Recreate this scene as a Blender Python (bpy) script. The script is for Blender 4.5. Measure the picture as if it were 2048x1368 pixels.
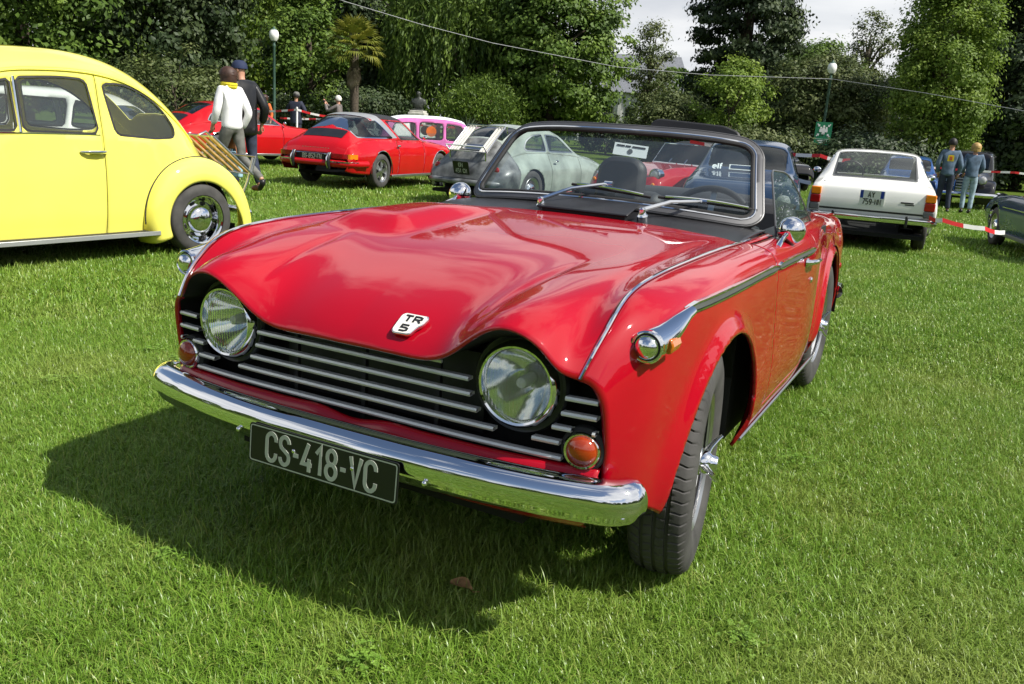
import bpy, bmesh, math, random
import numpy as np
from mathutils import Vector, Matrix
R_ = math.radians
for o in list(bpy.data.objects):
    bpy.data.objects.remove(o, do_unlink=True)
scene = bpy.context.scene
COL = scene.collection

# ------------------------------------------------------------------ camera
def rotm(rx, ry, rz):
    return Matrix.Rotation(rz, 4, 'Z') @ Matrix.Rotation(ry, 4, 'Y') @ Matrix.Rotation(rx, 4, 'X')
cd = bpy.data.cameras.new('camera')
cam = bpy.data.objects.new('camera', cd)
COL.objects.link(cam)
cd.sensor_width = 36.0
cd.lens = 36.0 * 1731.46 / 2048
cd.clip_start = 0.05
cd.clip_end = 3000
cam.matrix_world = (Matrix.Translation((1.2802, -2.2874, 1.2088)) @ rotm(0, 0, R_(27.402))
                    @ rotm(math.pi / 2 - R_(14.180), 0, 0) @ rotm(0, 0, R_(3.800)))
scene.camera = cam

# ------------------------------------------------------------------ sky and sun
SUN_DIR = Vector((0.86, 0.05, 1.0)).normalized()
el = math.asin(SUN_DIR.z)
az = math.atan2(SUN_DIR.x, SUN_DIR.y)
world = bpy.data.worlds.new('World')
scene.world = world
world.use_nodes = True
nt = world.node_tree
nt.nodes.clear()
def WN(t, **k):
    n = nt.nodes.new(t)
    for a, b in k.items():
        setattr(n, a, b)
    return n
sky = WN('ShaderNodeTexSky', sky_type='NISHITA', sun_disc=False, sun_elevation=el, sun_rotation=az)
sky.air_density = 1.0
sky.dust_density = 1.0
wout = WN('ShaderNodeOutputWorld')
b_sky = WN('ShaderNodeBackground')
b_sky.inputs['Strength'].default_value = 0.09
b_cl = WN('ShaderNodeBackground')
tc = WN('ShaderNodeTexCoord')
sep = WN('ShaderNodeSeparateXYZ')
def WM(op, a, b=None):
    n = WN('ShaderNodeMath', operation=op)
    for i, v in enumerate((a, b)):
        if v is None:
            continue
        if isinstance(v, (int, float)):
            n.inputs[i].default_value = v
        else:
            nt.links.new(v, n.inputs[i])
    return n.outputs[0]
nt.links.new(tc.outputs['Generated'], sep.inputs[0])
zz = WM('ADD', WM('MAXIMUM', sep.outputs[2], 0.0), 0.16)
comb = WN('ShaderNodeCombineXYZ')
nt.links.new(WM('DIVIDE', sep.outputs[0], zz), comb.inputs[0])
nt.links.new(WM('DIVIDE', sep.outputs[1], zz), comb.inputs[1])
comb.inputs[2].default_value = 3.7
n1 = WN('ShaderNodeTexNoise')
n1.inputs['Scale'].default_value = 0.75
n1.inputs['Detail'].default_value = 10
n1.inputs['Roughness'].default_value = 0.55
n1.inputs['Distortion'].default_value = 0.3
nt.links.new(comb.outputs[0], n1.inputs['Vector'])
r1 = WN('ShaderNodeValToRGB')
r1.color_ramp.elements[0].position = 0.465
r1.color_ramp.elements[1].position = 0.52
nt.links.new(n1.outputs['Fac'], r1.inputs[0])
n2 = WN('ShaderNodeTexNoise')
n2.inputs['Scale'].default_value = 1.7
n2.inputs['Detail'].default_value = 6
nt.links.new(comb.outputs[0], n2.inputs['Vector'])
r2 = WN('ShaderNodeValToRGB')
r2.color_ramp.elements[0].position = 0.3
r2.color_ramp.elements[0].color = (0.66, 0.69, 0.74, 1)
r2.color_ramp.elements[1].position = 0.68
r2.color_ramp.elements[1].color = (1.0, 1.0, 1.0, 1)
nt.links.new(n2.outputs['Fac'], r2.inputs[0])
nt.links.new(r2.outputs[0], b_cl.inputs['Color'])
b_cl.inputs['Strength'].default_value = 0.80
mixw = WN('ShaderNodeMixShader')
nt.links.new(sky.outputs[0], b_sky.inputs['Color'])
hz = WN('ShaderNodeMapRange')
hz.interpolation_type = 'SMOOTHSTEP'
hz.inputs['From Min'].default_value = 0.42
hz.inputs['From Max'].default_value = 0.10
hz.inputs['To Min'].default_value = 0.0
hz.inputs['To Max'].default_value = 0.92
nt.links.new(sep.outputs[2], hz.inputs['Value'])
nt.links.new(WM('MAXIMUM', r1.outputs[0], hz.outputs[0]), mixw.inputs[0])
nt.links.new(b_sky.outputs[0], mixw.inputs[1])
nt.links.new(b_cl.outputs[0], mixw.inputs[2])
nt.links.new(mixw.outputs[0], wout.inputs['Surface'])

sl = bpy.data.lights.new('sun', 'SUN')
sl.energy = 5.0
sl.angle = R_(0.6)
sl.color = (1.0, 0.955, 0.88)
sun = bpy.data.objects.new('sun', sl)
COL.objects.link(sun)
sun.rotation_euler = (-SUN_DIR).to_track_quat('-Z', 'Y').to_euler()
sun.location = (6, -2, 12)

vs = scene.view_settings
vs.view_transform = 'Standard'
vs.look = 'None'
vs.exposure = 0.40
vs.gamma = 1.0
vs.use_curve_mapping = False
scene.cycles.max_bounces = 8
scene.cycles.transparent_max_bounces = 24
scene.cycles.glossy_bounces = 4
scene.cycles.use_denoising = True
scene.cycles.sample_clamp_indirect = 6.0
scene.cycles.caustics_reflective = False
scene.cycles.caustics_refractive = False

# ------------------------------------------------------------------ materials
MATS = {}
def mat(name):
    m = bpy.data.materials.new(name)
    m.use_nodes = True
    MATS[name] = m
    return m, m.node_tree, m.node_tree.nodes['Principled BSDF']
def noise_color(t, b, c0, c1, scale=8, detail=4, lo=0.35, hi=0.65, coord='Object', rough=None):
    tcn = t.nodes.new('ShaderNodeTexCoord')
    n = t.nodes.new('ShaderNodeTexNoise')
    n.inputs['Scale'].default_value = scale
    n.inputs['Detail'].default_value = detail
    r = t.nodes.new('ShaderNodeValToRGB')
    r.color_ramp.elements[0].position = lo
    r.color_ramp.elements[1].position = hi
    r.color_ramp.elements[0].color = (*c0, 1)
    r.color_ramp.elements[1].color = (*c1, 1)
    t.links.new(tcn.outputs[coord], n.inputs['Vector'])
    t.links.new(n.outputs['Fac'], r.inputs[0])
    t.links.new(r.outputs[0], b.inputs['Base Color'])
    return n, r, tcn
def add_bump(t, b, scale, strength, dist=0.002, coord='Object'):
    tcn = t.nodes.new('ShaderNodeTexCoord')
    n = t.nodes.new('ShaderNodeTexNoise')
    n.inputs['Scale'].default_value = scale
    n.inputs['Detail'].default_value = 5
    bp = t.nodes.new('ShaderNodeBump')
    bp.inputs['Strength'].default_value = strength
    bp.inputs['Distance'].default_value = dist
    t.links.new(tcn.outputs[coord], n.inputs['Vector'])
    t.links.new(n.outputs['Fac'], bp.inputs['Height'])
    t.links.new(bp.outputs[0], b.inputs['Normal'])
def plain(name, col, rough=0.5, metal=0.0, spec=0.5, var=0.12, vscale=6, coat=0.0, bump=0, bscale=60, coatr=0.04):
    m, t, b = mat(name)
    c0 = tuple(x * (1 - var) for x in col)
    c1 = tuple(min(1, x * (1 + var)) for x in col)
    noise_color(t, b, c0, c1, vscale)
    b.inputs['Roughness'].default_value = rough
    b.inputs['Metallic'].default_value = metal
    b.inputs['Specular IOR Level'].default_value = spec
    b.inputs['Coat Weight'].default_value = coat
    b.inputs['Coat Roughness'].default_value = coatr
    if coat > .9:
        b.inputs['Specular IOR Level'].default_value = .05
    if bump:
        add_bump(t, b, bscale, bump)
    return m
def glass(name, tint, ior=1.5, rough=0.0, opac=0.0, ocol=(.2, .25, .25), refl=1.0):
    m = bpy.data.materials.new(name)
    m.use_nodes = True
    MATS[name] = m
    t = m.node_tree
    t.nodes.clear()
    out = t.nodes.new('ShaderNodeOutputMaterial')
    tr = t.nodes.new('ShaderNodeBsdfTransparent')
    tr.inputs[0].default_value = (*tint, 1)
    gl = t.nodes.new('ShaderNodeBsdfGlossy')
    gl.inputs['Roughness'].default_value = rough
    gl.inputs['Color'].default_value = (refl, refl, refl, 1)
    fr = t.nodes.new('ShaderNodeFresnel')
    fr.inputs['IOR'].default_value = ior
    mx = t.nodes.new('ShaderNodeMixShader')
    ge = t.nodes.new('ShaderNodeNewGeometry')
    mm = t.nodes.new('ShaderNodeMix')
    mm.data_type = 'FLOAT'
    t.links.new(ge.outputs['Backfacing'], mm.inputs[0])
    t.links.new(fr.outputs[0], mm.inputs[2])
    mm.inputs[3].default_value = 0.05
    t.links.new(mm.outputs[0], mx.inputs[0])
    last = tr
    if opac > 0:
        df = t.nodes.new('ShaderNodeBsdfDiffuse')
        df.inputs[0].default_value = (*ocol, 1)
        m2 = t.nodes.new('ShaderNodeMixShader')
        m2.inputs[0].default_value = opac
        t.links.new(tr.outputs[0], m2.inputs[1])
        t.links.new(df.outputs[0], m2.inputs[2])
        last = m2
    t.links.new(last.outputs[0], mx.inputs[1])
    t.links.new(gl.outputs[0], mx.inputs[2])
    t.links.new(mx.outputs[0], out.inputs[0])
    return m
def paint(name, col, rough=0.45, var=0.04, coatr=0.03, dust=0.0):
    m = plain(name, col, rough=rough, var=var, vscale=3, coat=1.0, coatr=coatr)
    return m
paint('red_paint', (0.375, 0.0014, 0.011))
paint('red_paint_orange', (0.46, 0.004, 0.008))
paint('yellow_paint', (0.87, 0.81, 0.145))
paint('white_paint', (0.78, 0.78, 0.74))
paint('navy_paint', (0.022, 0.045, 0.095))
paint('blue_paint', (0.02, 0.07, 0.22))
paint('pink_paint', (0.60, 0.15, 0.40), var=.18)
paint('black_paint', (0.01, 0.01, 0.012))
paint('sage_and_glass_veil', (0.30, 0.34, 0.30), rough=.5, var=.25)  # saloon paint; on the grey coupe, windscreen reflection put into the colour
plain('worn_grey', (0.12, 0.125, 0.125), rough=0.42, var=0.55, vscale=7, coat=0.4, coatr=.25)
m_, t_, b_ = mat('chrome')
b_.inputs['Base Color'].default_value = (0.80, 0.81, 0.83, 1)
b_.inputs['Metallic'].default_value = 1
b_.inputs['Roughness'].default_value = 0.045
add_bump(t_, b_, 6, 0.035, 0.01)
plain('alloy', (0.55, 0.55, 0.55), rough=0.32, metal=1, var=.08)
plain('reflector_silver', (0.85, 0.86, 0.86), rough=0.10, metal=1, var=.03)
plain('dull_alloy', (0.38, 0.38, 0.37), rough=0.40, metal=1, var=.1)
plain('rubber', (0.022, 0.022, 0.023), rough=0.75, var=.3, vscale=14, bump=.25, bscale=120)
plain('tyre_rubber', (0.052, 0.050, 0.048), rough=0.82, var=.3, vscale=9, bump=.3, bscale=150)
plain('black_trim', (0.012, 0.012, 0.013), rough=0.45, var=.2)
plain('black_matte', (0.006, 0.006, 0.006), rough=0.9, var=.2)
plain('black_satin', (0.016, 0.016, 0.018), rough=0.33, var=.15)
plain('vinyl_black', (0.016, 0.016, 0.018), rough=0.55, var=.2, bump=.3, bscale=200)
plain('vinyl_tan', (0.30, 0.22, 0.12), rough=0.6, var=.2)
plain('grey_frame', (0.10, 0.10, 0.105), rough=0.36, metal=0.35, var=.12)
plain('hoop_steel', (0.42, 0.43, 0.44), rough=0.35, metal=0.5, var=.06)
plain('bar_silver', (0.70, 0.70, 0.68), rough=0.35, metal=0.35, var=.05)
plain('strip_grey', (0.10, 0.105, 0.11), rough=0.4, var=.1)
plain('plate_black', (0.008, 0.009, 0.008), rough=0.4, var=.2)
plain('plate_silver', (0.42, 0.45, 0.38), rough=0.45, var=.08)
plain('plate_white', (0.75, 0.76, 0.74), rough=0.45, var=.05)
plain('white_enamel', (0.82, 0.80, 0.72), rough=0.3, var=.03, coat=.5)
plain('paper_white', (0.78, 0.82, 0.82), rough=0.7, var=.05)
plain('euro_blue', (0.01, 0.04, 0.30), rough=0.5, var=.05)
plain('print_black', (0.012, 0.012, 0.012), rough=0.6, var=.1)
plain('wood', (0.42, 0.27, 0.11), rough=0.5, var=.25, vscale=20)
plain('headlining', (0.55, 0.50, 0.32), rough=.8, var=.1)
plain('amber_plain', (0.75, 0.22, 0.01), rough=0.2, var=.1, coat=1)
plain('red_lens', (0.32, 0.008, 0.01), rough=0.2, var=.1, coat=1)
plain('white_lens', (0.55, 0.55, 0.55), rough=0.2, var=.1, coat=1)
plain('yellow_plain', (0.80, 0.62, 0.02), rough=.6, var=.08)
plain('orange_cloth', (0.62, 0.14, 0.03), rough=.8, var=.15)
glass('windscreen_glass', (0.74, 0.82, 0.82), ior=1.6, opac=.05, ocol=(.35, .42, .48))
glass('car_glass', (0.86, 0.90, 0.88), ior=1.5, opac=.05, ocol=(.45, .5, .52))
glass('dark_glass', (0.22, 0.25, 0.26), ior=1.55, opac=.10, ocol=(.06, .08, .09))
glass('clear_lens', (0.80, 0.84, 0.78), ior=1.5, opac=.10, ocol=(.5, .55, .5))
m_, t_, b_ = mat('amber_lens')
b_.inputs['Base Color'].default_value = (0.52, 0.055, 0.008, 1)
b_.inputs['Roughness'].default_value = 0.12
b_.inputs['Transmission Weight'].default_value = 0.35
b_.inputs['Coat Weight'].default_value = 1
m_, t_, b_ = mat('amber_orange')
b_.inputs['Base Color'].default_value = (0.72, 0.19, 0.012, 1)
b_.inputs['Roughness'].default_value = 0.15
b_.inputs['Transmission Weight'].default_value = 0.3
b_.inputs['Coat Weight'].default_value = 1

# fluted headlight glass: fine vertical ribs as relief on the lens
def fluted():
    m = glass('fluted_lens', (0.95, 0.97, 0.93), ior=1.45, opac=.17, ocol=(.74, .78, .72))
    t = m.node_tree
    tcn = t.nodes.new('ShaderNodeTexCoord')
    w = t.nodes.new('ShaderNodeTexWave')
    w.bands_direction = 'X'
    w.inputs['Scale'].default_value = 34
    w.inputs['Distortion'].default_value = 0
    bp = t.nodes.new('ShaderNodeBump')
    bp.inputs['Strength'].default_value = 0.8
    bp.inputs['Distance'].default_value = 0.003
    t.links.new(tcn.outputs['Object'], w.inputs['Vector'])
    t.links.new(w.outputs['Fac'], bp.inputs['Height'])
    for n in t.nodes:
        if n.type in ('BSDF_GLOSSY', 'BSDF_DIFFUSE', 'FRESNEL'):
            t.links.new(bp.outputs[0], n.inputs['Normal'])
fluted()

# ------------------------------------------------------------------ mesh helpers
def link(o, parent=None):
    COL.objects.link(o)
    if parent is not None:
        o.parent = parent
    return o
def mo(name, V, F, m=None, parent=None, smooth=True, solid=0.0, soff=-1.0, bevel=0.0, sub=0):
    me = bpy.data.meshes.new(name)
    me.from_pydata([tuple(map(float, v[:3])) for v in V], [], [tuple(int(i) for i in f) for f in F])
    me.update()
    if smooth:
        me.polygons.foreach_set('use_smooth', np.ones(len(me.polygons), dtype=bool))
    if m:
        me.materials.append(MATS[m])
    o = link(bpy.data.objects.new(name, me), parent)
    if solid:
        s = o.modifiers.new('solid', 'SOLIDIFY')
        s.thickness = solid
        s.offset = soff
    if bevel:
        s = o.modifiers.new('bevel', 'BEVEL')
        s.width = bevel
        s.segments = 2
        s.limit_method = 'ANGLE'
        s.angle_limit = R_(40)
    if sub:
        s = o.modifiers.new('sub', 'SUBSURF')
        s.levels = sub
        s.render_levels = sub
    return o
def fast_mesh(name, V, F, m=None, parent=None, smooth=False):
    """V (n,3) F (m,k) numpy arrays"""
    me = bpy.data.meshes.new(name)
    k = F.shape[1]
    me.vertices.add(len(V))
    me.vertices.foreach_set('co', np.asarray(V, np.float32).ravel())
    me.loops.add(F.size)
    me.loops.foreach_set('vertex_index', F.ravel().astype(np.int32))
    me.polygons.add(len(F))
    me.polygons.foreach_set('loop_start', np.arange(0, F.size, k, dtype=np.int32))
    me.polygons.foreach_set('loop_total', np.full(len(F), k, dtype=np.int32))
    if smooth:
        me.polygons.foreach_set('use_smooth', np.ones(len(F), dtype=bool))
    me.update(calc_edges=True)
    if m:
        me.materials.append(MATS[m])
    return link(bpy.data.objects.new(name, me), parent)
class B:
    """collects boxes, tubes, lathes into one mesh"""
    def __init__(s):
        s.V = []
        s.F = []
    def add(s, V, F):
        o = len(s.V)
        s.V += [tuple(map(float, v[:3])) for v in V]
        s.F += [tuple(int(i) + o for i in f) for f in F]
        return s
    def box(s, c, d, rz=0.0, M=None):
        x, y, z = (k / 2 for k in d)
        vs_ = [(-x, -y, -z), (x, -y, -z), (x, y, -z), (-x, y, -z), (-x, -y, z), (x, -y, z), (x, y, z), (-x, y, z)]
        if M is None:
            M = Matrix.Rotation(rz, 4, 'Z')
        vs_ = [tuple((M @ Vector(v)) + Vector(c)) for v in vs_]
        return s.add(vs_, [(0, 3, 2, 1), (4, 5, 6, 7), (0, 1, 5, 4), (1, 2, 6, 5), (2, 3, 7, 6), (3, 0, 4, 7)])
    def tube(s, pts, r, n=8, closed=False, flat=1.0, caps=True, up=None):
        P = [Vector(p) for p in pts]
        rr = r if hasattr(r, '__len__') else [r] * len(P)
        rings = []
        ref = None
        for i, p in enumerate(P):
            if closed:
                t = P[(i + 1) % len(P)] - P[i - 1]
            else:
                t = P[min(i + 1, len(P) - 1)] - P[max(i - 1, 0)]
            t.normalize()
            if ref is None:
                u0 = Vector(up) if up is not None else (Vector((0, 0, 1)) if abs(t.z) < .9 else Vector((1, 0, 0)))
            else:
                u0 = ref
            a = (u0 - t * u0.dot(t))
            if a.length < 1e-6:
                a = t.orthogonal()
            a.normalize()
            ref = a if up is None else Vector(up)
            b = t.cross(a)
            rings.append([p + (a * math.cos(2 * math.pi * k / n) * flat + b * math.sin(2 * math.pi * k / n)) * rr[i] for k in range(n)])
        V = [v for rg in rings for v in rg]
        F = []
        m = len(P)
        for i in range(m if closed else m - 1):
            j = (i + 1) % m
            for k in range(n):
                F.append((i * n + k, i * n + (k + 1) % n, j * n + (k + 1) % n, j * n + k))
        if caps and not closed:
            F.append(tuple(range(n))[::-1])
            F.append(tuple((m - 1) * n + k for k in range(n)))
        return s.add(V, F)
    def lathe(s, prof, n=32, M=None, a0=0.0, a1=2 * math.pi):
        """prof: list of (r, h) ; axis = local Z then M"""
        full = abs(a1 - a0 - 2 * math.pi) < 1e-6
        cnt = n if full else n + 1
        V = []
        for i in range(cnt):
            a = a0 + (a1 - a0) * i / n
            for r, h in prof:
                v = Vector((r * math.cos(a), r * math.sin(a), h))
                V.append(tuple(M @ v) if M is not None else tuple(v))
        k = len(prof)
        F = []
        for i in range(n):
            j = (i + 1) % cnt
            for q in range(k - 1):
                F.append((i * k + q, j * k + q, j * k + q + 1, i * k + q + 1))
        return s.add(V, F)
    def ball(s, c, r, n=16, m=10, sc=(1, 1, 1)):
        prof = [(max(1e-5, math.sin(math.pi * i / m)) * r, -math.cos(math.pi * i / m) * r) for i in range(m + 1)]
        M = Matrix.Translation(c) @ Matrix.Diagonal((*sc, 1))
        return s.lathe(prof, n, M)
    def poly(s, pts, th, axis=1, M=None):
        """extruded polygon in plane; pts 2D (a,b) -> axis 1: (a,0,b) thickness along y"""
        n = len(pts)
        V = []
        for d in (-th / 2, th / 2):
            for a, b in pts:
                v = {0: (d, a, b), 1: (a, d, b), 2: (a, b, d)}[axis]
                V.append(tuple(M @ Vector(v)) if M is not None else v)
        F = [tuple(range(n)), tuple(range(2 * n - 1, n - 1, -1))]
        for i in range(n):
            j = (i + 1) % n
            F.append((j, i, i + n, j + n))
        return s.add(V, F)
    def build(s, name, m=None, parent=None, smooth=True, bevel=0.0, **k):
        o = mo(name, s.V, s.F, m, parent, smooth, bevel=bevel, **k)
        bm = bmesh.new()
        bm.from_mesh(o.data)
        bmesh.ops.recalc_face_normals(bm, faces=bm.faces)
        bm.to_mesh(o.data)
        bm.free()
        if smooth:
            autosmooth(o)
        return o
def autosmooth(o, ang=38):
    me = o.data
    bm = bmesh.new()
    bm.from_mesh(me)
    c = math.cos(R_(ang))
    for e in bm.edges:
        if len(e.link_faces) == 2 and e.link_faces[0].normal.dot(e.link_faces[1].normal) < c:
            e.smooth = False
    bm.to_mesh(me)
    bm.free()
def empty(name, loc=(0, 0, 0), rz=0.0, parent=None):
    o = bpy.data.objects.new(name, None)
    o.location = loc
    o.rotation_euler = (0, 0, rz)
    o.empty_display_size = .2
    return link(o, parent)
def tag(o, label, cat=None, group=None, kind=None):
    if label:
        o['label'] = label
    if cat:
        o['category'] = cat
    if group:
        o['group'] = group
    if kind:
        o['kind'] = kind
    return o
def copy_tree(o, parent=None):
    c = o.copy()
    COL.objects.link(c)
    c.parent = parent
    for ch in list(o.children):
        k = copy_tree(ch, c)
        k.matrix_parent_inverse = ch.matrix_parent_inverse.copy()
    return c

# ------------------------------------------------------------------ spline surfaces
def cub(t, P, q):
    """natural cubic spline through P (n,...) at params t, sampled at q"""
    t = np.asarray(t, float)
    n = len(t)
    h = np.diff(t)
    A = np.zeros((n, n))
    sh = P.shape[1:]
    P2 = P.reshape(n, -1)
    Rr = np.zeros((n, P2.shape[1]))
    A[0, 0] = A[-1, -1] = 1
    for i in range(1, n - 1):
        A[i, i - 1], A[i, i], A[i, i + 1] = h[i - 1], 2 * (h[i - 1] + h[i]), h[i]
        Rr[i] = 6 * ((P2[i + 1] - P2[i]) / h[i] - (P2[i] - P2[i - 1]) / h[i - 1])
    Mm = np.linalg.solve(A, Rr)
    i = np.clip(np.searchsorted(t, q, side='right') - 1, 0, n - 2)
    a = ((t[i + 1] - q) / h[i])[:, None]
    b = ((q - t[i]) / h[i])[:, None]
    hh = (h[i] ** 2 / 6)[:, None]
    out = a * P2[i] + b * P2[i + 1] + ((a ** 3 - a) * Mm[i] + (b ** 3 - b) * Mm[i + 1]) * hh
    return out.reshape((len(q),) + sh)
def pch(t, P, q):
    """monotone cubic (no overshoot)"""
    t = np.asarray(t, float)
    n = len(t)
    sh = P.shape[1:]
    P2 = P.reshape(n, -1)
    h = np.diff(t)[:, None]
    d = np.diff(P2, axis=0) / h
    m = np.zeros_like(P2)
    m[0], m[-1] = d[0], d[-1]
    for i in range(1, n - 1):
        s = d[i - 1] * d[i] > 0
        w1 = 2 * h[i] + h[i - 1]
        w2 = h[i] + 2 * h[i - 1]
        with np.errstate(divide='ignore', invalid='ignore'):
            v = (w1 + w2) / (w1 / d[i - 1] + w2 / d[i])
        m[i] = np.where(s, v, 0)
    i = np.clip(np.searchsorted(t, q, side='right') - 1, 0, n - 2)
    x = ((q - t[i]) / h[i, 0])[:, None]
    hi = h[i]
    h00, h10, h01, h11 = 2 * x**3 - 3 * x**2 + 1, x**3 - 2 * x**2 + x, -2 * x**3 + 3 * x**2, x**3 - x**2
    out = h00 * P2[i] + h10 * hi * m[i] + h01 * P2[i + 1] + h11 * hi * m[i + 1]
    return out.reshape((len(q),) + sh)
def chord(P, ax):
    d = np.linalg.norm(np.diff(P, axis=ax), axis=2)
    d = d.mean(axis=1 - ax)
    return np.concatenate([[0], np.cumsum(np.maximum(d, 1e-3))])
def samples(t, step):
    q, idx = [], []
    for i in range(len(t) - 1):
        n = max(1, int(math.ceil((t[i + 1] - t[i]) / step)))
        for k in range(n):
            q.append(t[i] + (t[i + 1] - t[i]) * k / n)
            idx.append(i + k / n)
    q.append(t[-1])
    idx.append(len(t) - 1)
    return np.array(q), np.array(idx)
def surf(net, du, dv, fu=cub, fv=cub):
    net = np.asarray(net, float)
    tu, tv = chord(net, 0), chord(net, 1)
    qu, iu = samples(tu, du)
    qv, iv = samples(tv, dv)
    G = fu(tu, net, qu)
    G = np.swapaxes(fv(tv, np.swapaxes(G, 0, 1), qv), 0, 1)
    return G, iu, iv
class Patch:
    """V rows: x y z row-index col-index ; F list of polygons"""
    def __init__(s, V, F):
        s.V, s.F = V, F
    @staticmethod
    def grid(G, iu, iv, r0=-1, r1=1e9, c0=-1, c1=1e9):
        a = np.where((iu >= r0 - 1e-6) & (iu <= r1 + 1e-6))[0]
        b = np.where((iv >= c0 - 1e-6) & (iv <= c1 + 1e-6))[0]
        S = G[a][:, b]
        n, m = S.shape[:2]
        I, J = np.meshgrid(iu[a], iv[b], indexing='ij')
        V = np.concatenate([S, I[..., None], J[..., None]], 2).reshape(-1, 5)
        k = np.arange(n * m).reshape(n, m)
        F = np.stack([k[:-1, :-1], k[:-1, 1:], k[1:, 1:], k[1:, :-1]], -1).reshape(-1, 4)
        return Patch(V, [tuple(f) for f in F.tolist()])
    def clip(s, d):
        """keep d>0"""
        d = d(s.V) if callable(d) else d
        d = np.where(np.abs(d) < 1e-7, 1e-7, d)
        ins = d > 0
        nV = [tuple(v) for v in s.V]
        cache = {}
        F = []
        for f in s.F:
            k = [ins[i] for i in f]
            if all(k):
                F.append(f)
                continue
            if not any(k):
                continue
            out = []
            n = len(f)
            for q in range(n):
                a, b = f[q], f[(q + 1) % n]
                if ins[a]:
                    out.append(a)
                if ins[a] != ins[b]:
                    key = (a, b) if a < b else (b, a)
                    if key not in cache:
                        w = d[a] / (d[a] - d[b])
                        nV.append(tuple(s.V[a] * (1 - w) + s.V[b] * w))
                        cache[key] = len(nV) - 1
                    out.append(cache[key])
            if len(out) >= 3:
                F.append(tuple(out))
        used = sorted({i for f in F for i in f})
        mp = {u: i for i, u in enumerate(used)}
        if not used:
            return Patch(np.zeros((0, 5)), [])
        return Patch(np.array([nV[i] for i in used]), [tuple(mp[i] for i in f) for f in F])
    def mirror(s):
        V = s.V.copy()
        V[:, 0] *= -1
        return Patch(V, [f[::-1] for f in s.F])
    def flip(s):
        return Patch(s.V, [f[::-1] for f in s.F])
    def __add__(s, o):
        n = len(s.V)
        return Patch(np.concatenate([s.V, o.V]), s.F + [tuple(i + n for i in f) for f in o.F])
    def weld(s, eps=1e-5):
        k = np.round(s.V[:, :3] / eps).astype(np.int64)
        _, first, inv = np.unique(k, axis=0, return_index=True, return_inverse=True)
        inv = inv.ravel()
        F = []
        for f in s.F:
            g = [int(inv[i]) for i in f]
            g = [a for i, a in enumerate(g) if a != g[i - 1]]
            if len(set(g)) >= 3:
                F.append(tuple(g))
        return Patch(s.V[first], F)
    def normals(s):
        N = np.zeros((len(s.V), 3))
        X = s.V[:, :3]
        for f in s.F:
            n = np.cross(X[f[2]] - X[f[0]], X[f[-1]] - X[f[1]])
            for i in f:
                N[i] += n
        return N / np.maximum(np.linalg.norm(N, axis=1), 1e-12)[:, None]
    def offset(s, d):
        V = s.V.copy()
        V[:, :3] += s.normals() * d
        return Patch(V, s.F)
    def move(s, fn):
        V = s.V.copy()
        V[:, :3] = fn(s.V)
        return Patch(V, s.F)
    def build(s, name, m, parent=None, **k):
        return mo(name, s.V, s.F, m, parent, **k)
def sd_poly(pts, r=0.0):
    """signed distance to polygon (negative inside), rounded by r"""
    P = np.array(pts, float)
    if r:
        c = P.mean(0)
    def f(x, y):
        n = len(P)
        d = np.full(x.shape, 1e9)
        ins = np.zeros(x.shape, bool)
        for i in range(n):
            a, b = P[i], P[(i + 1) % n]
            e = b - a
            w = np.stack([x - a[0], y - a[1]], -1)
            tt = np.clip((w @ e) / (e @ e), 0, 1)
            q = w - tt[..., None] * e
            d = np.minimum(d, (q**2).sum(-1))
            c1 = (a[1] <= y) & (b[1] > y)
            c2 = (a[1] > y) & (b[1] <= y)
            cr = e[0] * w[..., 1] - e[1] * w[..., 0]
            ins ^= (c1 & (cr > 0)) | (c2 & (cr < 0))
        d = np.sqrt(d)
        return np.where(ins, -d, d) - r
    return f
def shrink_poly(pts, r):
    """round corners by chaikin cutting"""
    P = [np.array(p, float) for p in pts]
    for _ in range(3):
        Q = []
        n = len(P)
        for i in range(n):
            a, b = P[i], P[(i + 1) % n]
            Q += [a * .75 + b * .25, a * .25 + b * .75]
        P = Q
    return P
def round_poly(pts, rad, n=5):
    """polygon with each corner rounded"""
    out = []
    m = len(pts)
    for i in range(m):
        p0, p1, p2 = (np.array(pts[(i + k) % m], float) for k in (-1, 0, 1))
        r = rad[i] if hasattr(rad, '__len__') else rad
        a = (p0 - p1)
        b = (p2 - p1)
        la, lb = np.linalg.norm(a), np.linalg.norm(b)
        q = min(r, la * .48, lb * .48)
        A, C = p1 + a / la * q, p1 + b / lb * q
        for k in range(n + 1):
            w = k / n
            out.append(tuple((1 - w)**2 * A + 2 * w * (1 - w) * p1 + w * w * C))
    return out
def smooth(a, b, x):
    t = np.clip((x - a) / (b - a), 0, 1)
    return t * t * (3 - 2 * t)
def gz(x, y):
    """height of the lawn"""
    t = min(max((x + 20.0) / 13.0, 0.0), 1.0)
    return -0.0115 * min(max(y - 1.0, 0.0), 24.0) * (0.25 + 0.75 * t * t * (3 - 2 * t))

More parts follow.
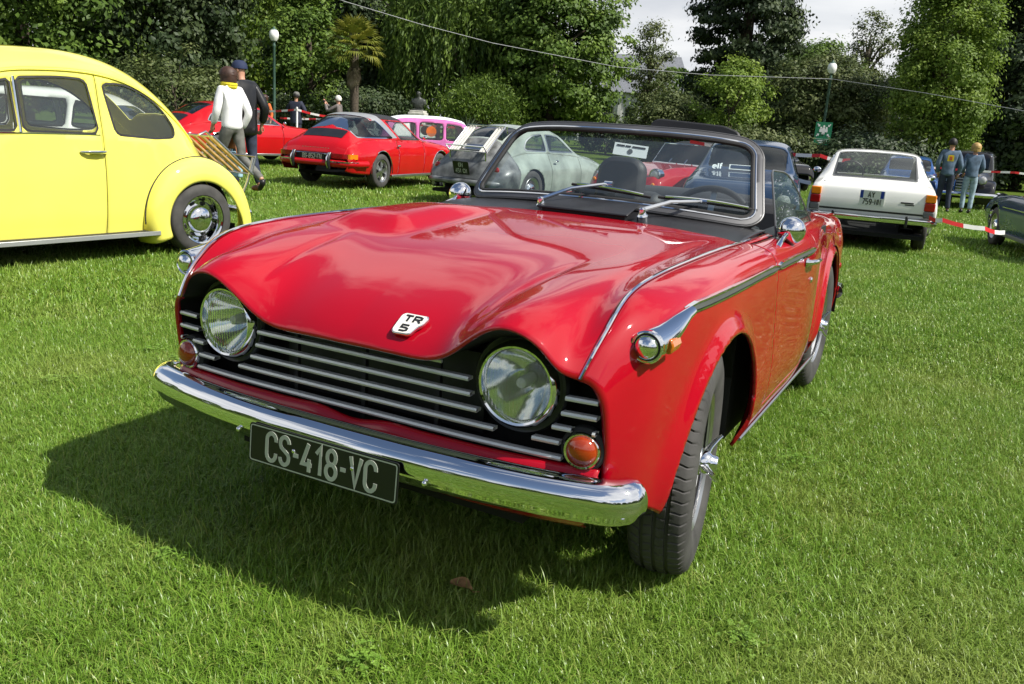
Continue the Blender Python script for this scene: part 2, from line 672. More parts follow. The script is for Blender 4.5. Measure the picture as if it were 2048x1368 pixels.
# ------------------------------------------------------------------ stroke lettering
def arc(cx, cy, rx, ry, a0, a1, n=10):
    return [(cx + rx * math.cos(R_(a0 + (a1 - a0) * i / n)), cy + ry * math.sin(R_(a0 + (a1 - a0) * i / n))) for i in range(n + 1)]
GLY = {
    'C': (.56, [[(.56, .72)] + arc(.28, .74, .28, .26, 0, 180) + arc(.28, .26, .28, .26, 180, 360) + [(.56, .30)]]),
    'S': (.56, [[(.54, .78)] + arc(.28, .76, .26, .24, 10, 180) + [(.03, .70), (.08, .60), (.28, .50), (.48, .40), (.54, .30)] + arc(.28, .24, .26, .24, 0, -180) + [(.02, .24)]]),
    '4': (.56, [[(.34, 1), (.0, .26), (.56, .26)], [(.40, .46), (.40, 0)]]),
    '1': (.34, [[(.0, .74), (.24, 1), (.24, 0)]]),
    '8': (.56, [arc(.28, .75, .24, .25, 0, 360, 20), arc(.28, .25, .28, .26, 0, 360, 20)]),
    'V': (.58, [[(.0, 1), (.29, 0), (.58, 1)]]),
    '-': (.30, [[(.0, .45), (.30, .45)]]),
    'T': (.62, [[(0, 1), (.62, 1)], [(.31, 1), (.31, 0)]]),
    'R': (.60, [[(0, 0), (0, 1), (.42, 1), (.58, .9), (.58, .62), (.42, .5), (0, .5)], [(.3, .5), (.6, 0)]]),
    '5': (.58, [[(.56, 1), (.04, 1), (.02, .56), (.40, .56), (.56, .44), (.56, .14), (.40, .0), (.0, .0)]]),
    'A': (.60, [[(0, 0), (.30, 1), (.60, 0)], [(.12, .34), (.48, .34)]]),
    'Y': (.58, [[(0, 1), (.29, .5), (.58, 1)], [(.29, .5), (.29, 0)]]),
    '7': (.54, [[(0, 1), (.54, 1), (.18, 0)]]),
    '9': (.56, [arc(.28, .70, .27, .30, 0, 360, 20), [(.55, .70), (.50, .25), (.34, 0), (.12, .02)]]),
    'N': (.58, [[(0, 0), (0, 1), (.58, 0), (.58, 1)]]),
    'B': (.56, [[(0, 0), (0, 1), (.40, 1), (.52, .9), (.52, .62), (.40, .52), (0, .52)], [(.40, .52), (.56, .4), (.56, .1), (.40, 0), (0, 0)]]),
    'G': (.58, [[(.56, .78)] + arc(.28, .74, .28, .26, 10, 180) + arc(.28, .26, .28, .26, 180, 360) + [(.56, .46), (.32, .46)]]),
    '2': (.56, [arc(.28, .72, .26, .28, 170, 0) + [(.50, .55), (.02, 0), (.56, 0)]]),
    'F': (.52, [[(0, 0), (0, 1), (.52, 1)], [(0, .52), (.42, .52)]]),
    '6': (.56, [arc(.28, .30, .27, .30, 0, 360, 20), [(.01, .30), (.06, .75), (.22, 1), (.44, .98)]]),
    '0': (.56, [arc(.28, .74, .28, .26, 0, 180) + arc(.28, .26, .28, .26, 180, 360) + [(.56, .74)]]),
    'E': (.52, [[(.52, 1), (0, 1), (0, 0), (.52, 0)], [(0, .52), (.42, .52)]]),
    'L': (.50, [[(0, 1), (0, 0), (.50, 0)]]),
    'U': (.56, [[(0, 1), (0, .26)] + arc(.28, .26, .28, .26, 180, 360) + [(.56, 1)]]),
    'I': (.12, [[(.06, 1), (.06, 0)]]),
    'M': (.70, [[(0, 0), (0, 1), (.35, .35), (.70, 1), (.70, 0)]]),
    'O': (.60, [arc(.30, .5, .30, .5, 0, 360, 22)]),
    'P': (.56, [[(0, 0), (0, 1), (.42, 1), (.56, .9), (.56, .6), (.42, .48), (0, .48)]]),
    'D': (.58, [[(0, 0), (0, 1), (.36, 1), (.58, .8), (.58, .2), (.36, 0), (0, 0)]]),
    'W': (.80, [[(0, 1), (.2, 0), (.4, .8), (.6, 0), (.8, 1)]]),
    'Z': (.56, [[(0, 1), (.56, 1), (0, 0), (.56, 0)]]),
    'Q': (.60, [arc(.30, .5, .30, .5, 0, 360, 22), [(.36, .26), (.62, -.04)]]),
    'H': (.58, [[(0, 0), (0, 1)], [(.58, 0), (.58, 1)], [(0, .5), (.58, .5)]]),
    'e': (.54, [[(.04, .36), (.50, .36)] + arc(.27, .33, .25, .32, 0, 300, 14)]),
    'l': (.14, [[(.07, 1), (.07, 0)]]),
    'f': (.36, [[(.36, 1), (.22, .98), (.14, .84), (.14, 0)], [(0, .62), (.32, .62)]]),
}
def ribbon(pts, w):
    """flat mitred ribbon polygon strip for a 2-D polyline"""
    P = [Vector((*p, 0)) for p in pts]
    Q = [P[0]]
    for p in P[1:]:
        if (p - Q[-1]).length > 1e-5:
            Q.append(p)
    P = Q
    closed = (P[0] - P[-1]).length < 1e-4
    L, Rr = [], []
    n = len(P)
    for i in range(n):
        d0 = (P[i] - P[i - 1]) if i else ((P[0] - P[-2]) if closed else None)
        d1 = (P[i + 1] - P[i]) if i < n - 1 else ((P[1] - P[0]) if closed else None)
        if d0 is None: d0 = d1
        if d1 is None: d1 = d0
        d0, d1 = d0.normalized(), d1.normalized()
        t = (d0 + d1)
        t = t.normalized() if t.length > 1e-4 else d1
        nr = Vector((-t.y, t.x, 0))
        c = max(.5, nr.dot(Vector((-d1.y, d1.x, 0))))
        L.append(P[i] + nr * w / 2 / c)
        Rr.append(P[i] - nr * w / 2 / c)
    return L, Rr
def lettering(b, text, h, stroke, M, gap=.22, th=.002, wide=1.0, depth_step=0.0002):
    """writes text centred on origin in local XZ plane facing -Y, appended to B b, via matrix M"""
    tot = sum((GLY[c][0] * wide if c != ' ' else .35) for c in text) + gap * (len(text) - 1)
    x = -tot / 2
    for ci, c in enumerate(text):
        if c == ' ':
            x += .35 + gap
            continue
        w, st = GLY[c]
        for si, s in enumerate(st):
            L, Rr = ribbon([((x + p[0] * wide) * h, (p[1] - .5) * h) for p in s], stroke)
            n = len(L)
            t2 = th + si * depth_step
            V = []
            for a in L: V.append(M @ Vector((a.x, -t2, a.y)))
            for a in Rr: V.append(M @ Vector((a.x, -t2, a.y)))
            for a in L: V.append(M @ Vector((a.x, 0, a.y)))
            for a in Rr: V.append(M @ Vector((a.x, 0, a.y)))
            F = []
            for i in range(n - 1):
                F += [(i, i + 1, n + i + 1, n + i), (2 * n + i, 2 * n + i + 1, i + 1, i), (n + i, n + i + 1, 3 * n + i + 1, 3 * n + i)]
            F += [(0, n, 3 * n, 2 * n), (n - 1, 3 * n - 1, 4 * n - 1, 2 * n - 1)]
            b.add(V, F)
        x += w * wide + gap
    return b
# ================================================================== the red roadster in front
car = tag(empty('red_roadster', (0, 0, 0)), 'large glossy red open roadster with black grille and chrome bumper filling the foreground', 'car')

def default_side(x_add=0.0, z7=.876):
    return [(.62, z7), (.678, z7 - .010), (.720, z7 - .032), (.739, .800), (.747, .66), (.750, .50), (.742, .36), (.717, .25)]
ROWS = []
def row(pts):
    ROWS.append(pts)
row([(0, -.692, .672), (.15, -.692, .672), (.268, -.688, .684), (.35, -.700, .742), (.441, -.708, .786), (.525, -.695, .752), (.568, -.675, .705),
     (.600, -.652, .688), (.632, -.640, .672), (.650, -.628, .632), (.656, -.618, .580), (.659, -.610, .530), (.658, -.607, .480), (.655, -.604, .435), (.650, -.600, .395)])
row([(0, -.668, .702), (.15, -.668, .702), (.268, -.662, .712), (.352, -.668, .768), (.441, -.670, .805), (.525, -.655, .776), (.570, -.640, .735),
     (.610, -.618, .735), (.645, -.605, .715), (.668, -.590, .670), (.676, -.580, .610), (.680, -.572, .550), (.678, -.570, .490), (.674, -.565, .435), (.667, -.560, .385)])
row([(0, -.600, .750), (.15, -.600, .750), (.268, -.595, .755), (.352, -.600, .794), (.441, -.600, .823), (.523, -.590, .803), (.574, -.578, .772),
     (.618, -.565, .785), (.660, -.550, .768), (.690, -.535, .725), (.700, -.525, .660), (.705, -.515, .580), (.703, -.510, .500), (.698, -.505, .430), (.690, -.500, .370)])
row([(0, -.48, .797), (.15, -.48, .797), (.268, -.48, .800), (.355, -.48, .820), (.441, -.48, .838), (.52, -.48, .833), (.576, -.48, .822),
     (.62, -.48, .838), (.668, -.47, .825), (.703, -.46, .790), (.716, -.45, .735), (.722, -.44, .630), (.720, -.43, .520), (.714, -.43, .420), (.704, -.43, .340)])
def row_y(y, deck, side):
    xs = [0, .15, .27, .36, .445, .52, .578]
    row([(xs[i], y, deck[i]) for i in range(7)] + [(s[0], y, s[1]) for s in side])
row_y(-.32, [.836, .836, .837, .845, .856, .857, .856], [(.62, .866), (.673, .856), (.713, .830), (.729, .785), (.736, .66), (.735, .50), (.727, .38), (.711, .28)])
row_y(-.10, [.865, .865, .865, .867, .870, .871, .870], default_side(z7=.875))
row_y(.20, [.886, .886, .885, .884, .882, .880, .878], default_side(z7=.879))
row_y(.50, [.901, .900, .898, .895, .891, .887, .882], default_side(z7=.877))
row_y(.75, [.906, .905, .903, .900, .896, .890, .884], default_side(z7=.873))
row_y(1.05, [.91, .91, .908, .904, .90, .894, .888], default_side(z7=.873))
row_y(1.40, [.91, .91, .908, .904, .90, .894, .888], [(.615, .880), (.672, .874), (.715, .845), (.736, .80), (.746, .66), (.748, .50), (.740, .36), (.715, .25)])
row_y(1.80, [.905, .905, .903, .900, .897, .893, .889], [(.600, .884), (.650, .876), (.684, .846), (.700, .79), (.708, .66), (.712, .50), (.706, .36), (.685, .25)])
row_y(2.25, [.880, .880, .880, .878, .876, .874, .871], [(.580, .867), (.622, .857), (.652, .826), (.668, .77), (.676, .65), (.680, .50), (.674, .36), (.655, .25)])
row_y(2.70, [.840, .840, .840, .838, .837, .836, .835], [(.560, .832), (.600, .822), (.630, .790), (.647, .73), (.657, .62), (.660, .50), (.652, .38), (.632, .28)])
row_y(3.02, [.795, .795, .795, .794, .792, .790, .788], [(.530, .785), (.572, .772), (.602, .735), (.620, .68), (.630, .58), (.632, .48), (.625, .38), (.605, .30)])
row_y(3.15, [.70, .70, .70, .70, .70, .70, .695], [(.49, .69), (.53, .675), (.56, .64), (.575, .60), (.585, .53), (.588, .46), (.582, .38), (.565, .32)])

ARCH_F, ARCH_R = (0.0, .325, .372), (2.235, .325, .366)
def arch_sd(V, A):
    y, z = V[:, 1] - A[0], V[:, 2] - A[1]
    return np.hypot(y, np.maximum(z, 0)) - A[2]
def flare(V):
    P = V[:, :3].copy()
    for A in (ARCH_F, ARCH_R):
        d = np.maximum(arch_sd(V, A), -.03)
        side = smooth(7.8, 9.6, V[:, 4])
        low = 1 - smooth(.36, .22, V[:, 2])
        P[:, 0] += side * (.020 * np.exp(-(d / .040) ** 2) + .006 * np.exp(-(np.maximum(d, 0) / .02) ** 2)) * low
    # asymmetric carburettor bulge is added on the bonnet only
    return P
Gb, iu, iv = surf(ROWS, .016, .012)
body = Patch.grid(Gb, iu, iv)
SEAM = 7
# bonnet ------------------------------------------------------------
bon = Patch.grid(Gb, iu, iv, c1=SEAM)
def bonnet_edge(V):
    return (.60 - .04 * (V[:, 0] / .6) ** 2) - V[:, 1]
bon = bon.clip(bonnet_edge)
full = (bon + bon.mirror()).weld()
def bulge(V):
    P = V[:, :3].copy()
    x, y = P[:, 0], P[:, 1]
    t = np.clip((y + .20) / .78, 0, 1)
    cx = -.385 + .055 * t
    w = .135 - .055 * t
    across = np.exp(-(np.abs(x - cx) / w) ** 5)
    along = smooth(-.20, -.04, y) * (1 - smooth(.15, .62, y))
    P[:, 2] += .044 * across * along
    # shallow pressings either side
    for s in (-1, 1):
        tt = np.clip((y + .64) / .50, 0, 1)
        xc = .330 + .055 * tt
        P[:, 2] -= .0060 * np.exp(-((x * s - xc) / (.010 + .006 * tt)) ** 2) * smooth(-.665, -.58, y) * (1 - smooth(-.36, -.12, y))
    for s in (-1, 1):
        P[:, 2] -= .004 * np.exp(-((x - s * .545) / .02) ** 2) * smooth(-.62, -.5, y) * (1 - smooth(.3, .5, y))
    return P
full = full.move(bulge)
bonnet = full.build('bonnet', 'red_paint', car, solid=.006)
# grille opening lip return (dark edge fold)
lip = [tuple(v) for v in Gb[0]]
# wings ---------------------------------------------------------------
def gap_y(V):
    return .610 + .09 * smooth(.80, .30, V[:, 2])
DOOR_R = 1.365
for s, P0 in ((1, None), (-1, None)):
    W = Patch.grid(Gb, iu, iv, c0=SEAM)
    W = W.move(flare)
    wing = W.clip(lambda V: gap_y(V) - .002 - V[:, 1]).clip(lambda V: np.where(V[:, 2] < .8, arch_sd(V, ARCH_F), 1.0))
    door = Patch.grid(Gb, iu, iv, c0=7.25).move(flare).clip(lambda V: V[:, 1] - gap_y(V) - .002).clip(lambda V: DOOR_R - .002 - V[:, 1] + .0 * V[:, 2]).clip(lambda V: V[:, 2] - .315)
    sill = Patch.grid(Gb, iu, iv, c0=11).clip(lambda V: V[:, 1] - gap_y(V) - .002).clip(lambda V: 1.87 - V[:, 1]).clip(lambda V: .311 - V[:, 2])
    rear = Patch.grid(Gb, iu, iv, c0=7.0).move(flare).clip(lambda V: V[:, 1] - DOOR_R - .002).clip(lambda V: np.where(V[:, 2] < .8, arch_sd(V, ARCH_R), 1.0)).clip(lambda V: np.maximum(V[:, 2] - .315, V[:, 1] - 1.86))
    for nm, P in (('front_wing', wing), ('door', door), ('sill', sill), ('rear_wing', rear)):
        if s < 0:
            P = P.mirror()
        P.build(nm, 'red_paint', car, solid=.012)
deckp = Patch.grid(Gb, iu, iv, c1=7.0).clip(lambda V: V[:, 1] - 1.98)
(deckp + deckp.mirror()).weld().build('rear_deck', 'red_paint', car, solid=.006)
tail = [Gb[-1][j] for j in range(len(iv))]
tb = B()
L_ = [tuple(p) for p in tail]
V_ = [(p[0], p[1] - .002, p[2]) for p in L_] + [(-p[0], p[1] - .002, p[2]) for p in L_[::-1]]
tb.add(V_, [tuple(range(len(V_)))])
tb.build('tail_panel', 'red_paint', car)
# inner dark structure: wheel wells, floor, engine bay -----------------
ib = B()
ib.box((0, .35, .50), (1.10, .10, .60))
ib.box((0, 1.3, .24), (1.30, 1.9, .03))
ib.box((0, -.08, .52), (.72, .76, .36))
ib.box((0, 2.30, .48), (.96, .9, .40))
ib.box((0, -.42, .30), (.90, .30, .04))
for A, r in ((ARCH_F, .40), (ARCH_R, .40)):
    for s in (-1, 1):
        M = Matrix.Translation((s * .40, A[0], A[1])) @ Matrix.Rotation(R_(90), 4, 'Y')
        ib.lathe([(r, -.0), (r, s * .29)], 20, M, R_(90), R_(270))
        ib.box((s * .38, A[0], .50), (.02, .70, .50))
ib.build('inner_structure', 'black_matte', car, smooth=False)

# seam beads ----------------------------------------------------------
jj = int(np.where(np.abs(iv - SEAM) < 1e-6)[0][0])
for s in (1, -1):
    pts = [(s * p[0], p[1] - .002, p[2] + .003) for p in Gb[:, jj] if p[1] < .70]
    B().tube(pts, .0045, 8).build('wing_bead', 'chrome', car)
# nose recess -----------------------------------------------------------
nb = B()
lipP = [Vector(p) for p in Gb[0] if p[2] > .40]
ringL = lipP
inner = [Vector((p.x * .97, -.50, min(p.z - .012, .70))) for p in lipP]
for s in (1, -1):
    V = [(s * p.x, p.y + .001, p.z - .001) for p in ringL] + [(s * p.x, p.y, p.z) for p in inner]
    n = len(ringL)
    nb.add(V, [(i, i + 1, n + i + 1, n + i) for i in range(n - 1)])
nb.box((0, -.50, .555), (1.30, .02, .25))
nb.box((0, -.56, .450), (1.26, .12, .010))
nb.build('grille_recess', 'black_matte', car, smooth=False)
# dark shroud panel carrying the lamps (follows the nose plan)
def nose_y(x):
    return -.622 + .055 * max(0, abs(x) - .25) ** 2 * 3
# grille bars -----------------------------------------------------------
grille = empty('grille', (0, 0, 0), parent=car)
def bar_line(z, x0, x1, dy=0.0, n=28):
    return [(x0 + (x1 - x0) * i / n, nose_y(x0 + (x1 - x0) * i / n) - .020 + dy, z) for i in range(n + 1)]
for k, z in enumerate((.635, .599, .564, .529, .493)):
    xe = .635 if z > .56 else (.640)
    b = B()
    hole = math.sqrt(max(0, .119 ** 2 - (z - .638) ** 2))
    hole2 = math.sqrt(max(0, .050 ** 2 - (z - .520) ** 2))
    cuts = [(-.604 - hole2, -.604 + hole2), (-.442 - hole, -.442 + hole), (.442 - hole, .442 + hole), (.604 - hole2, .604 + hole2)]
    spans, x0_ = [], -xe
    for c0_, c1_ in cuts:
        if c1_ - c0_ < .004:
            continue
        if c0_ > x0_ + .004:
            spans.append((x0_, c0_))
        x0_ = max(x0_, c1_)
    if xe > x0_ + .004:
        spans.append((x0_, xe))
    prof = [(-.004, -.0050), (-.0065, 0), (-.004, .0050), (.016, .0036), (.016, -.0036)]
    for xa, xb in spans:
        pts = bar_line(z, xa, xb, n=max(2, int((xb - xa) / .04)))
        V, F = [], []
        for p in pts:
            for dy, dz in prof:
                V.append((p[0], p[1] + dy, p[2] + dz))
        m = len(prof)
        for i in range(len(pts) - 1):
            for q in range(m):
                F.append((i * m + q, i * m + (q + 1) % m, (i + 1) * m + (q + 1) % m, (i + 1) * m + q))
        b.add(V, F)
    b.build('grille_bar', 'bar_silver', grille, smooth=False)
# bright strip under the bonnet lip and along the valance
for nm, z, xe in (('grille_bar', .666, .255),):
    pts = [(x, nose_y(x) - .032, zz_) for x, y, zz_ in bar_line(z, -xe, xe)]
    B().tube(pts, .0045, 6).build(nm, 'bar_silver', grille)
for xx in (-.22, .0, .22):
    B().box((xx, -.606, .565), (.012, .012, .21)).build('grille_stay', 'black_trim', grille, smooth=False)
# radiator behind
rb = B()
rb.box((0, -.53, .57), (.62, .02, .20))
rb.build('radiator', 'black_trim', grille, smooth=False)

# valance ----------------------------------------------------------------
vrows = []
for zz_, dy in ((.484, .010), (.474, -.004), (.440, -.012), (.385, -.002), (.345, .020), (.315, .055), (.300, .09)):
    rw = []
    for i in range(15):
        x = (-.648 + 1.296 * i / 14) * (1 - .10 * max(0, (.40 - zz_) / .13))
        rw.append((x, -.660 + .10 * max(0, abs(x) - .30) ** 2 * 4.0 + dy, zz_ - .012 * max(0, 1 - abs(x) / .05) * (zz_ > .43)))
    vrows.append(rw)
Gv, a_, b2_ = surf(vrows, .012, .012)
Patch.grid(Gv, a_, b2_).flip().build('front_valance', 'red_paint', car, solid=.004)
# lower apron behind the bumper, dark red, curving under
# headlights -----------------------------------------------------------
FRONT = Matrix.Rotation(R_(90), 4, 'X')          # local z -> -y
def head(x):
    h = empty('headlight', (x, -.600, .642), parent=car)
    h.rotation_euler = (0, 0, R_(2.0) * (1 if x > 0 else -1))
    B().lathe([(.118, .012), (.118, -.05), (.060, -.09)], 40, FRONT).build('bowl', 'black_trim', h)
    B().lathe([(.104, -.02), (.118, .012), (.113, .020), (.100, .014)], 48, FRONT).build('shroud', 'black_satin', h)
    B().lathe([(.104, -.01), (.1045, .014), (.102, .028), (.097, .040), (.091, .046), (.086, .044), (.083, .036), (.082, .026)], 56, FRONT).build('rim', 'chrome', h)
    n = 14
    pr = [(max(1e-5, .0845 * math.sin(R_(90) * i / n)), .038 + .017 * math.cos(R_(90) * i / n)) for i in range(n + 1)]
    B().lathe(pr[::-1], 48, FRONT).build('lens', 'fluted_lens', h)
    pr = [(.084, .030)] + [(max(1e-5, .084 * (1 - i / 12.)), .030 - .075 * (1 - (1 - i / 12.) ** 2)) for i in range(1, 13)]
    B().lathe(pr, 48, FRONT).build('reflector', 'reflector_silver', h)
    B().lathe([(1e-5, .02), (.012, .014), (.015, .0), (.015, -.04)], 16, FRONT).build('bulb', 'white_lens', h)
    return h
for x in (-.442, .442):
    head(x)
# indicators -------------------------------------------------------------
for x in (-.604, .604):
    h = empty('indicator', (x, -.600, .520), parent=car)
    h.rotation_euler = (0, 0, R_(7) * (1 if x > 0 else -1))
    B().lathe([(.030, -.03), (.052, -.01), (.052, .010), (.046, .016), (.036, .016)], 32, FRONT).build('rubber_base', 'rubber', h)
    B().lathe([(.043, .012), (.0435, .022), (.040, .027), (.036, .026), (.035, .018)], 32, FRONT).build('rim', 'chrome', h)
    pr = [(max(1e-5, .0365 * math.sin(R_(90) * i / 10)), .022 + .024 * math.cos(R_(90) * i / 10)) for i in range(11)]
    B().lathe(pr[::-1] + [(1e-5, .012)], 32, FRONT).build('lens', 'amber_lens', h)
# bumper ----------------------------------------------------------------
bump = empty('front_bumper', (0, 0, 0), parent=car)
def bump_path(n=72):
    pts = []
    for i in range(n + 1):
        u = -1 + 2 * i / n
        a = abs(u)
        if a < .86:
            x = u / .86 * .668
            y = -.720 + .085 * (abs(x) / .668) ** 2.6
            tx = (1, .085 * 2.6 / .668 * (abs(x) / .668) ** 1.6 * (1 if x > 0 else -1))
        else:
            w = (a - .86) / .14
            ang = R_(19 + 62 * w)
            x = .668 + .055 * math.sin(R_(90) * w)
            y = -.635 + .055 * (1 - math.cos(R_(90) * w)) + .020 * w
            if u < 0:
                x = -x
                tx = (math.cos(ang), -math.sin(ang))
            else:
                tx = (math.cos(ang), math.sin(ang))
        pts.append((x, y, tx))
    return pts
bp = bump_path()
prof = []
for k in range(15):
    t = k / 14
    a = R_(-100 + 200 * t)
    prof.append((.040 * math.cos(a) ** 1 if math.cos(a) > 0 else .030 * math.cos(a), .051 * math.sin(a)))
prof = [(-.004, -.050), (.004, -.0555), (.014, -.053), (.022, -.044), (.030, -.030), (.0385, -.014), (.042, .004), (.040, .020), (.033, .034), (.022, .045), (.008, .051), (-.006, .052), (-.022, .048)]
prof = [tuple(p) for p in cub(np.arange(len(prof)), np.array(prof), np.linspace(0, len(prof) - 1, 40))]
V, F = [], []
m = len(prof)
zc = .431
for i, (x, y, tx) in enumerate(bp):
    l = math.hypot(*tx)
    nx, ny = tx[1] / l, -tx[0] / l
    u = abs(-1 + 2 * i / (len(bp) - 1))
    sc = 1.0
    if u > .96:
        sc = math.sqrt(max(0.02, 1 - ((u - .96) / .042) ** 2))
    slope = .010 * (abs(x) / .75) ** 2
    for d, z in prof:
        V.append((x + nx * d * (sc if d > 0 else 1), y + ny * d * (sc if d > 0 else 1), zc - slope + z * .90 * (0.55 + .45 * sc)))
for i in range(len(bp) - 1):
    for q in range(m - 1):
        F.append((i * m + q, (i + 1) * m + q, (i + 1) * m + q + 1, i * m + q + 1))
mo('blade', V, [f[::-1] for f in F], 'chrome', bump, solid=.003)
for x in (-.285, .285):
    B().ball((x, -.752, .405), .0075, 12, 8).build('bolt', 'chrome', bump)
for x in (-.75, .75):
    B().ball((x * .962, -.640, .398), .0075, 12, 8).build('bolt', 'chrome', bump)
for x in (-.30, .30):
    B().box((x, -.615, .42), (.05, .16, .05)).build('bracket', 'black_trim', bump, smooth=False)
# number plate -----------------------------------------------------------
plate = empty('number_plate', (0.0, -.772, .394), parent=car)
plate.rotation_euler = (R_(-4), 0, 0)
pp = round_poly([(-.2275, -.05), (.2275, -.05), (.2275, .05), (-.2275, .05)], .010)
B().poly(pp, .003).build('plate', 'plate_black', plate, smooth=False)
rim = round_poly([(-.2225, -.0452), (.2225, -.0452), (.2225, .0452), (-.2225, .0452)], .008)
b = B()
L, Rr = ribbon(rim + [rim[0]], .0032)
n = len(L)
b.add([(a.x, -.0026, a.y) for a in L] + [(a.x, -.0026, a.y) for a in Rr], [(i, i + 1, n + i + 1, n + i) for i in range(n - 1)])
b.build('plate_border', 'plate_silver', plate, smooth=False)
b = B()
lettering(b, 'CS-418-VC', .070, .0102, Matrix.Translation((-.002, -.0016, 0)), gap=.185, th=.0014, wide=.76)
b.build('plate_lettering', 'plate_silver', plate, smooth=False)
for x in (-.083, .096):
    B().ball((x, -.002, .006), .0055, 12, 8, (1, .6, 1)).build('screw', 'chrome', plate)
# badge -------------------------------------------------------------------
def bonnet_hit(x, y):
    d = (full.V[:, 0] - x) ** 2 + (full.V[:, 1] - y) ** 2
    i = int(np.argmin(d))
    return full.V[i, :3], full.normals()[i] if False else None
badge = empty('badge', (.156, -.643, .733), parent=car)
badge.rotation_euler = (R_(-56), 0, 0)
bpoly = round_poly([(-.0375, .026), (-.030, .034), (.034, .034), (.0375, .028), (.033, .004), (.024, -.006), (.016, -.032), (-.028, -.034), (-.037, -.026), (-.0375, .0)], .008)
B().poly(bpoly, .008).build('badge_plate', 'chrome', badge, bevel=.0015)
b2 = [(x * .93, y * .93) for x, y in bpoly]
B().poly(b2, .010).build('badge_enamel', 'white_enamel', badge, smooth=False)
b = B()
lettering(b, 'TR', .0185, .0048, Matrix.Translation((.0015, -.0052, .0155)), gap=.38, th=.0012, wide=1.75)
lettering(b, '5', .0185, .0048, Matrix.Translation((-.006, -.0052, -.0150)), th=.0012, wide=1.9)
b.build('badge_lettering', 'print_black', badge, smooth=False)
# wing lamp pods and side trim ---------------------------------------------
for s in (1, -1):
    pod = empty('wing_lamp', (s * .702, -.535, .757), parent=car)
    V, F = [], []
    st = [(.000, .0, .0, .036, .036), (.010, .0, .001, .038, .037), (.045, .006, .006, .037, .035), (.085, .013, .017, .033, .029), (.125, .019, .031, .027, .022), (.165, .026, .045, .018, .015), (.20, .031, .053, .014, .0125)]
    n = 20
    for d, ox, oz, ra, rb_ in st:
        for k in range(n):
            a = 2 * math.pi * k / n
            V.append((s * (ox + ra * math.cos(a)), d, oz + rb_ * math.sin(a)))
    for i in range(len(st) - 1):
        for k in range(n):
            F.append((i * n + k, i * n + (k + 1) % n, (i + 1) * n + (k + 1) % n, (i + 1) * n + k))
    B().add(V, F).build('pod', 'chrome', pod)
    B().lathe([(.0375, -.012), (.0375, .004), (.034, .008), (.029, .003), (.026, -.004)], 28, FRONT).build('rim', 'chrome', pod)
    B().lathe([(.030, .003), (.0275, .004)], 28, FRONT).build('seal', 'rubber', pod)
    B().lathe([(max(1e-5, .0275 * math.sin(R_(90) * i / 8)), .002 + .020 * math.cos(R_(90) * i / 8)) for i in range(9)][::-1], 24, FRONT).build('lens', 'reflector_silver', pod)
    B().lathe([(.027, -.002), (1e-5, -.004)], 24, FRONT).build('reflector', 'alloy', pod)
    b = B()
    b.poly([(s * .010, -.020), (s * .040, -.018), (s * .046, .000), (s * .040, .016), (s * .012, .018)], .060, axis=1, M=Matrix.Translation((s * .004, .060, .002)))
    b.build('repeater', 'amber_orange', pod, bevel=.004)
def side_x(y, z):
    side = np.abs(body.V[:, 1] - y) + np.abs(body.V[:, 2] - z) * 1.5 + 10 * (body.V[:, 4] < 8)
    return body.V[int(np.argmin(side)), 0]
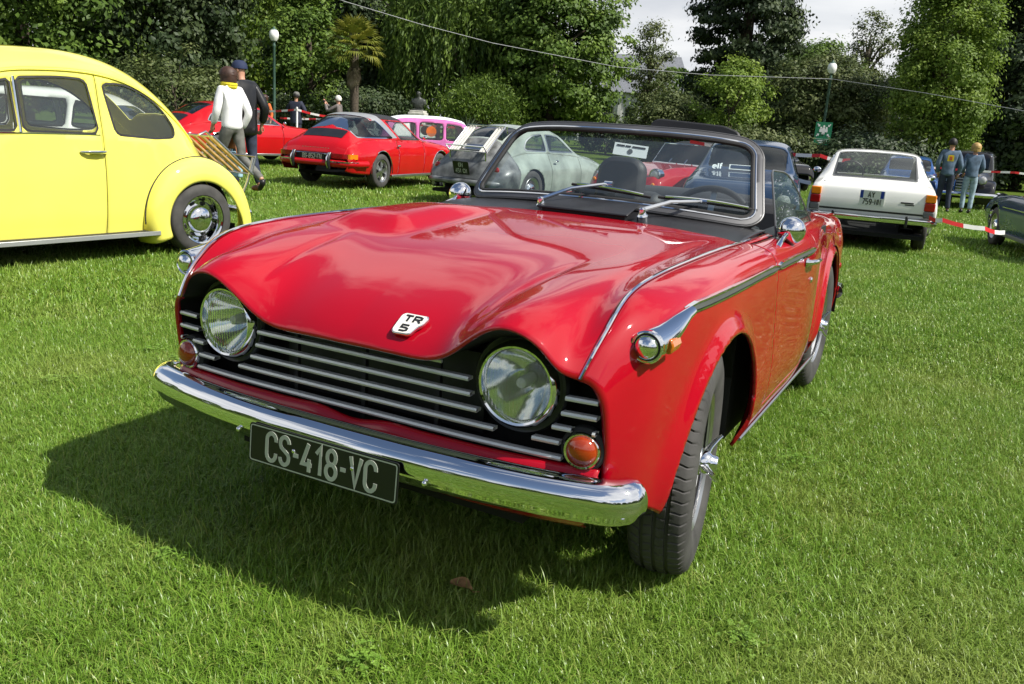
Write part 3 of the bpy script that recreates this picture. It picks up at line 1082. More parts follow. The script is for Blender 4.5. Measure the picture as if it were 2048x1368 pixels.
for s in (1, -1):
    for seg, (ya, yb) in enumerate(((-.345, .604), (.620, 1.30))):
        strip = empty('side_trim', (0, 0, 0), parent=car)
        n = 30
        ys = [ya + (yb - ya) * i / n for i in range(n + 1)]
        zs = [.8125 - .010 * max(0, y) / 1.3 for y in ys]
        xs = [float(side_x(y, z)) for y, z in zip(ys, zs)]
        k = np.polyfit(ys, xs, 3)
        xs = [float(np.polyval(k, y)) for y in ys]
        for nm, mt, zo, hh, th in (('strip', 'strip_grey', 0, .0085, .0065), ('edge', 'chrome', .0105, .0028, .0085), ('edge', 'chrome', -.0105, .0028, .0085)):
            V, F = [], []
            for x, y, z in zip(xs, ys, zs):
                t = min(1.0, (yb - y) / .08 + .25) * min(1.0, (y - ya) / .10 + .45)
                zo2 = zo * t
                h2 = hh * t
                for dx, dz in ((-.004, -h2), (th, -h2 * .8), (th, h2 * .8), (-.004, h2)):
                    V.append((s * (x + dx), y, z + zo2 + dz))
            for i in range(n):
                for q in range(4):
                    F.append((i * 4 + q, i * 4 + (q + 1) % 4, (i + 1) * 4 + (q + 1) % 4, (i + 1) * 4 + q))
            F += [(0, 1, 2, 3), tuple(n * 4 + q for q in (3, 2, 1, 0))]
            B().add(V, F).build(nm, mt, strip, smooth=False)
    # sill bright strip
    pts = [(s * .722, .45 + 1.36 * i / 12, .252) for i in range(13)]
    B().tube(pts, .006, 6).build('sill_strip', 'alloy', car)
    # door handle and lock
    hd = empty('door_handle', (s * .748, 1.17, .768), parent=car)
    B().tube([(s * -.004, -.055, 0), (s * .018, -.050, .002), (s * .027, -.02, .003), (s * .029, .03, .002), (s * .026, .075, 0), (s * .02, .085, -.002)], [.013, .0105, .009, .0085, .0095, .006], 10).build('grip', 'chrome', hd)
    B().lathe([(.018, 0), (.016, .006), (1e-5, .007)], 16, Matrix.Translation((0, -.05, 0)) @ Matrix.Rotation(R_(90 * s), 4, 'Y')).build('escutcheon', 'chrome', hd)
    B().lathe([(.012, 0), (.012, .006), (.008, .011), (1e-5, .012)], 16, Matrix.Translation((s * .745, 1.255, .685)) @ Matrix.Rotation(R_(90 * s), 4, 'Y')).build('door_lock', 'chrome', car)
    # wing mirrors
    mr = empty('door_mirror', (s * .690, .925, .852), parent=car)
    B().tube([(s * .004, -.135, -.004), (s * .004, -.085, .014), (s * .002, -.03, .026), (s * .008, .0, .038)], [.011, .009, .0085, .009], 10).build('stem', 'chrome', mr)
    B().lathe([(.016, 0), (.014, .006), (1e-5, .008)], 16, Matrix.Translation((s * .004, -.138, -.008))).build('foot', 'chrome', mr)
    n = 12
    pr = [(1e-5, .052)] + [(.050 * math.sin(R_(100) * i / n), .050 * math.cos(R_(100) * i / n) * 1.05) for i in range(1, n + 1)] + [(.047, -.016)]
    B().lathe(pr, 32, Matrix.Translation((s * .012, .035, .045)) @ Matrix.Rotation(R_(86), 4, 'X') @ Matrix.Rotation(R_(8 * s), 4, 'Y')).build('shell', 'chrome', mr)
    B().lathe([(.047, -.017), (1e-5, -.017)], 32, Matrix.Translation((s * .012, .035, .045)) @ Matrix.Rotation(R_(86), 4, 'X')).build('mirror_glass', 'chrome', mr)

# windscreen -------------------------------------------------------------
ws = empty('windscreen', (0, 0, 0), parent=car)
def wsP(u, t):
    bx, by, bz = .628 * u, .730 + .175 * u * u, .925 - .040 * u * u
    tx, ty, tz = .540 * u, 1.035 + .095 * u * u, 1.222 - .030 * u ** 4 - .004 * u * u
    bow = 4 * t * (1 - t)
    return (bx + (tx - bx) * t, by + (ty - by) * t - .012 * bow, bz + (tz - bz) * t)
nU, nT = 90, 44
GW = np.array([[wsP(-1 + 2 * i / nU, j / nT) for j in range(nT + 1)] for i in range(nU + 1)])
iuW, ivW = np.linspace(-1, 1, nU + 1), np.linspace(0, 1, nT + 1)
wsg = Patch.grid(GW, iuW, ivW, r0=-2, c0=-1).flip()
def ws_sd(V):
    # metres in developed plane
    X = V[:, 3] * (.628 + (.540 - .628) * V[:, 4])
    Y = V[:, 4] * .41
    hw = .628 + (.540 - .628) * V[:, 4]
    qx = np.abs(X) - (hw - .012)
    qy = np.abs(Y - .205) - .205
    r = .085
    qx, qy = qx + r, qy + r
    return np.hypot(np.maximum(qx, 0), np.maximum(qy, 0)) + np.minimum(np.maximum(qx, qy), 0) - r
frame = wsg.clip(lambda V: -ws_sd(V)).clip(lambda V: ws_sd(V) + np.where(V[:, 4] > .5, .024, .030))
frame.offset(.014).build('frame', 'grey_frame', ws, solid=.026, bevel=.006)
def loop(sd, d0, off, rad, nm, m_, n=160):
    # march rays in (u,t) from the centre to the level set
    out = []
    for k in range(n):
        a = 2 * math.pi * k / n
        lo, hi = 0.0, 1.6
        for _ in range(26):
            md = (lo + hi) / 2
            u, t = md * math.cos(a), .5 + .5 * md * math.sin(a)
            v = ws_sd(np.array([[0, 0, 0, u, t]]))[0] if 0 <= t <= 1 and abs(u) <= 1 else 1
            if v < d0:
                lo = md
            else:
                hi = md
        u, t = lo * math.cos(a), .5 + .5 * lo * math.sin(a)
        p = Vector(wsP(u, t))
        e1 = Vector(wsP(u + .01, t)) - p
        e2 = Vector(wsP(u, t + .01)) - p
        nn = e1.cross(e2).normalized()
        if nn.y > 0:
            nn = -nn
        out.append(p + nn * off)
    return B().tube(out, rad, 8, closed=True).build(nm, m_, ws)
loop(ws_sd, -.029, .014, .0042, 'chrome_bead', 'chrome')
loop(ws_sd, -.038, .009, .0090, 'seal', 'rubber')
loop(ws_sd, -.004, .006, .009, 'outer_seal', 'black_trim')
wsg.clip(lambda V: -.033 - ws_sd(V)).offset(-.004).build('glass', 'windscreen_glass', ws)
# scuttle panel below it, black
sc_rows = []
for t in np.linspace(0, 1, 7):
    rw = []
    for i in range(31):
        u = -1 + i / 15
        a = Vector((.612 * u, .603 - .04 * u * u, .893 - .020 * u * u))
        c = Vector(wsP(u * .985, 0)) + Vector((0, .02, .004))
        p = a.lerp(c, t)
        rw.append(tuple(p + Vector((0, 0, .006 * math.sin(math.pi * t)))))
    sc_rows.append(rw)
Gs, a_, b2_ = surf(sc_rows, .02, .02)
Patch.grid(Gs, a_, b2_).build('scuttle', 'black_satin', car, solid=.004)
# red wing tops beside the scuttle
for s in (1, -1):
    P = Patch.grid(Gb, iu, iv, c0=6.7, c1=7.3).clip(lambda V: V[:, 1] - .56).clip(lambda V: 1.0 - V[:, 1]).offset(-.002)
    (P if s > 0 else P.mirror()).build('scuttle_side', 'red_paint', car, solid=.004)
# raised black vent flap
vf = B()
vf.box((.02, .675, .934), (.36, .13, .008), M=Matrix.Rotation(R_(16), 4, 'X'))
vf.build('vent_flap', 'black_satin', car, bevel=.004)
B().box((.02, .69, .908), (.33, .12, .02)).build('vent_base', 'black_trim', car, smooth=False)
# wipers -------------------------------------------------------------
def wiper(px, u0, t0, ang, nm='wiper'):
    base = Vector((px, .645, .918))
    w = empty(nm, tuple(base), parent=car)
    def S(u, t, o=.03):
        p = Vector(wsP(u, t))
        return p + Vector((0, -.75, .62)).normalized() * o - base
    B().lathe([(.020, -.03), (.020, .004), (.013, .012), (.011, .03), (1e-5, .034)], 16, Matrix.Rotation(R_(20), 4, 'X')).build('pivot', 'chrome', w)
    tip = S(u0, t0, .028)
    mid = Vector((0, 0, .028)).lerp(tip, .45) + Vector((0, -.006, .012))
    B().tube([(0, 0, .024), tuple(mid), tuple(tip)], [.0085, .0065, .0052], 8).build('arm', 'chrome', w)
    B().tube([tuple(tip - Vector((.016, 0, 0))), tuple(tip + Vector((.016, 0, 0)))], .009, 8).build('joint', 'chrome', w)
    # blade
    a, c = ang
    pa, pb = S(*a, .016), S(*c, .016)
    pts = [S(a[0] + (c[0] - a[0]) * i / 12, a[1] + (c[1] - a[1]) * i / 12, .014) for i in range(13)]
    B().tube([tuple(p) for p in pts], .0055, 6).build('blade', 'rubber', w)
    pts2 = [S(a[0] + (c[0] - a[0]) * i / 12, a[1] + (c[1] - a[1]) * i / 12, .019 + .010 * math.sin(math.pi * i / 12)) for i in range(1, 12)]
    B().tube([tuple(p) for p in pts2], .0045, 6).build('blade_carrier', 'chrome', w)
wiper(-.155, .09, .235, ((-.16, .215), (.36, .160)))
wiper(.245, .66, .175, ((.40, .175), (.95, .20)))
# sun visor folded up over the driver's side of the rail
sv = B()
pl = round_poly([(.06, -.020), (.435, -.050), (.425, -.008), (.36, .014), (.09, .028), (.06, .012)], .02, 4)
sv.poly(pl, .020, M=Matrix.Translation((0, 1.16, 1.236)) @ Matrix.Rotation(R_(-14), 4, 'X'))
sv.build('sun_visor', 'vinyl_black', car, bevel=.007)
B().tube([(.425, 1.13, 1.19), (.44, 1.155, 1.20), (.41, 1.16, 1.212)], .005, 6).build('visor_pivot', 'chrome', car)
# cockpit --------------------------------------------------------------
db = B()
db.box((0, .98, .845), (1.16, .16, .10))
db.build('dashboard', 'vinyl_black', car, bevel=.03)
B().box((0, .875, .892), (1.12, .15, .012)).build('dash_top', 'vinyl_black', car, bevel=.005)
stw = empty('steering_wheel', (.33, 1.16, .835), parent=car)
stw.rotation_euler = (R_(66), 0, 0)
B().tube([(.185 * math.cos(2 * math.pi * k / 48), .185 * math.sin(2 * math.pi * k / 48), 0) for k in range(48)], .0125, 10, closed=True).build('rim', 'vinyl_black', stw)
for k in range(3):
    a = R_(90 + 120 * k)
    B().box((.09 * math.cos(a), .09 * math.sin(a), -.012), (.18, .024, .004), rz=a).build('spoke', 'alloy', stw, smooth=False)
B().lathe([(.045, -.02), (.045, .0), (.03, .012), (1e-5, .014)], 24).build('hub', 'vinyl_black', stw)
def seat(x, headrest):
    s_ = empty('seat', (x, 1.62, .26), parent=car)
    B().box((0, -.14, .13), (.46, .50, .16)).build('cushion', 'vinyl_black', s_, bevel=.05)
    B().box((0, .17, .38), (.46, .13, .58), M=Matrix.Rotation(R_(-12), 4, 'X')).build('backrest', 'vinyl_black', s_, bevel=.055)
    if headrest:
        pl = round_poly([(-.128, -.13), (.128, -.13), (.122, .09), (.07, .132), (-.07, .132), (-.122, .09)], .05, 6)
        b = B()
        b.poly(pl, .085, M=Matrix.Translation((0, .20, .690)) @ Matrix.Rotation(R_(-10), 4, 'X'))
        b.build('headrest', 'vinyl_black', s_, bevel=.028)
        for q in (-.05, .05):
            B().tube([(q, .20, .50), (q, .21, .62)], .006, 6).build('post', 'chrome', s_)
seat(-.30, True)
seat(.33, False)
B().box((0, 1.93, .62), (1.20, .06, .56)).build('rear_bulkhead', 'vinyl_black', car, smooth=False)
B().box((0, 1.5, .40), (.16, 1.2, .26)).build('tunnel', 'vinyl_black', car, bevel=.04)
for s in (1, -1):
    B().box((s * .675, 1.12, .56), (.03, 1.5, .58)).build('door_lining', 'vinyl_black', car, smooth=False)
    P = Patch.grid(Gb, iu, iv, c0=6.2, c1=7.3).clip(lambda V: V[:, 1] - 1.0).clip(lambda V: 1.99 - V[:, 1]).offset(-.004)
    (P if s > 0 else P.mirror()).build('door_capping', 'vinyl_black', car, solid=.006)
# folded hood under its black cover
hv = []
for i, (yy, zz_, hw) in enumerate(((1.80, .86, .50), (1.82, .915, .52), (1.90, .945, .53), (2.02, .945, .52), (2.12, .925, .50), (2.16, .885, .48))):
    hv.append([(x * hw, yy + .05 * (1 - x * x), zz_ - .03 * abs(x) ** 3) for x in np.linspace(-1, 1, 13)])
Gh, a_, b2_ = surf(hv, .03, .05)
Patch.grid(Gh, a_, b2_).build('hood_cover', 'vinyl_black', car, solid=.004)
# raised door glass -------------------------------------------------------
for s in (1,):
    pl = round_poly([(.95, .86), (1.06, 1.10), (1.36, 1.085), (1.56, .97), (1.70, .86)], [.01, .03, .12, .10, .02], 6)
    M = Matrix(((1, 0, 0, s * .655), (0, 1, 0, 0), (0, 0, 1, 0), (0, 0, 0, 1)))
    b = B()
    b.poly([(y, z) for y, z in pl], .004, axis=0)
    b.V = [(s * (.655 - (v[2] - .86) * .30) + v[0], v[1], v[2]) for v in b.V]
    b.build('door_glass', 'windscreen_glass', car, smooth=False)
    B().tube([(s * (.655 - (z - .86) * .30), y, z) for y, z in pl[6:-6]], .004, 6).build('glass_edge', 'strip_grey', car)
# wheels --------------------------------------------------------------------
def tyre_mesh(r=.325, w=.165, rr=.192, blocks=64, fine=True):
    """axis = local X, outer face +X"""
    hw = w / 2
    crown = [(-hw * .80, r - .010), (-hw * .77, r - .004)]
    tw = hw * .76
    grooves = [-.036, -.004, .028] if fine else [-.02, .02]
    xs = []
    x = -tw
    prof = []
    for g in grooves:
        prof += [(g - .0055, 0, 1), (g - .004, -.007, 2), (g + .004, -.007, 2), (g + .0055, 0, 1)]
    ext = []
    last = -tw
    pts = [(-tw, 0, 0)]
    for q in prof:
        pts.append(q)
    pts.append((tw, 0, 0))
    # densify the ribs
    out = []
    for a, b in zip(pts[:-1], pts[1:]):
        out.append(a)
        if b[0] - a[0] > .012:
            m = 4
            for k in range(1, m):
                out.append((a[0] + (b[0] - a[0]) * k / m, 0, 0))
    out.append(pts[-1])
    crownr = lambda x: r - .010 * (abs(x) / tw) ** 2.4
    side_o = [(tw, crownr(tw) - .000), (hw * .90, r - .022), (hw * .985, r - .045), (hw * 1.0, r - .068), (hw * .97, r - .095), (hw * .86, rr + .012), (hw * .80, rr + .004), (hw * .74, rr - .002)]
    side_i = [(-x, y) for x, y in side_o][::-1]
    P = [(x, y, 3) for x, y in side_i[:-1]] + [(x, crownr(x) + d, k) for x, d, k in out] + [(x, y, 3) for x, y in side_o[1:]]
    step = 8 if fine else 2
    n = blocks * step
    V, F = [], []
    m = len(P)
    for i in range(n):
        a = 2 * math.pi * i / n
        ph = i % step
        for x, y, k in P:
            rr_ = y
            aa = a
            if fine and k in (0, 1):
                shoulder = abs(x) > .036
                if shoulder and ph in (0,):
                    rr_ -= .006
                elif not shoulder and ph == 4 and abs(x - .012) > .004:
                    rr_ -= .004
                aa = a + (.010 * math.sin(x * 120))
            if fine and k == 3 and abs(x) > hw * .85 and y > r - .03 and ph == 0:
                rr_ -= .003
            V.append((x, rr_ * math.cos(aa), rr_ * math.sin(aa)))
    for i in range(n):
        j = (i + 1) % n
        for q in range(m - 1):
            F.append((i * m + q, i * m + q + 1, j * m + q + 1, j * m + q))
    return V, F
SHARED = {}
def shared(key, fn):
    if key not in SHARED:
        o = fn()
        SHARED[key] = o.data
        return o
    return None
def put(key, name, fn, parent, M=None):
    """build once, then reuse mesh data"""
    if key in SHARED:
        o = link(bpy.data.objects.new(name, SHARED[key]), parent)
    else:
        o = fn(name, parent)
        SHARED[key] = o.data
    return o
XAX = Matrix.Rotation(R_(90), 4, 'Y')             # local z -> +x
def wire_wheel(parent, loc, rz):
    w = empty('wheel', loc, rz, parent)
    put('tyreV', 'tyre', lambda n, p: (lambda VF: B().add(*VF).build(n, 'tyre_rubber', p))(tyre_mesh()), w)
    def rim(n, p):
        b = B()
        b.lathe([(.186, .060), (.196, .068), (.199, .064), (.197, .052), (.184, .046), (.176, .020), (.174, -.05), (.192, -.06), (.196, -.068)], 64, XAX)
        return b.build(n, 'alloy', p)
    put('wrim', 'rim', rim, w)
    def spokes(n, p):
        b = B()
        for k in range(60):
            a = 2 * math.pi * k / 60
            da = (.30 if k % 2 else -.30)
            if k % 3 == 0:
                h, rx, hx = .038, .030, .050
            else:
                h, rx, hx = .044, -.01 if k % 3 == 1 else .04, -.025
            p0 = (hx, h * math.cos(a + da * 2.2), h * math.sin(a + da * 2.2))
            p1 = (rx, .176 * math.cos(a), .176 * math.sin(a))
            b.tube([p0, p1], .0024, 5, caps=False)
        return b.build(n, 'alloy', p)
    put('wspk', 'spokes', spokes, w)
    def hub(n, p):
        b = B()
        b.lathe([(.050, -.06), (.046, -.02), (.040, .03), (.042, .058), (.038, .064), (.030, .066)], 32, XAX)
        return b.build(n, 'alloy', p)
    put('whub', 'hub', hub, w)
    def spin(n, p):
        b = B()
        b.lathe([(.034, .060), (.034, .078), (.030, .086), (.024, .092), (.022, .106), (.019, .110), (1e-5, .111)], 28, XAX)
        for k in range(3):
            a = R_(62 + 120 * k)
            c, s = math.cos(a), math.sin(a)
            pts = [(.074, .020 * c, .020 * s), (.083, .045 * c, .045 * s), (.098, .068 * c, .068 * s), (.110, .082 * c, .082 * s)]
            b.tube(pts, [.014, .011, .0085, .005], 10, flat=.65)
        return b.build(n, 'chrome', p)
    put('wspin', 'spinner', spin, w)
    b_ = put('wdrum', 'brake_drum', lambda n, p: B().lathe([(1e-5, -.03), (.13, -.03), (.14, -.05), (.14, -.08)], 32, XAX).build(n, 'black_trim', p), w)
    return w
wire_wheel(car, (.655, -.01, .322), R_(8.5))
wire_wheel(car, (-.655, -.01, .322), R_(180 + 8.5))
wire_wheel(car, (.606, 2.235, .322), 0)
wire_wheel(car, (-.606, 2.235, .322), R_(180))
# exhaust / rear bumper hint
rbm = B()
rbm.tube([(-.64, 2.98, .38), (-.63, 3.12, .38), (-.56, 3.20, .38), (0, 3.24, .38), (.56, 3.20, .38), (.63, 3.12, .38), (.64, 2.98, .38)], .038, 12)
rbm.build('rear_bumper', 'chrome', car)
B().lathe([(.0, 0), (.045, .0), (.045, .05), (.03, .08), (1e-5, .085)], 16, Matrix.Translation((.615, 2.90, .545)) @ XAX @ Matrix.Diagonal((.5, .5, .5, 1))).build('rear_lamp', 'red_lens', car)
# ================================================================== other cars
def shell(rows, du=.05, dv=.04):
    """rows: y, ztop, wc, zc, wb, zb, wm, zm, ws, zs  -> half body net"""
    net = []
    for y, zt, wc, zc, wb, zb, wm, zm, ws_, zs in rows:
        z1 = zt - (zt - zc) * .10
        z2 = zt - (zt - zc) * .42
        net.append([(0, y, zt), (wc * .5, y, z1), (wc * .84, y, z2), (wc, y, zc), ((wc + wb) / 2 + .012, y, (zc + zb) / 2),
                    (wb, y, zb), (wm, y, zm), ((wm + ws_) / 2 + .012, y, (zm + zs) / 2), (ws_, y, zs)])
    G, a, b = surf(net, du, dv, pch, pch)
    return Patch.grid(G, a, b)
def yz(sd):
    return lambda V: sd(V[:, 1], V[:, 2])
def circ(yc, zc, r):
    return lambda V: np.where((V[:, 4] > 4.5), np.hypot(V[:, 1] - yc, np.maximum(V[:, 2] - zc, 0)) - r, 1.0)
def both(P):
    return (P + P.mirror()).weld()
def windows(P, root, wins, gl='car_glass', rim='rubber', rw=.016):
    """cuts side windows (y,z polygons) from both halves"""
    for w in wins:
        pts, rad = w[0], w[1]
        cond = w[2] if len(w) > 2 else None
        glm = w[3] if len(w) > 3 else gl
        rimm = w[4] if len(w) > 4 else rim
        sd0 = sd_poly(round_poly(pts, rad, 6))
        lo, hi = (cond if cond else (2.2, 5.6))
        sd = lambda V: np.where((V[:, 4] > lo) & (V[:, 4] < hi), sd0(V[:, 1], V[:, 2]), .5)
        g = P.clip(lambda V: -sd(V) - .004)
        r = P.clip(lambda V: -sd(V)).clip(lambda V: sd(V) + rw)
        for sgn in (1, -1):
            if g.F:
                q = g.offset(-.006)
                (q if sgn > 0 else q.mirror()).build('window', glm, root)
            if r.F:
                q = r.offset(.003)
                (q if sgn > 0 else q.mirror()).build('window_trim', rimm, root)
        P = P.clip(sd)
    return P
def panels(P, col, cuts, gap=.0035):
    """roof part and side parts separated by shut lines at the given y values"""
    top = P.clip(lambda V: col - V[:, 4])
    side = P.clip(lambda V: V[:, 4] - col)
    segs = []
    rest = side
    for c in cuts:
        segs.append(rest.clip(lambda V: c - gap - V[:, 1]))
        rest = rest.clip(lambda V: V[:, 1] - c - gap)
    segs.append(rest)
    return top, segs
def build_panels(P, col, cuts, names, m, root, topname='body', solid=.006, gap=.0035):
    top, segs = panels(P, col, cuts, gap)
    both(top).build(topname, m, root, solid=solid)
    for nm, sgm in zip(names, segs):
        if sgm.F:
            sgm.build(nm, m, root, solid=solid)
            sgm.mirror().build(nm, m, root, solid=solid)
def simple_wheel(parent, loc, rz, r=.31, w=.17, rr=.19, style='cap', m='alloy'):
    wh = empty('wheel', loc, rz, parent)
    key = 'tyre%.3f%.3f%.3f' % (r, w, rr)
    put(key, 'tyre', lambda n, p: (lambda VF: B().add(*VF).build(n, 'tyre_rubber', p))(tyre_mesh(r, w, rr, 40, False)), wh)
    hw = w / 2
    k2 = 'rim%s%.3f%.3f' % (style, rr, w)
    def rim(n, p):
        b = B()
        if style == 'cap':
            b.lathe([(rr + .004, hw * .80), (rr, hw * .86), (rr - .012, hw * .78), (rr - .035, hw * .45), (rr - .05, hw * .40), (rr * .55, hw * .48), (1e-5, hw * .5)], 40, XAX)
        elif style == 'deep':
            b.lathe([(rr + .006, hw * .86), (rr + .002, hw * .93), (rr - .010, hw * .86), (rr - .022, hw * .55), (rr - .030, hw * .18), (rr - .042, hw * .05), (rr * .60, hw * .20), (rr * .52, hw * .30), (1e-5, hw * .3)], 56, XAX)
        else:
            b.lathe([(rr + .004, hw * .80), (rr, hw * .88), (rr - .012, hw * .84), (rr - .022, hw * .45), (rr - .022, -hw * .2)], 40, XAX)
            b.lathe([(.052, hw * .30), (.050, hw * .66), (.030, hw * .72), (1e-5, hw * .74)], 24, XAX)
            for k in range(5):
                a = 2 * math.pi * k / 5
                c, s = math.cos(a), math.sin(a)
                V = []
                for q, (rad, wd) in enumerate(((.03, .030), (rr * .55, .040), (rr - .018, .062))):
                    for sgn in (-1, 1):
                        V.append((hw * (.66 - .08 * q), rad * c - sgn * wd * s, rad * s + sgn * wd * c))
                    for sgn in (-1, 1):
                        V.append((hw * (.40 - .08 * q), rad * c - sgn * wd * s, rad * s + sgn * wd * c))
                F = []
                for q in range(2):
                    o = q * 4
                    F += [(o, o + 1, o + 5, o + 4), (o, o + 4, o + 6, o + 2), (o + 1, o + 3, o + 7, o + 5)]
                b.add(V, F)
        return b.build(n, m, p)
    put(k2 + m, 'rim', rim, wh)
    if style == 'cap' or style == 'deep':
        put('cap%s%.3f' % (style, rr), 'hubcap', lambda n, p: B().lathe([(rr * .60, hw * .36), (rr * .57, hw * .62), (rr * .45, hw * .88), (rr * .25, hw * 1.02), (1e-5, hw * 1.06)], 40, XAX).build(n, 'chrome', p), wh)
    if style == 'deep':
        def slots(n, p):
            b = B()
            for k in range(8):
                a = 2 * math.pi * (k + .5) / 8
                c, s = math.cos(a), math.sin(a)
                b.box((hw * .16, rr * .70 * c, rr * .70 * s), (.022, .042, .024), M=Matrix.Rotation(a + math.pi / 2, 4, 'X'))
            return b.build(n, 'black_trim', p, bevel=.006)
        put('slots%.3f' % rr, 'wheel_slots', slots, wh)
    else:
        put('disc%.3f' % rr, 'brake_drum', lambda n, p: B().lathe([(1e-5, -hw * .1), (rr - .03, -hw * .1), (rr - .02, -hw * .5)], 24, XAX).build(n, 'black_trim', p), wh)
    return wh
def underbody(root, y0, y1, w, arches, z=.22, hw=.64):
    b = B()
    b.box((0, (y0 + y1) / 2, z), (2 * w, y1 - y0, .05))
    for yc, r in arches:
        for s in (-1, 1):
            M = Matrix.Translation((s * .40, yc, .31)) @ XAX
            b.lathe([(r, 0), (r, s * (hw - .42))], 16, M, R_(90), R_(270))
            b.box((s * .40, yc, .42), (.02, r * 2, .46))
    b.build('underbody', 'black_matte', root, smooth=False)
def seats(root, pts, m='vinyl_black', h=.52):
    for x, y, z in pts:
        B().box((x, y, z), (.46, .12, h), M=Matrix.Rotation(R_(-12), 4, 'X')).build('seat', m, root, bevel=.04)
def place(name, x, y, head_deg, z0, label, cat='car', group=None):
    return tag(empty(name, (x, y, z0), R_(head_deg + 90)), label, cat, group)
def text_plate(root, name, loc, rot, size, lines, back, ink, strokes=.16):
    pl = empty(name, loc, 0, root)
    pl.rotation_euler = rot
    w, h = size
    B().poly(round_poly([(-w / 2, -h / 2), (w / 2, -h / 2), (w / 2, h / 2), (-w / 2, h / 2)], .012), .006).build('plate', back, pl, smooth=False)
    b = B()
    for txt, hh, ox, oz, wide in lines:
        lettering(b, txt, hh, hh * strokes, Matrix.Translation((ox, -.004, oz)), gap=.2, th=.003, wide=wide)
    b.build('plate_lettering', ink, pl, smooth=False)
    return pl
BACK = (0, 0, math.pi)

# ------------------------------------------------------------------ yellow beetle-shaped saloon
yc = place('yellow_saloon', -5.100, 2.957, 264.6, -.035, 'bright yellow rounded two-door saloon parked side-on at the left edge')
ROWSB = [(-3.05, .62, .22, .58, .26, .50), (-2.7, .84, .36, .80, .42, .66), (-2.3, .98, .46, .93, .53, .78), (-1.98, 1.08, .53, 1.02, .60, .86), (-1.62, 1.44, .535, 1.30, .63, .91),
         (-1.2, 1.556, .548, 1.395, .640, .92), (-.85, 1.560, .548, 1.400, .640, .92), (-.5, 1.498, .538, 1.335, .630, .91), (-.2, 1.358, .505, 1.185, .600, .88), (.08, 1.135, .445, .960, .540, .78),
         (.30, .900, .36, .72, .43, .62), (.46, .66, .26, .54, .32, .48), (.54, .42, .18, .38, .22, .34)]
netb = []
for y, zt, wg, zg, wb, zb in ROWSB:
    zs = .20 if y < .2 else .26
    netb.append([(0, y, zt), (wg * .48, y, zt - .012), (wg * .82, y, zt - (zt - zg) * .48), (wg, y, zg), ((wg + wb) / 2 + .006, y, (zg + zb) / 2), (wb, y, zb),
                 (wb + .018, y, zb * .60 + zs * .40), (wb + .012, y, zb * .3 + zs * .7), (wb - .02, y, zs)])
Gy, a_, b2_ = surf(netb, .03, .025, cub, pch)
P = Patch.grid(Gy, a_, b2_)
bw = [([(-.752, 1.335), (-.56, 1.345), (-.36, 1.275), (-.19, 1.155), (-.100, 1.02), (-.13, .945), (-.32, .935), (-.685, .958)], [.05, .1, .1, .1, .06, .05, .05, .05]),
      ([(-1.375, 1.335), (-1.06, 1.362), (-.862, 1.355), (-.815, .985), (-.835, .960), (-1.375, .968)], [.01, .1, .05, .03, .03, .01]),
      ([(-1.405, 1.325), (-1.405, .968), (-1.79, .968), (-1.70, 1.16), (-1.58, 1.28)], [.01, .01, .03, .1, .05])]
P = windows(P, yc, bw, gl='car_glass', rim='rubber', rw=.014)
# windscreen and rear window through the roof columns
wsd = lambda V: np.where((V[:, 4] < 3.2), np.maximum(np.abs(V[:, 1] + 1.80) - .13, np.abs(V[:, 0]) - .47), .5)
both(P.clip(lambda V: -wsd(V) - .003).offset(-.005)).build('windscreen', 'car_glass', yc)
P = P.clip(wsd)
rsd = lambda V: np.where((V[:, 4] < 3.0), np.maximum(np.abs(V[:, 1] + .04) - .13, np.abs(V[:, 0]) - .36), .5)
both(P.clip(lambda V: -rsd(V) - .003).offset(-.005)).build('rear_glass', 'car_glass', yc)
P = P.clip(rsd)
P = P.clip(circ(0, .30, .36)).clip(circ(-2.40, .30, .36))
build_panels(P, 2.9, [-1.83, -.79], ['front_quarter', 'door', 'rear_quarter'], 'yellow_paint', yc)
# rain gutter
gut = []
for k, y in enumerate(np.linspace(-1.62, .12, 40)):
    i = int(np.argmin(np.abs(Gy[:, 0, 1] - y)))
    j = int(np.argmin(np.abs(b2_ - 2.95)))
    gut.append(tuple(Gy[i, j] + np.array([.006, 0, 0])))
for s in (1, -1):
    B().tube([(s * x, y, z) for x, y, z in gut], .011, 6, flat=.7).build('rain_gutter', 'yellow_paint', yc)
# belt moulding crease + chrome window bead on the door
for s in (1, -1):
    pts = [(s * (.6245 + .006), y, .958) for y in np.linspace(-1.80, -.81, 12)]
    B().tube(pts, .008, 6).build('window_bead', 'chrome', yc)
    B().tube([(s * .602, -1.392, z) for z in np.linspace(.965, 1.32, 6)], .010, 6).V
    b = B()
    b.tube([(s * (.632 - (z - .965) * .16), -1.390, z) for z in np.linspace(.965, 1.335, 8)], .011, 6)
    b.build('vent_pillar', 'chrome', yc)
    h = empty('door_handle', (s * .655, -.885, .836), 0, yc)
    B().tube([(0, .10, 0), (s * .022, .085, .001), (s * .03, .03, .002), (s * .028, -.04, .002), (s * .012, -.085, 0), (0, -.10, 0)], [.012, .013, .0135, .013, .010, .006], 10).build('grip', 'chrome', h)
    B().ball((0, .02, -.008), .045, 16, 8, (.15, 1, .5)).build('finger_recess', 'yellow_paint', h)
    # running board
    rbd = empty('running_board', (0, 0, 0), 0, yc)
    B().box((s * .665, -1.18, .212), (.13, 1.56, .03)).build('board', 'rubber', rbd, bevel=.008)
    B().box((s * .733, -1.18, .214), (.012, 1.56, .034)).build('edge_strip', 'hoop_steel', rbd, bevel=.003)
    B().ball((s * .70, -1.72, 1.0), .055, 16, 10, (.8, .55, 1)).build('mirror', 'chrome', yc)
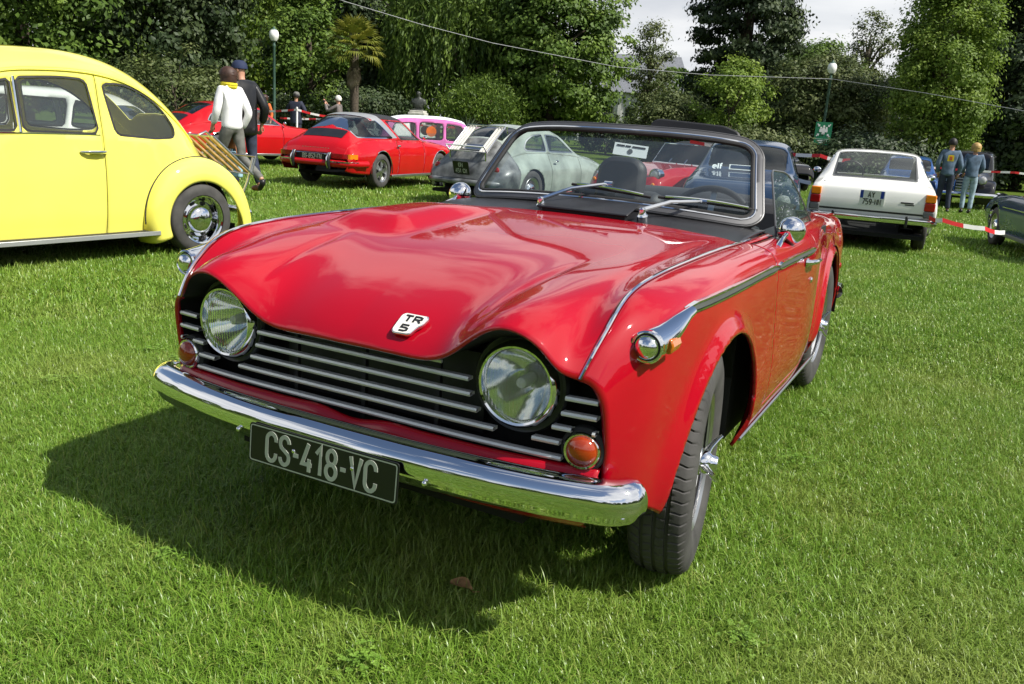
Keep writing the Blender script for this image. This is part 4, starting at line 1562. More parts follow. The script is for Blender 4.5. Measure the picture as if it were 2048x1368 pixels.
def beetle_fender(front=False):
    rows = []
    cols = []
    ang = np.linspace(-22, 200, 15)                     # 0 = forward, 90 = up
    for a in ang:
        t = R_(a)
        c, s = math.cos(t), math.sin(t)
        ro = np.interp(a, [-22, 20, 60, 95, 130, 165, 200], [.470, .490, .515, .520, .520, .535, .570])
        ri = np.interp(a, [-22, 20, 60, 95, 130, 165, 200], [.315, .315, .312, .315, .322, .355, .435])
        rw = []
        for x, k in ((.50, 1.0), (.585, .99), (.665, .93), (.722, .74), (.748, .42), (.752, .14), (.742, .0)):
            rr = ri + (ro - ri) * k
            rw.append((x, -rr * c, .295 + rr * s))
        rows.append(rw)
    return rows
Gf, fa, fb = surf(beetle_fender(), .03, .02)
fen = Patch.grid(Gf, fa, fb)
for s in (1, -1):
    F_ = fen if s > 0 else fen.mirror()
    F_.build('rear_fender', 'yellow_paint', yc, solid=.008)
    Q = Patch(F_.V.copy(), [f[::-1] for f in F_.F])
    Q.V[:, 1] = -2.40 - Q.V[:, 1]
    Q.build('front_fender', 'yellow_paint', yc, solid=.008)
    wl = []
    for i in range(len(fa)):
        j = int(np.argmin(np.abs(Gf[i, :, 0] - .653)))
        if Gf[i, j, 2] > .26:
            wl.append((s * Gf[i, j, 0], Gf[i, j, 1], Gf[i, j, 2] + .001))
    B().tube(wl, .006, 6).build('fender_welting', 'rubber', yc)
for s in (1, -1):
    simple_wheel(yc, (s * .650, 0, .298), 0 if s > 0 else math.pi, .298, .19, .196, 'deep', 'chrome')
    simple_wheel(yc, (s * .650, -2.40, .298), 0 if s > 0 else math.pi, .298, .19, .196, 'deep', 'chrome')
underbody(yc, -2.9, .45, .58, [(0, .36), (-2.4, .36)], .20)
seats(yc, [(.28, -1.0, .62), (-.28, -1.0, .62)], 'vinyl_black', .50)
B().box((0, -.38, .60), (1.0, .12, .45), M=Matrix.Rotation(R_(-16), 4, 'X')).build('rear_seat', 'vinyl_tan', yc, bevel=.04)
B().tube([(.17 * math.cos(2 * math.pi * k / 32) + .30, -1.52 + .05 * math.sin(2 * math.pi * k / 32), .92 + .16 * math.sin(2 * math.pi * k / 32)) for k in range(32)], .010, 8, closed=True).build('steering_wheel', 'black_trim', yc)
rbm = B()
rbm.tube([(-.60, .52, .31), (-.58, .60, .31), (-.45, .66, .31), (0, .68, .31), (.45, .66, .31), (.58, .60, .31), (.60, .52, .31)], .030, 12, flat=1.2)
rbm.build('rear_bumper', 'chrome', yc)
tl = B()
for s in (1, -1):
    B().ball((s * .60, .47, .47), .045, 16, 10, (.8, .8, 1.3)).build('tail_lamp', 'red_lens', yc)
tag(yc, yc['label'], 'car')
# luggage rack of wooden slats on the tail
rack = tag(empty('luggage_rack', (-5.100, 2.957, -.035), R_(264.6 + 90)), 'wooden slatted luggage rack fixed to the tail of the yellow saloon', 'rack')
for k in range(7):
    x = -.33 + .11 * k
    b = B()
    b.box((x, .60, .80), (.042, .50, .016), M=Matrix.Rotation(R_(-37), 4, 'X'))
    b.build('slat', 'wood', rack, smooth=False)
B().tube([(-.40, .38, .96), (.40, .38, .96), (.40, .80, .635), (-.40, .80, .635)], .011, 8, closed=True).build('frame', 'alloy', rack)
B().tube([(-.38, .80, .635), (-.38, .86, .79), (.38, .86, .79), (.38, .80, .635)], .010, 8).build('end_rail', 'alloy', rack)
for s in (1, -1):
    B().tube([(s * .36, .84, .78), (s * .36, .78, .58), (s * .34, .70, .38)], .012, 8).build('support', 'alloy', rack)
    B().tube([(s * .36, .38, .96), (s * .36, .33, 1.0), (s * .36, .26, .97)], .011, 8).build('hook', 'alloy', rack)

# ------------------------------------------------------------------ rear-engined red coupes
ROWS9 = [(-3.18, .52, .40, .50, .55, .46, .60, .40, .56, .28), (-3.0, .66, .50, .67, .69, .60, .755, .47, .70, .24), (-2.6, .745, .50, .775, .72, .73, .785, .54, .74, .21),
         (-2.27, .785, .50, .815, .72, .77, .80, .55, .75, .20), (-1.78, .86, .55, .86, .715, .80, .79, .56, .75, .20), (-1.22, 1.225, .50, 1.15, .70, .83, .79, .57, .75, .20),
         (-.85, 1.285, .52, 1.205, .70, .84, .79, .57, .75, .20), (-.35, 1.295, .53, 1.205, .70, .845, .80, .57, .75, .20), (.02, 1.235, .51, 1.13, .695, .845, .815, .57, .755, .22),
         (.34, 1.09, .47, 1.00, .675, .825, .82, .57, .755, .24), (.64, .90, .46, .865, .65, .78, .80, .56, .74, .26), (.84, .755, .46, .735, .63, .70, .76, .52, .70, .28), (.94, .585, .44, .575, .60, .55, .69, .46, .63, .31)]
def rear_coupe(name, x, y, head, z0, label, targa, plate_text):
    c = place(name, x, y, head, z0, label)
    P = shell(ROWS9, .04, .035)
    door = ([(-1.57, .845), (-1.10, 1.165), (-.44, 1.185), (-.80, .85)], [.02, .06, .03, .02]) if targa else ([(-1.60, .845), (-1.16, 1.165), (-.60, 1.195), (-.50, 1.17), (-.60, .85)], [.02, .06, .04, .04, .02])
    if targa:
        rear = ([(-.03, 1.27), (-.54, .868), (.50, .868), (.47, 1.01), (.30, 1.12), (.05, 1.26)], [.01, .04, .05, .03, .02, .01])
        P = windows(P, c, [door], gl='car_glass', rim='black_trim', rw=.014)
        sd0 = sd_poly(rear[0])
        rs = lambda V: np.where((V[:, 4] < 5.3), np.where(V[:, 4] < 3, np.maximum(sd0(V[:, 1], np.minimum(V[:, 2], 1.2)), -.04 - V[:, 1]), sd0(V[:, 1], V[:, 2])), .5)
        both(P.clip(lambda V: -rs(V) - .003).offset(-.005)).build('rear_glass', 'dark_glass', c)
        both(P.clip(lambda V: -rs(V)).clip(lambda V: rs(V) + .016).offset(.003)).build('glass_trim', 'chrome', c)
        P = P.clip(rs)
        hoop = lambda V: np.where((V[:, 4] < 5.2) & (V[:, 2] > .86), np.abs(V[:, 1] + .19 + 1.18 * (1.2 - np.minimum(V[:, 2], 1.22))) - .125, .5)
        both(P.clip(lambda V: -hoop(V)).offset(.003)).build('roll_hoop', 'hoop_steel', c)
        P = P.clip(hoop)
        roof = lambda V: np.where((V[:, 4] < 3.05), np.abs(V[:, 1] + .74) - .44, .5)
        both(P.clip(lambda V: -roof(V)).offset(.004)).build('roof_panel', 'vinyl_black', c)
        P = P.clip(roof)
    else:
        rear = ([(-.46, 1.16), (-.52, .87), (.22, .875), (.10, 1.02), (-.12, 1.13)], [.03, .03, .04, .05, .05])
        P = windows(P, c, [door, rear], gl='car_glass', rim='chrome', rw=.014)
        rs = lambda V: np.where((V[:, 4] < 3.0), np.maximum(np.abs(V[:, 1] - .20) - .24, np.abs(V[:, 0]) - .42), .5)
        both(P.clip(lambda V: -rs(V) - .003).offset(-.005)).build('rear_glass', 'dark_glass', c)
        P = P.clip(rs)
    wsd = lambda V: np.where((V[:, 4] < 3.2), np.maximum(np.abs(V[:, 1] + 1.50) - .24, np.abs(V[:, 0]) - .50), .5)
    both(P.clip(lambda V: -wsd(V) - .003).offset(-.005)).build('windscreen', 'car_glass', c)
    P = P.clip(wsd)
    P = P.clip(circ(0, .31, .345)).clip(circ(-2.27, .31, .345))
    build_panels(P, 5.0, [-1.60, -.62], ['front_wing', 'door', 'rear_wing'], 'red_paint_orange', c)
    # engine lid vent
    g = shell(ROWS9, .03, .03).clip(lambda V: -np.maximum(np.abs(V[:, 1] - .60) - .10, np.abs(V[:, 0]) - .40))
    both(g.clip(lambda V: 3.2 - V[:, 4]).offset(.006)).build('engine_grille', 'black_satin', c)
    for s in (1, -1):
        # arch trims, sill strip, handles
        for yc_ in (0, -2.27):
            pts = [(s * (.803 if yc_ == 0 else .790), yc_ + .352 * math.cos(R_(a)), .31 + .352 * math.sin(R_(a))) for a in range(-8, 189, 14)]
            B().tube(pts, .009, 6).build('arch_trim', 'chrome', c)
        B().box((s * .765, -1.14, .205), (.03, 1.50, .05)).build('sill_trim', 'alloy', c, bevel=.008)
        B().ball((s * .79, -.60, .745), .06, 14, 8, (.25, 1, .3)).build('door_handle', 'chrome', c)
        simple_wheel(c, (s * .715, 0, .305), 0 if s > 0 else math.pi, .305, .175, .195, 'five', 'alloy')
        simple_wheel(c, (s * .705, -2.27, .305), 0 if s > 0 else math.pi, .305, .165, .195, 'five', 'alloy')
        # lamps and bumper quarter
        pts = [(s * .38, .955, .50), (s * .57, .935, .50), (s * .705, .875, .50), (s * .775, .76, .50)]
        for zz2, mt, x0, x1 in ((.545, 'amber_plain', .55, 1), (.545, 'red_lens', 0, .58)):
            V = []
            n = 8
            for i in range(n + 1):
                t = x0 + (x1 - x0) * i / n
                k = t * 3
                i0 = min(2, int(k))
                w_ = k - i0
                p = Vector(pts[i0]).lerp(Vector(pts[i0 + 1]), w_)
                d = Vector((p.x * .18, .30, 0)).normalized() * .035
                V += [tuple(p + d + Vector((0, 0, .015))), tuple(p + d + Vector((0, 0, .095))), tuple(p - d + Vector((0, 0, .095))), tuple(p - d + Vector((0, 0, .015)))]
            Fq = []
            for i in range(n):
                for q in range(4):
                    Fq.append((i * 4 + q, i * 4 + (q + 1) % 4, (i + 1) * 4 + (q + 1) % 4, (i + 1) * 4 + q))
            Fq += [(0, 1, 2, 3), (n * 4, n * 4 + 1, n * 4 + 2, n * 4 + 3)]
            B().add(V, Fq).build('tail_lamp', mt, c, smooth=False)
        bl = [(s * .36, .985, .43), (s * .55, .955, .43), (s * .69, .88, .43), (s * .765, .74, .43), (s * .80, .50, .43)]
        B().tube(bl, .055, 10, flat=1.1).build('bumper_quarter', 'red_paint_orange', c)
        B().tube([(x * 1.03, y + .045, z + .03) for x, y, z in bl], .012, 6).build('bumper_strip', 'chrome', c)
        B().tube([(s * .36, 1.02, .34), (s * .36, 1.055, .42), (s * .36, 1.05, .52), (s * .36, .99, .60)], [.03, .042, .042, .03], 10).build('overrider', 'black_satin', c)
        B().tube([(s * .36, 1.06, .36), (s * .36, 1.10, .44), (s * .36, 1.09, .52), (s * .36, 1.03, .60)], .012, 6).build('overrider_strip', 'chrome', c)
        B().ball((s * .74, -1.66, .90), .05, 14, 8, (1, .6, .8)).build('mirror', 'chrome', c)
    B().tube([(-.38, 1.0, .43), (.38, 1.0, .43)], .05, 10).build('bumper_centre', 'red_paint_orange', c)
    B().tube([(-.38, .985, .575), (.38, .985, .575)], .012, 8).build('plate_bar', 'chrome', c)
    B().box((0, .955, .53), (.70, .02, .13)).build('plate_recess', 'black_satin', c, smooth=False)
    if plate_text:
        text_plate(c, 'number_plate', (0.0, .995, .53), BACK, (.50, .105), [(plate_text, .072, 0, 0, .8)], 'plate_black', 'plate_silver')
        b = B()
        for k in range(11):
            b.box((-.26 + .052 * k, .888, .672), (.034, .012, .012), rz=0)
        b.build('script_letters', 'alloy', c, smooth=False)
    underbody(c, -2.9, .50, .64, [(0, .35), (-2.27, .35)], .22, .72)
    seats(c, [(.33, -.75, .62), (-.33, -.75, .62)], 'vinyl_black', .55)
    B().tube([(.17 * math.cos(2 * math.pi * k / 32) + .34, -1.36 + .04 * math.sin(2 * math.pi * k / 32), .82 + .16 * math.sin(2 * math.pi * k / 32)) for k in range(32)], .010, 8, closed=True).build('steering_wheel', 'black_trim', c)
    return c
rear_coupe('red_coupe', -8.985, 10.434, 95.5, -.085, 'red coupe with black roof panel and silver roll hoop seen from behind', True, 'BS-852-FN')
rear_coupe('red_coupe', -13.9, 11.6, 78, -.04, 'red coupe behind the strolling couple, rear side partly hidden by the woman', False, None)

# ------------------------------------------------------------------ weathered grey coupe with roof-shaped tail
RW3 = [(-2.85, .50, .34, .48, .46, .44, .52, .38, .48, .28), (-2.65, .66, .46, .64, .62, .56, .68, .45, .62, .24), (-2.1, .80, .50, .80, .68, .72, .76, .52, .72, .22), (-1.6, .88, .54, .87, .70, .80, .79, .55, .75, .20),
       (-1.12, 1.20, .48, 1.13, .68, .84, .79, .56, .76, .20), (-.75, 1.275, .50, 1.18, .67, .86, .79, .56, .76, .20), (-.35, 1.285, .50, 1.17, .66, .87, .79, .56, .76, .20),
       (.02, 1.22, .47, 1.09, .64, .86, .795, .56, .75, .22), (.35, 1.06, .42, .95, .60, .80, .785, .55, .73, .24), (.62, .84, .38, .78, .55, .70, .74, .52, .68, .26), (.78, .60, .34, .57, .48, .54, .62, .46, .58, .28), (.83, .42, .3, .41, .42, .40, .52, .38, .48, .32)]
g3 = place('grey_coupe', -5.60, 9.95, 83.5, -.10, 'weathered grey rounded coupe with a rack on its tail, beside the windscreen')
P = shell(RW3, .04, .035)
P = windows(P, g3, [([(-1.36, .885), (-1.02, 1.14), (-.60, 1.165), (-.56, .89)], .04), ([(-.52, 1.165), (-.50, .89), (.08, .90), (-.05, 1.05), (-.25, 1.14)], [.02, .02, .06, .08, .06])], gl='car_glass', rim='alloy')
rs = lambda V: np.where((V[:, 4] < 3.0), np.maximum(np.abs(V[:, 1] - .13) - .20, np.abs(V[:, 0]) - .36), .5)
both(P.clip(lambda V: -rs(V) - .003).offset(-.005)).build('rear_glass', 'dark_glass', g3)
P = P.clip(rs)
wsd = lambda V: np.where((V[:, 4] < 3.2), np.maximum(np.abs(V[:, 1] + 1.34) - .20, np.abs(V[:, 0]) - .47), .5)
both(P.clip(lambda V: -wsd(V) - .003).offset(-.005)).build('windscreen', 'car_glass', g3)
P = P.clip(wsd).clip(circ(0, .31, .33)).clip(circ(-2.10, .31, .33))
dk = P.clip(lambda V: V[:, 1] - .36)
build_panels(P.clip(lambda V: .36 - V[:, 1]), 5.0, [-1.42, -.52], ['front_wing', 'door', 'rear_wing'], 'sage_and_glass_veil', g3)  # front panels paler: reflection on the roadster's windscreen painted into their colour
both(dk).build('tail_shell', 'worn_grey', g3, solid=.006)
for s in (1, -1):
    simple_wheel(g3, (s * .69, 0, .31), 0 if s > 0 else math.pi, .31, .16, .195, 'cap', 'alloy')
    simple_wheel(g3, (s * .69, -2.10, .31), 0 if s > 0 else math.pi, .31, .16, .195, 'cap', 'alloy')
    B().ball((s * .56, .70, .60), .055, 14, 8, (1, .6, 1)).build('tail_lamp', 'red_lens', g3)
    B().ball((s * .785, -.64, .76), .05, 12, 8, (.3, 1, .3)).build('door_handle', 'chrome', g3)
underbody(g3, -2.6, .7, .66, [(0, .34), (-2.1, .34)], .22, .70)
seats(g3, [(.33, -.75, .62), (-.33, -.75, .62)], 'vinyl_black', .5)
B().tube([(-.66, .62, .40), (-.60, .80, .40), (-.40, .90, .40), (.40, .90, .40), (.60, .80, .40), (.66, .62, .40)], .045, 10).build('rear_bumper', 'worn_grey', g3)
text_plate(g3, 'number_plate', (-.02, .865, .605), (R_(18), 0, math.pi), (.30, .20), [('GN', .06, .0, .045, .9), ('451 CN', .06, 0, -.045, .8)], 'plate_black', 'plate_silver')
B().box((0, .55, .915), (.42, .12, .012), M=Matrix.Rotation(R_(-42), 4, 'X')).build('engine_grille', 'alloy', g3, bevel=.01)
gr = tag(empty('luggage_rack', (-5.60, 9.95, -.10), R_(83.5 + 90)), 'chrome luggage rack with wooden slats on the tail of the grey coupe', 'rack')
for s in (-1, 1):
    for q in (0, .055, .11):
        B().box((s * (.22 + q), .46, 1.035), (.030, .60, .016), M=Matrix.Rotation(R_(-40), 4, 'X')).build('slat', 'white_enamel', gr, smooth=False)
B().tube([(-.36, .25, 1.24), (.36, .25, 1.24), (.36, .70, .85), (-.36, .70, .85)], .012, 8, closed=True).build('frame', 'chrome', gr)
B().tube([(-.36, .70, .85), (-.36, .78, .93), (.36, .78, .93), (.36, .70, .85)], .011, 8).build('end_rail', 'chrome', gr)
for s in (-1, 1):
    B().tube([(s * .34, .70, .85), (s * .34, .68, .72)], .010, 6).build('support', 'chrome', gr)
    B().tube([(s * .34, .25, 1.24), (s * .34, .18, 1.24), (s * .34, .16, 1.14)], .010, 6).build('hook', 'chrome', gr)

# ------------------------------------------------------------------ white coupe, rear view
RWW = [(-3.35, .55, .50, .54, .62, .50, .66, .42, .60, .28), (-3.2, .74, .55, .73, .70, .66, .76, .50, .70, .22), (-2.6, .82, .60, .81, .73, .74, .785, .52, .74, .20), (-1.75, .90, .62, .88, .73, .82, .785, .54, .74, .20),
       (-1.15, 1.245, .53, 1.195, .715, .86, .785, .55, .74, .20), (-.7, 1.285, .54, 1.235, .715, .87, .785, .55, .74, .20), (-.2, 1.265, .53, 1.215, .715, .87, .785, .55, .74, .20), (.10, 1.10, .55, 1.065, .715, .87, .785, .55, .74, .22),
       (.36, .905, .60, .895, .72, .85, .785, .55, .74, .24), (.60, .855, .645, .846, .735, .80, .785, .55, .74, .26), (.735, .805, .665, .795, .745, .74, .782, .55, .73, .30), (.775, .60, .67, .60, .74, .58, .765, .50, .71, .36), (.765, .44, .64, .44, .70, .43, .72, .42, .68, .40)]
wc_ = place('white_coupe', -.023, 10.535, 96.8, -.11, 'white two-door coupe seen from behind, parked on the lawn to the right')
P = shell(RWW, .04, .035)
P = windows(P, wc_, [([(-1.62, .885), (-1.10, 1.20), (-.52, 1.22), (-.50, .89)], .03), ([(-.45, 1.215), (-.43, .89), (.16, .89), (-.06, 1.17)], .04)], gl='car_glass', rim='chrome')
rs = lambda V: np.where((V[:, 4] < 3.1), np.maximum(np.abs(V[:, 1] - .105) - .235, np.abs(V[:, 0]) - (.505 + .10 * (V[:, 1] - .1))), .5)
both(P.clip(lambda V: -rs(V) - .003).offset(-.005)).build('rear_glass', 'car_glass', wc_)
both(P.clip(lambda V: -rs(V)).clip(lambda V: rs(V) + .018).offset(.004)).build('glass_trim', 'strip_grey', wc_)
P = P.clip(rs)
wsd = lambda V: np.where((V[:, 4] < 3.2), np.maximum(np.abs(V[:, 1] + 1.45) - .26, np.abs(V[:, 0]) - .52), .5)
both(P.clip(lambda V: -wsd(V) - .003).offset(-.005)).build('windscreen', 'car_glass', wc_)
P = P.clip(wsd).clip(circ(0, .29, .34)).clip(circ(-2.59, .29, .34))
lid = lambda V: np.where(V[:, 4] < 3.6, np.minimum(np.where(np.abs(V[:, 0]) < .62, np.where(V[:, 2] > .58, 1, 1), 1), np.where((V[:, 1] > .40), np.abs(np.abs(V[:, 0]) - .615) - .003, 1)), 1)
both(P.clip(lid)).build('body', 'white_paint', wc_, solid=.006)
B().box((0, .742, .55), (1.26, .06, .10)).build('lower_panel', 'black_satin', wc_, bevel=.01)
for s in (1, -1):
    lamp = empty('tail_lamp', (s * .685, .762, .645), 0, wc_)
    B().box((0, 0, .085), (.125, .06, .10)).build('indicator_lens', 'amber_plain', lamp, bevel=.012)
    B().box((0, 0, -.02), (.125, .06, .105)).build('brake_lens', 'red_lens', lamp, bevel=.012)
    B().box((0, 0, -.115), (.125, .06, .08)).build('reverse_lens', 'strip_grey', lamp, bevel=.012)
    simple_wheel(wc_, (s * .67, 0, .29), 0 if s > 0 else math.pi, .29, .155, .185, 'cap', 'alloy')
    simple_wheel(wc_, (s * .67, -2.59, .29), 0 if s > 0 else math.pi, .29, .155, .185, 'cap', 'alloy')
    B().box((s * .44, .845, .425), (.035, .05, .14)).build('overrider', 'black_satin', wc_, bevel=.01)
    B().ball((s * .80, -1.45, .93), .06, 14, 8, (1, .6, .75)).build('mirror', 'chrome', wc_)
pf = [(-.81, .50), (-.79, .74), (-.72, .815), (-.4, .835), (0, .84), (.4, .835), (.72, .815), (.79, .74), (.81, .50)]
V, F = [], []
for x, y in pf:
    for dy, z in ((0, .385), (.022, .40), (.026, .43), (.022, .46), (0, .475), (-.03, .475), (-.03, .385)):
        V.append((x * (1 + dy * .4), y + dy, z))
for i in range(len(pf) - 1):
    for q in range(7):
        F.append((i * 7 + q, i * 7 + (q + 1) % 7, (i + 1) * 7 + (q + 1) % 7, (i + 1) * 7 + q))
B().add(V, F).build('rear_bumper', 'chrome', wc_)
pl = text_plate(wc_, 'number_plate', (.0, .785, .682), (R_(6), 0, math.pi), (.295, .195), [('AY', .066, -.012, .045, .8), ('759-NN', .066, 0, -.045, .72)], 'plate_white', 'print_black')
B().box((-.128, -.004, .047), (.038, .004, .098)).build('blue_band', 'euro_blue', pl, smooth=False)
B().box((.118, -.004, .047), (.040, .004, .090)).build('blue_band', 'euro_blue', pl, smooth=False)
b = B()
b.box((-.42, .772, .655), (.15, .008, .018))
b.box((-.45, .772, .632), (.11, .008, .014))
b.build('model_script', 'black_trim', wc_, smooth=False)
underbody(wc_, -3.0, .7, .68, [(0, .34), (-2.59, .34)], .22, .70)
seats(wc_, [(.33, -.9, .66), (-.33, -.9, .66)], 'vinyl_black', .5)
B().tube([(.19 * math.cos(2 * math.pi * k / 32) + .33, -1.42 + .06 * math.sin(2 * math.pi * k / 32), .92 + .17 * math.sin(2 * math.pi * k / 32)) for k in range(32)], .012, 8, closed=True).build('steering_wheel', 'black_trim', wc_)

# ------------------------------------------------------------------ red roadster with black hood, behind
RWR = [(-2.85, .50, .42, .48, .54, .46, .60, .40, .54, .30), (-2.72, .66, .50, .68, .62, .60, .68, .46, .60, .26), (-2.4, .74, .50, .79, .65, .70, .71, .50, .66, .22), (-2.03, .79, .52, .83, .66, .74, .73, .52, .68, .20),
       (-1.4, .84, .54, .84, .66, .78, .72, .52, .68, .20), (-.9, .86, .56, .84, .66, .78, .72, .52, .68, .20), (-.3, .86, .56, .84, .66, .79, .72, .52, .68, .20), (.2, .84, .56, .83, .66, .77, .73, .52, .68, .22), (.6, .74, .52, .74, .62, .68, .69, .50, .64, .26), (.78, .52, .46, .52, .56, .48, .6, .42, .56, .32)]
rr_ = place('red_roadster', -2.925, 13.3, 255, -.13, 'small red roadster with black hood, seen through the windscreen of the large one')
P = shell(RWR, .04, .035).clip(circ(0, .29, .33)).clip(circ(-2.03, .29, .33))
op = lambda V: np.where(V[:, 4] < 3.4, np.maximum(np.abs(V[:, 1] + .62) - .56, np.abs(V[:, 0]) - .55), .5)
P = P.clip(op)
both(P).build('body', 'red_paint', rr_, solid=.006)
HD = [(-1.02, 1.18, .44, 1.12, .50, .98, .53, .90, .55, .84), (-.7, 1.235, .46, 1.16, .52, 1.0, .54, .92, .56, .84), (-.2, 1.21, .46, 1.13, .53, .98, .55, .91, .56, .84), (.10, 1.08, .45, 1.02, .53, .94, .55, .89, .56, .83), (.22, .86, .42, .86, .50, .85, .54, .84, .55, .82)]
hood = shell(HD, .05, .05)
sw = sd_poly(round_poly([(-.95, .90), (-.88, 1.10), (-.30, 1.10), (-.28, .90)], .03))
swf = lambda V: np.where((V[:, 4] > 2.9), sw(V[:, 1], V[:, 2]), .5)
both(hood.clip(lambda V: -swf(V)).offset(-.004)).build('side_screen', 'dark_glass', rr_)
both(hood.clip(swf)).build('hood', 'vinyl_black', rr_)
V = [(-.55, -1.22, .85), (.55, -1.22, .85), (.46, -1.02, 1.17), (-.46, -1.02, 1.17)]
B().add(V, [(0, 1, 2, 3)]).build('windscreen', 'dark_glass', rr_, smooth=False)
B().tube([V[0], V[1], V[2], V[3]], .014, 8, closed=True).build('windscreen_frame', 'chrome', rr_)
for s in (1, -1):
    simple_wheel(rr_, (s * .62, 0, .29), 0 if s > 0 else math.pi, .29, .155, .185, 'cap', 'alloy')
    simple_wheel(rr_, (s * .62, -2.03, .29), 0 if s > 0 else math.pi, .29, .155, .185, 'cap', 'alloy')
    hl = empty('headlight', (s * .50, -2.66, .70), 0, rr_)
    B().lathe([(.10, -.10), (.105, .02), (.095, .03), (.085, .025)], 28, FRONT).build('rim', 'chrome', hl)
    B().ball((0, -.01, 0), .088, 20, 10, (1, .45, 1)).build('lens', 'white_lens', hl)
    B().ball((s * .56, -2.80, .56), .035, 14, 8, (1, .6, 1)).build('side_lamp', 'amber_plain', rr_)
B().tube([(-.62, -2.70, .40), (-.5, -2.92, .40), (.5, -2.92, .40), (.62, -2.70, .40)], .035, 10).build('front_bumper', 'chrome', rr_)
B().box((0, -2.855, .50), (.62, .03, .12)).build('grille', 'black_trim', rr_, bevel=.02)
for x in (-.14, .16):
    B().tube([(x, -1.35, .86), (x + .02, -1.30, .93)], .012, 6).build('bonnet_hinge', 'chrome', rr_)
underbody(rr_, -2.6, .6, .58, [(0, .33), (-2.03, .33)], .22, .62)

# ------------------------------------------------------------------ boxy cars further back
def estate(name, rows, x, y, head, z0, label, paintm, wins, wheel_y, wr=.30, extra=None, roofm=None):
    c = place(name, x, y, head, z0, label)
    P = shell(rows, .06, .05)
    P = windows(P, c, wins, gl='car_glass', rim='black_trim')
    y0 = rows[0][0]
    for nm, (ya, yb, hw) in extra.items():
        sd = (lambda a, b_, h: (lambda V: np.where((V[:, 4] < 3.3), np.maximum(np.abs(V[:, 1] - (a + b_) / 2) - (b_ - a) / 2, np.abs(V[:, 0]) - h), .5)))(ya, yb, hw)
        both(P.clip(lambda V: -sd(V) - .003).offset(-.005)).build(nm, 'dark_glass', c)
        P = P.clip(sd)
    for wy in wheel_y:
        P = P.clip(circ(wy, .30, .34))
    if roofm:
        rf = lambda V: np.where(V[:, 4] < 2.7, 1.30 - V[:, 2], .5)
        both(P.clip(lambda V: -rf(V)).offset(.002)).build('roof', roofm, c)
        P = P.clip(rf)
    both(P).build('body', paintm, c, solid=.006)
    for s in (1, -1):
        for wy in wheel_y:
            simple_wheel(c, (s * .63, wy, wr), 0 if s > 0 else math.pi, wr, .15, .185, 'cap', 'alloy')
    underbody(c, y0 + .3, rows[-1][0] - .1, .62, [(wy, .34) for wy in wheel_y], .22, .66)
    seats(c, [(.33, -1.1, .7), (-.33, -1.1, .7)], 'vinyl_black', .5)
    return c
RW4 = [(-3.05, .62, .44, .60, .56, .54, .62, .45, .58, .30), (-2.95, .84, .50, .83, .63, .74, .68, .52, .62, .26), (-2.2, .93, .54, .92, .68, .82, .71, .55, .66, .24), (-1.85, .97, .58, .95, .69, .86, .72, .56, .66, .24), (-1.45, 1.42, .54, 1.34, .68, .92, .72, .58, .66, .24),
       (-.9, 1.49, .56, 1.40, .68, .93, .72, .58, .66, .24), (-.2, 1.48, .56, 1.39, .68, .93, .72, .58, .66, .24), (.25, 1.40, .55, 1.30, .67, .92, .72, .58, .66, .24), (.48, .98, .55, .96, .66, .88, .71, .56, .65, .26), (.55, .55, .52, .55, .62, .52, .66, .48, .62, .30)]
pk = estate('pink_estate', RW4, -11.2, 15.2, 40, -.25, 'pink small estate car with white stickers behind the red coupe', 'pink_paint',
            [([(-1.62, .95), (-1.42, 1.30), (-1.05, 1.34), (-1.05, .95)], .03), ([(-.98, 1.34), (-.98, .95), (-.42, .95), (-.42, 1.34)], .04), ([(-.34, 1.33), (-.34, .95), (.28, .95), (.16, 1.29)], .05)], (0, -2.40), .29,
            {'windscreen': (-1.80, -1.50, .50), 'rear_glass': (.28, .44, .48)}, 'paper_white')
def sticker(root, x, pts, m, nm='sticker'):
    b = B()
    b.poly(pts, .004, axis=0, M=Matrix.Translation((x, 0, 0)))
    return b.build(nm, m, root, smooth=False)
ring = lambda y, z, r, n=20: [(y + r * math.cos(2 * math.pi * k / n), z + r * math.sin(2 * math.pi * k / n)) for k in range(n)]
for s in (1, -1):
    sticker(pk, s * .730, ring(.10, .74, .15), 'paper_white')
    sticker(pk, s * .734, ring(.10, .74, .06), 'print_black')
    sticker(pk, s * .736, [(-.85, .60), (-.40, .60), (-.40, .82), (-.85, .82)], 'paper_white')
    sticker(pk, s * .736, [(-1.50, .55), (-.98, .55), (-.98, .70), (-1.50, .70)], 'paper_white')
    sticker(pk, s * .736, [(-2.15, .45), (-1.62, .45), (-1.62, .66), (-2.15, .66)], 'paper_white')
    sticker(pk, s * .652, [(.22, 1.00), (.12, 1.26), (-.18, 1.30), (-.24, 1.0)], 'paper_white')
    sticker(pk, s * .640, ring(-.70, 1.14, .12), 'orange_cloth')
RWV = [(-3.25, .55, .50, .54, .62, .50, .68, .44, .62, .28), (-3.1, .82, .58, .81, .70, .72, .76, .52, .70, .24), (-2.4, .92, .62, .91, .74, .82, .78, .55, .72, .22), (-1.9, .98, .62, .96, .74, .86, .78, .56, .72, .22), (-1.3, 1.34, .54, 1.28, .72, .90, .78, .57, .72, .22),
       (-.7, 1.40, .56, 1.33, .72, .91, .78, .57, .72, .22), (.1, 1.38, .56, 1.31, .72, .91, .78, .57, .72, .22), (.55, 1.20, .56, 1.15, .71, .90, .78, .57, .72, .24), (.85, .86, .60, .84, .70, .80, .76, .55, .70, .28), (.92, .50, .55, .50, .64, .48, .68, .44, .64, .32)]
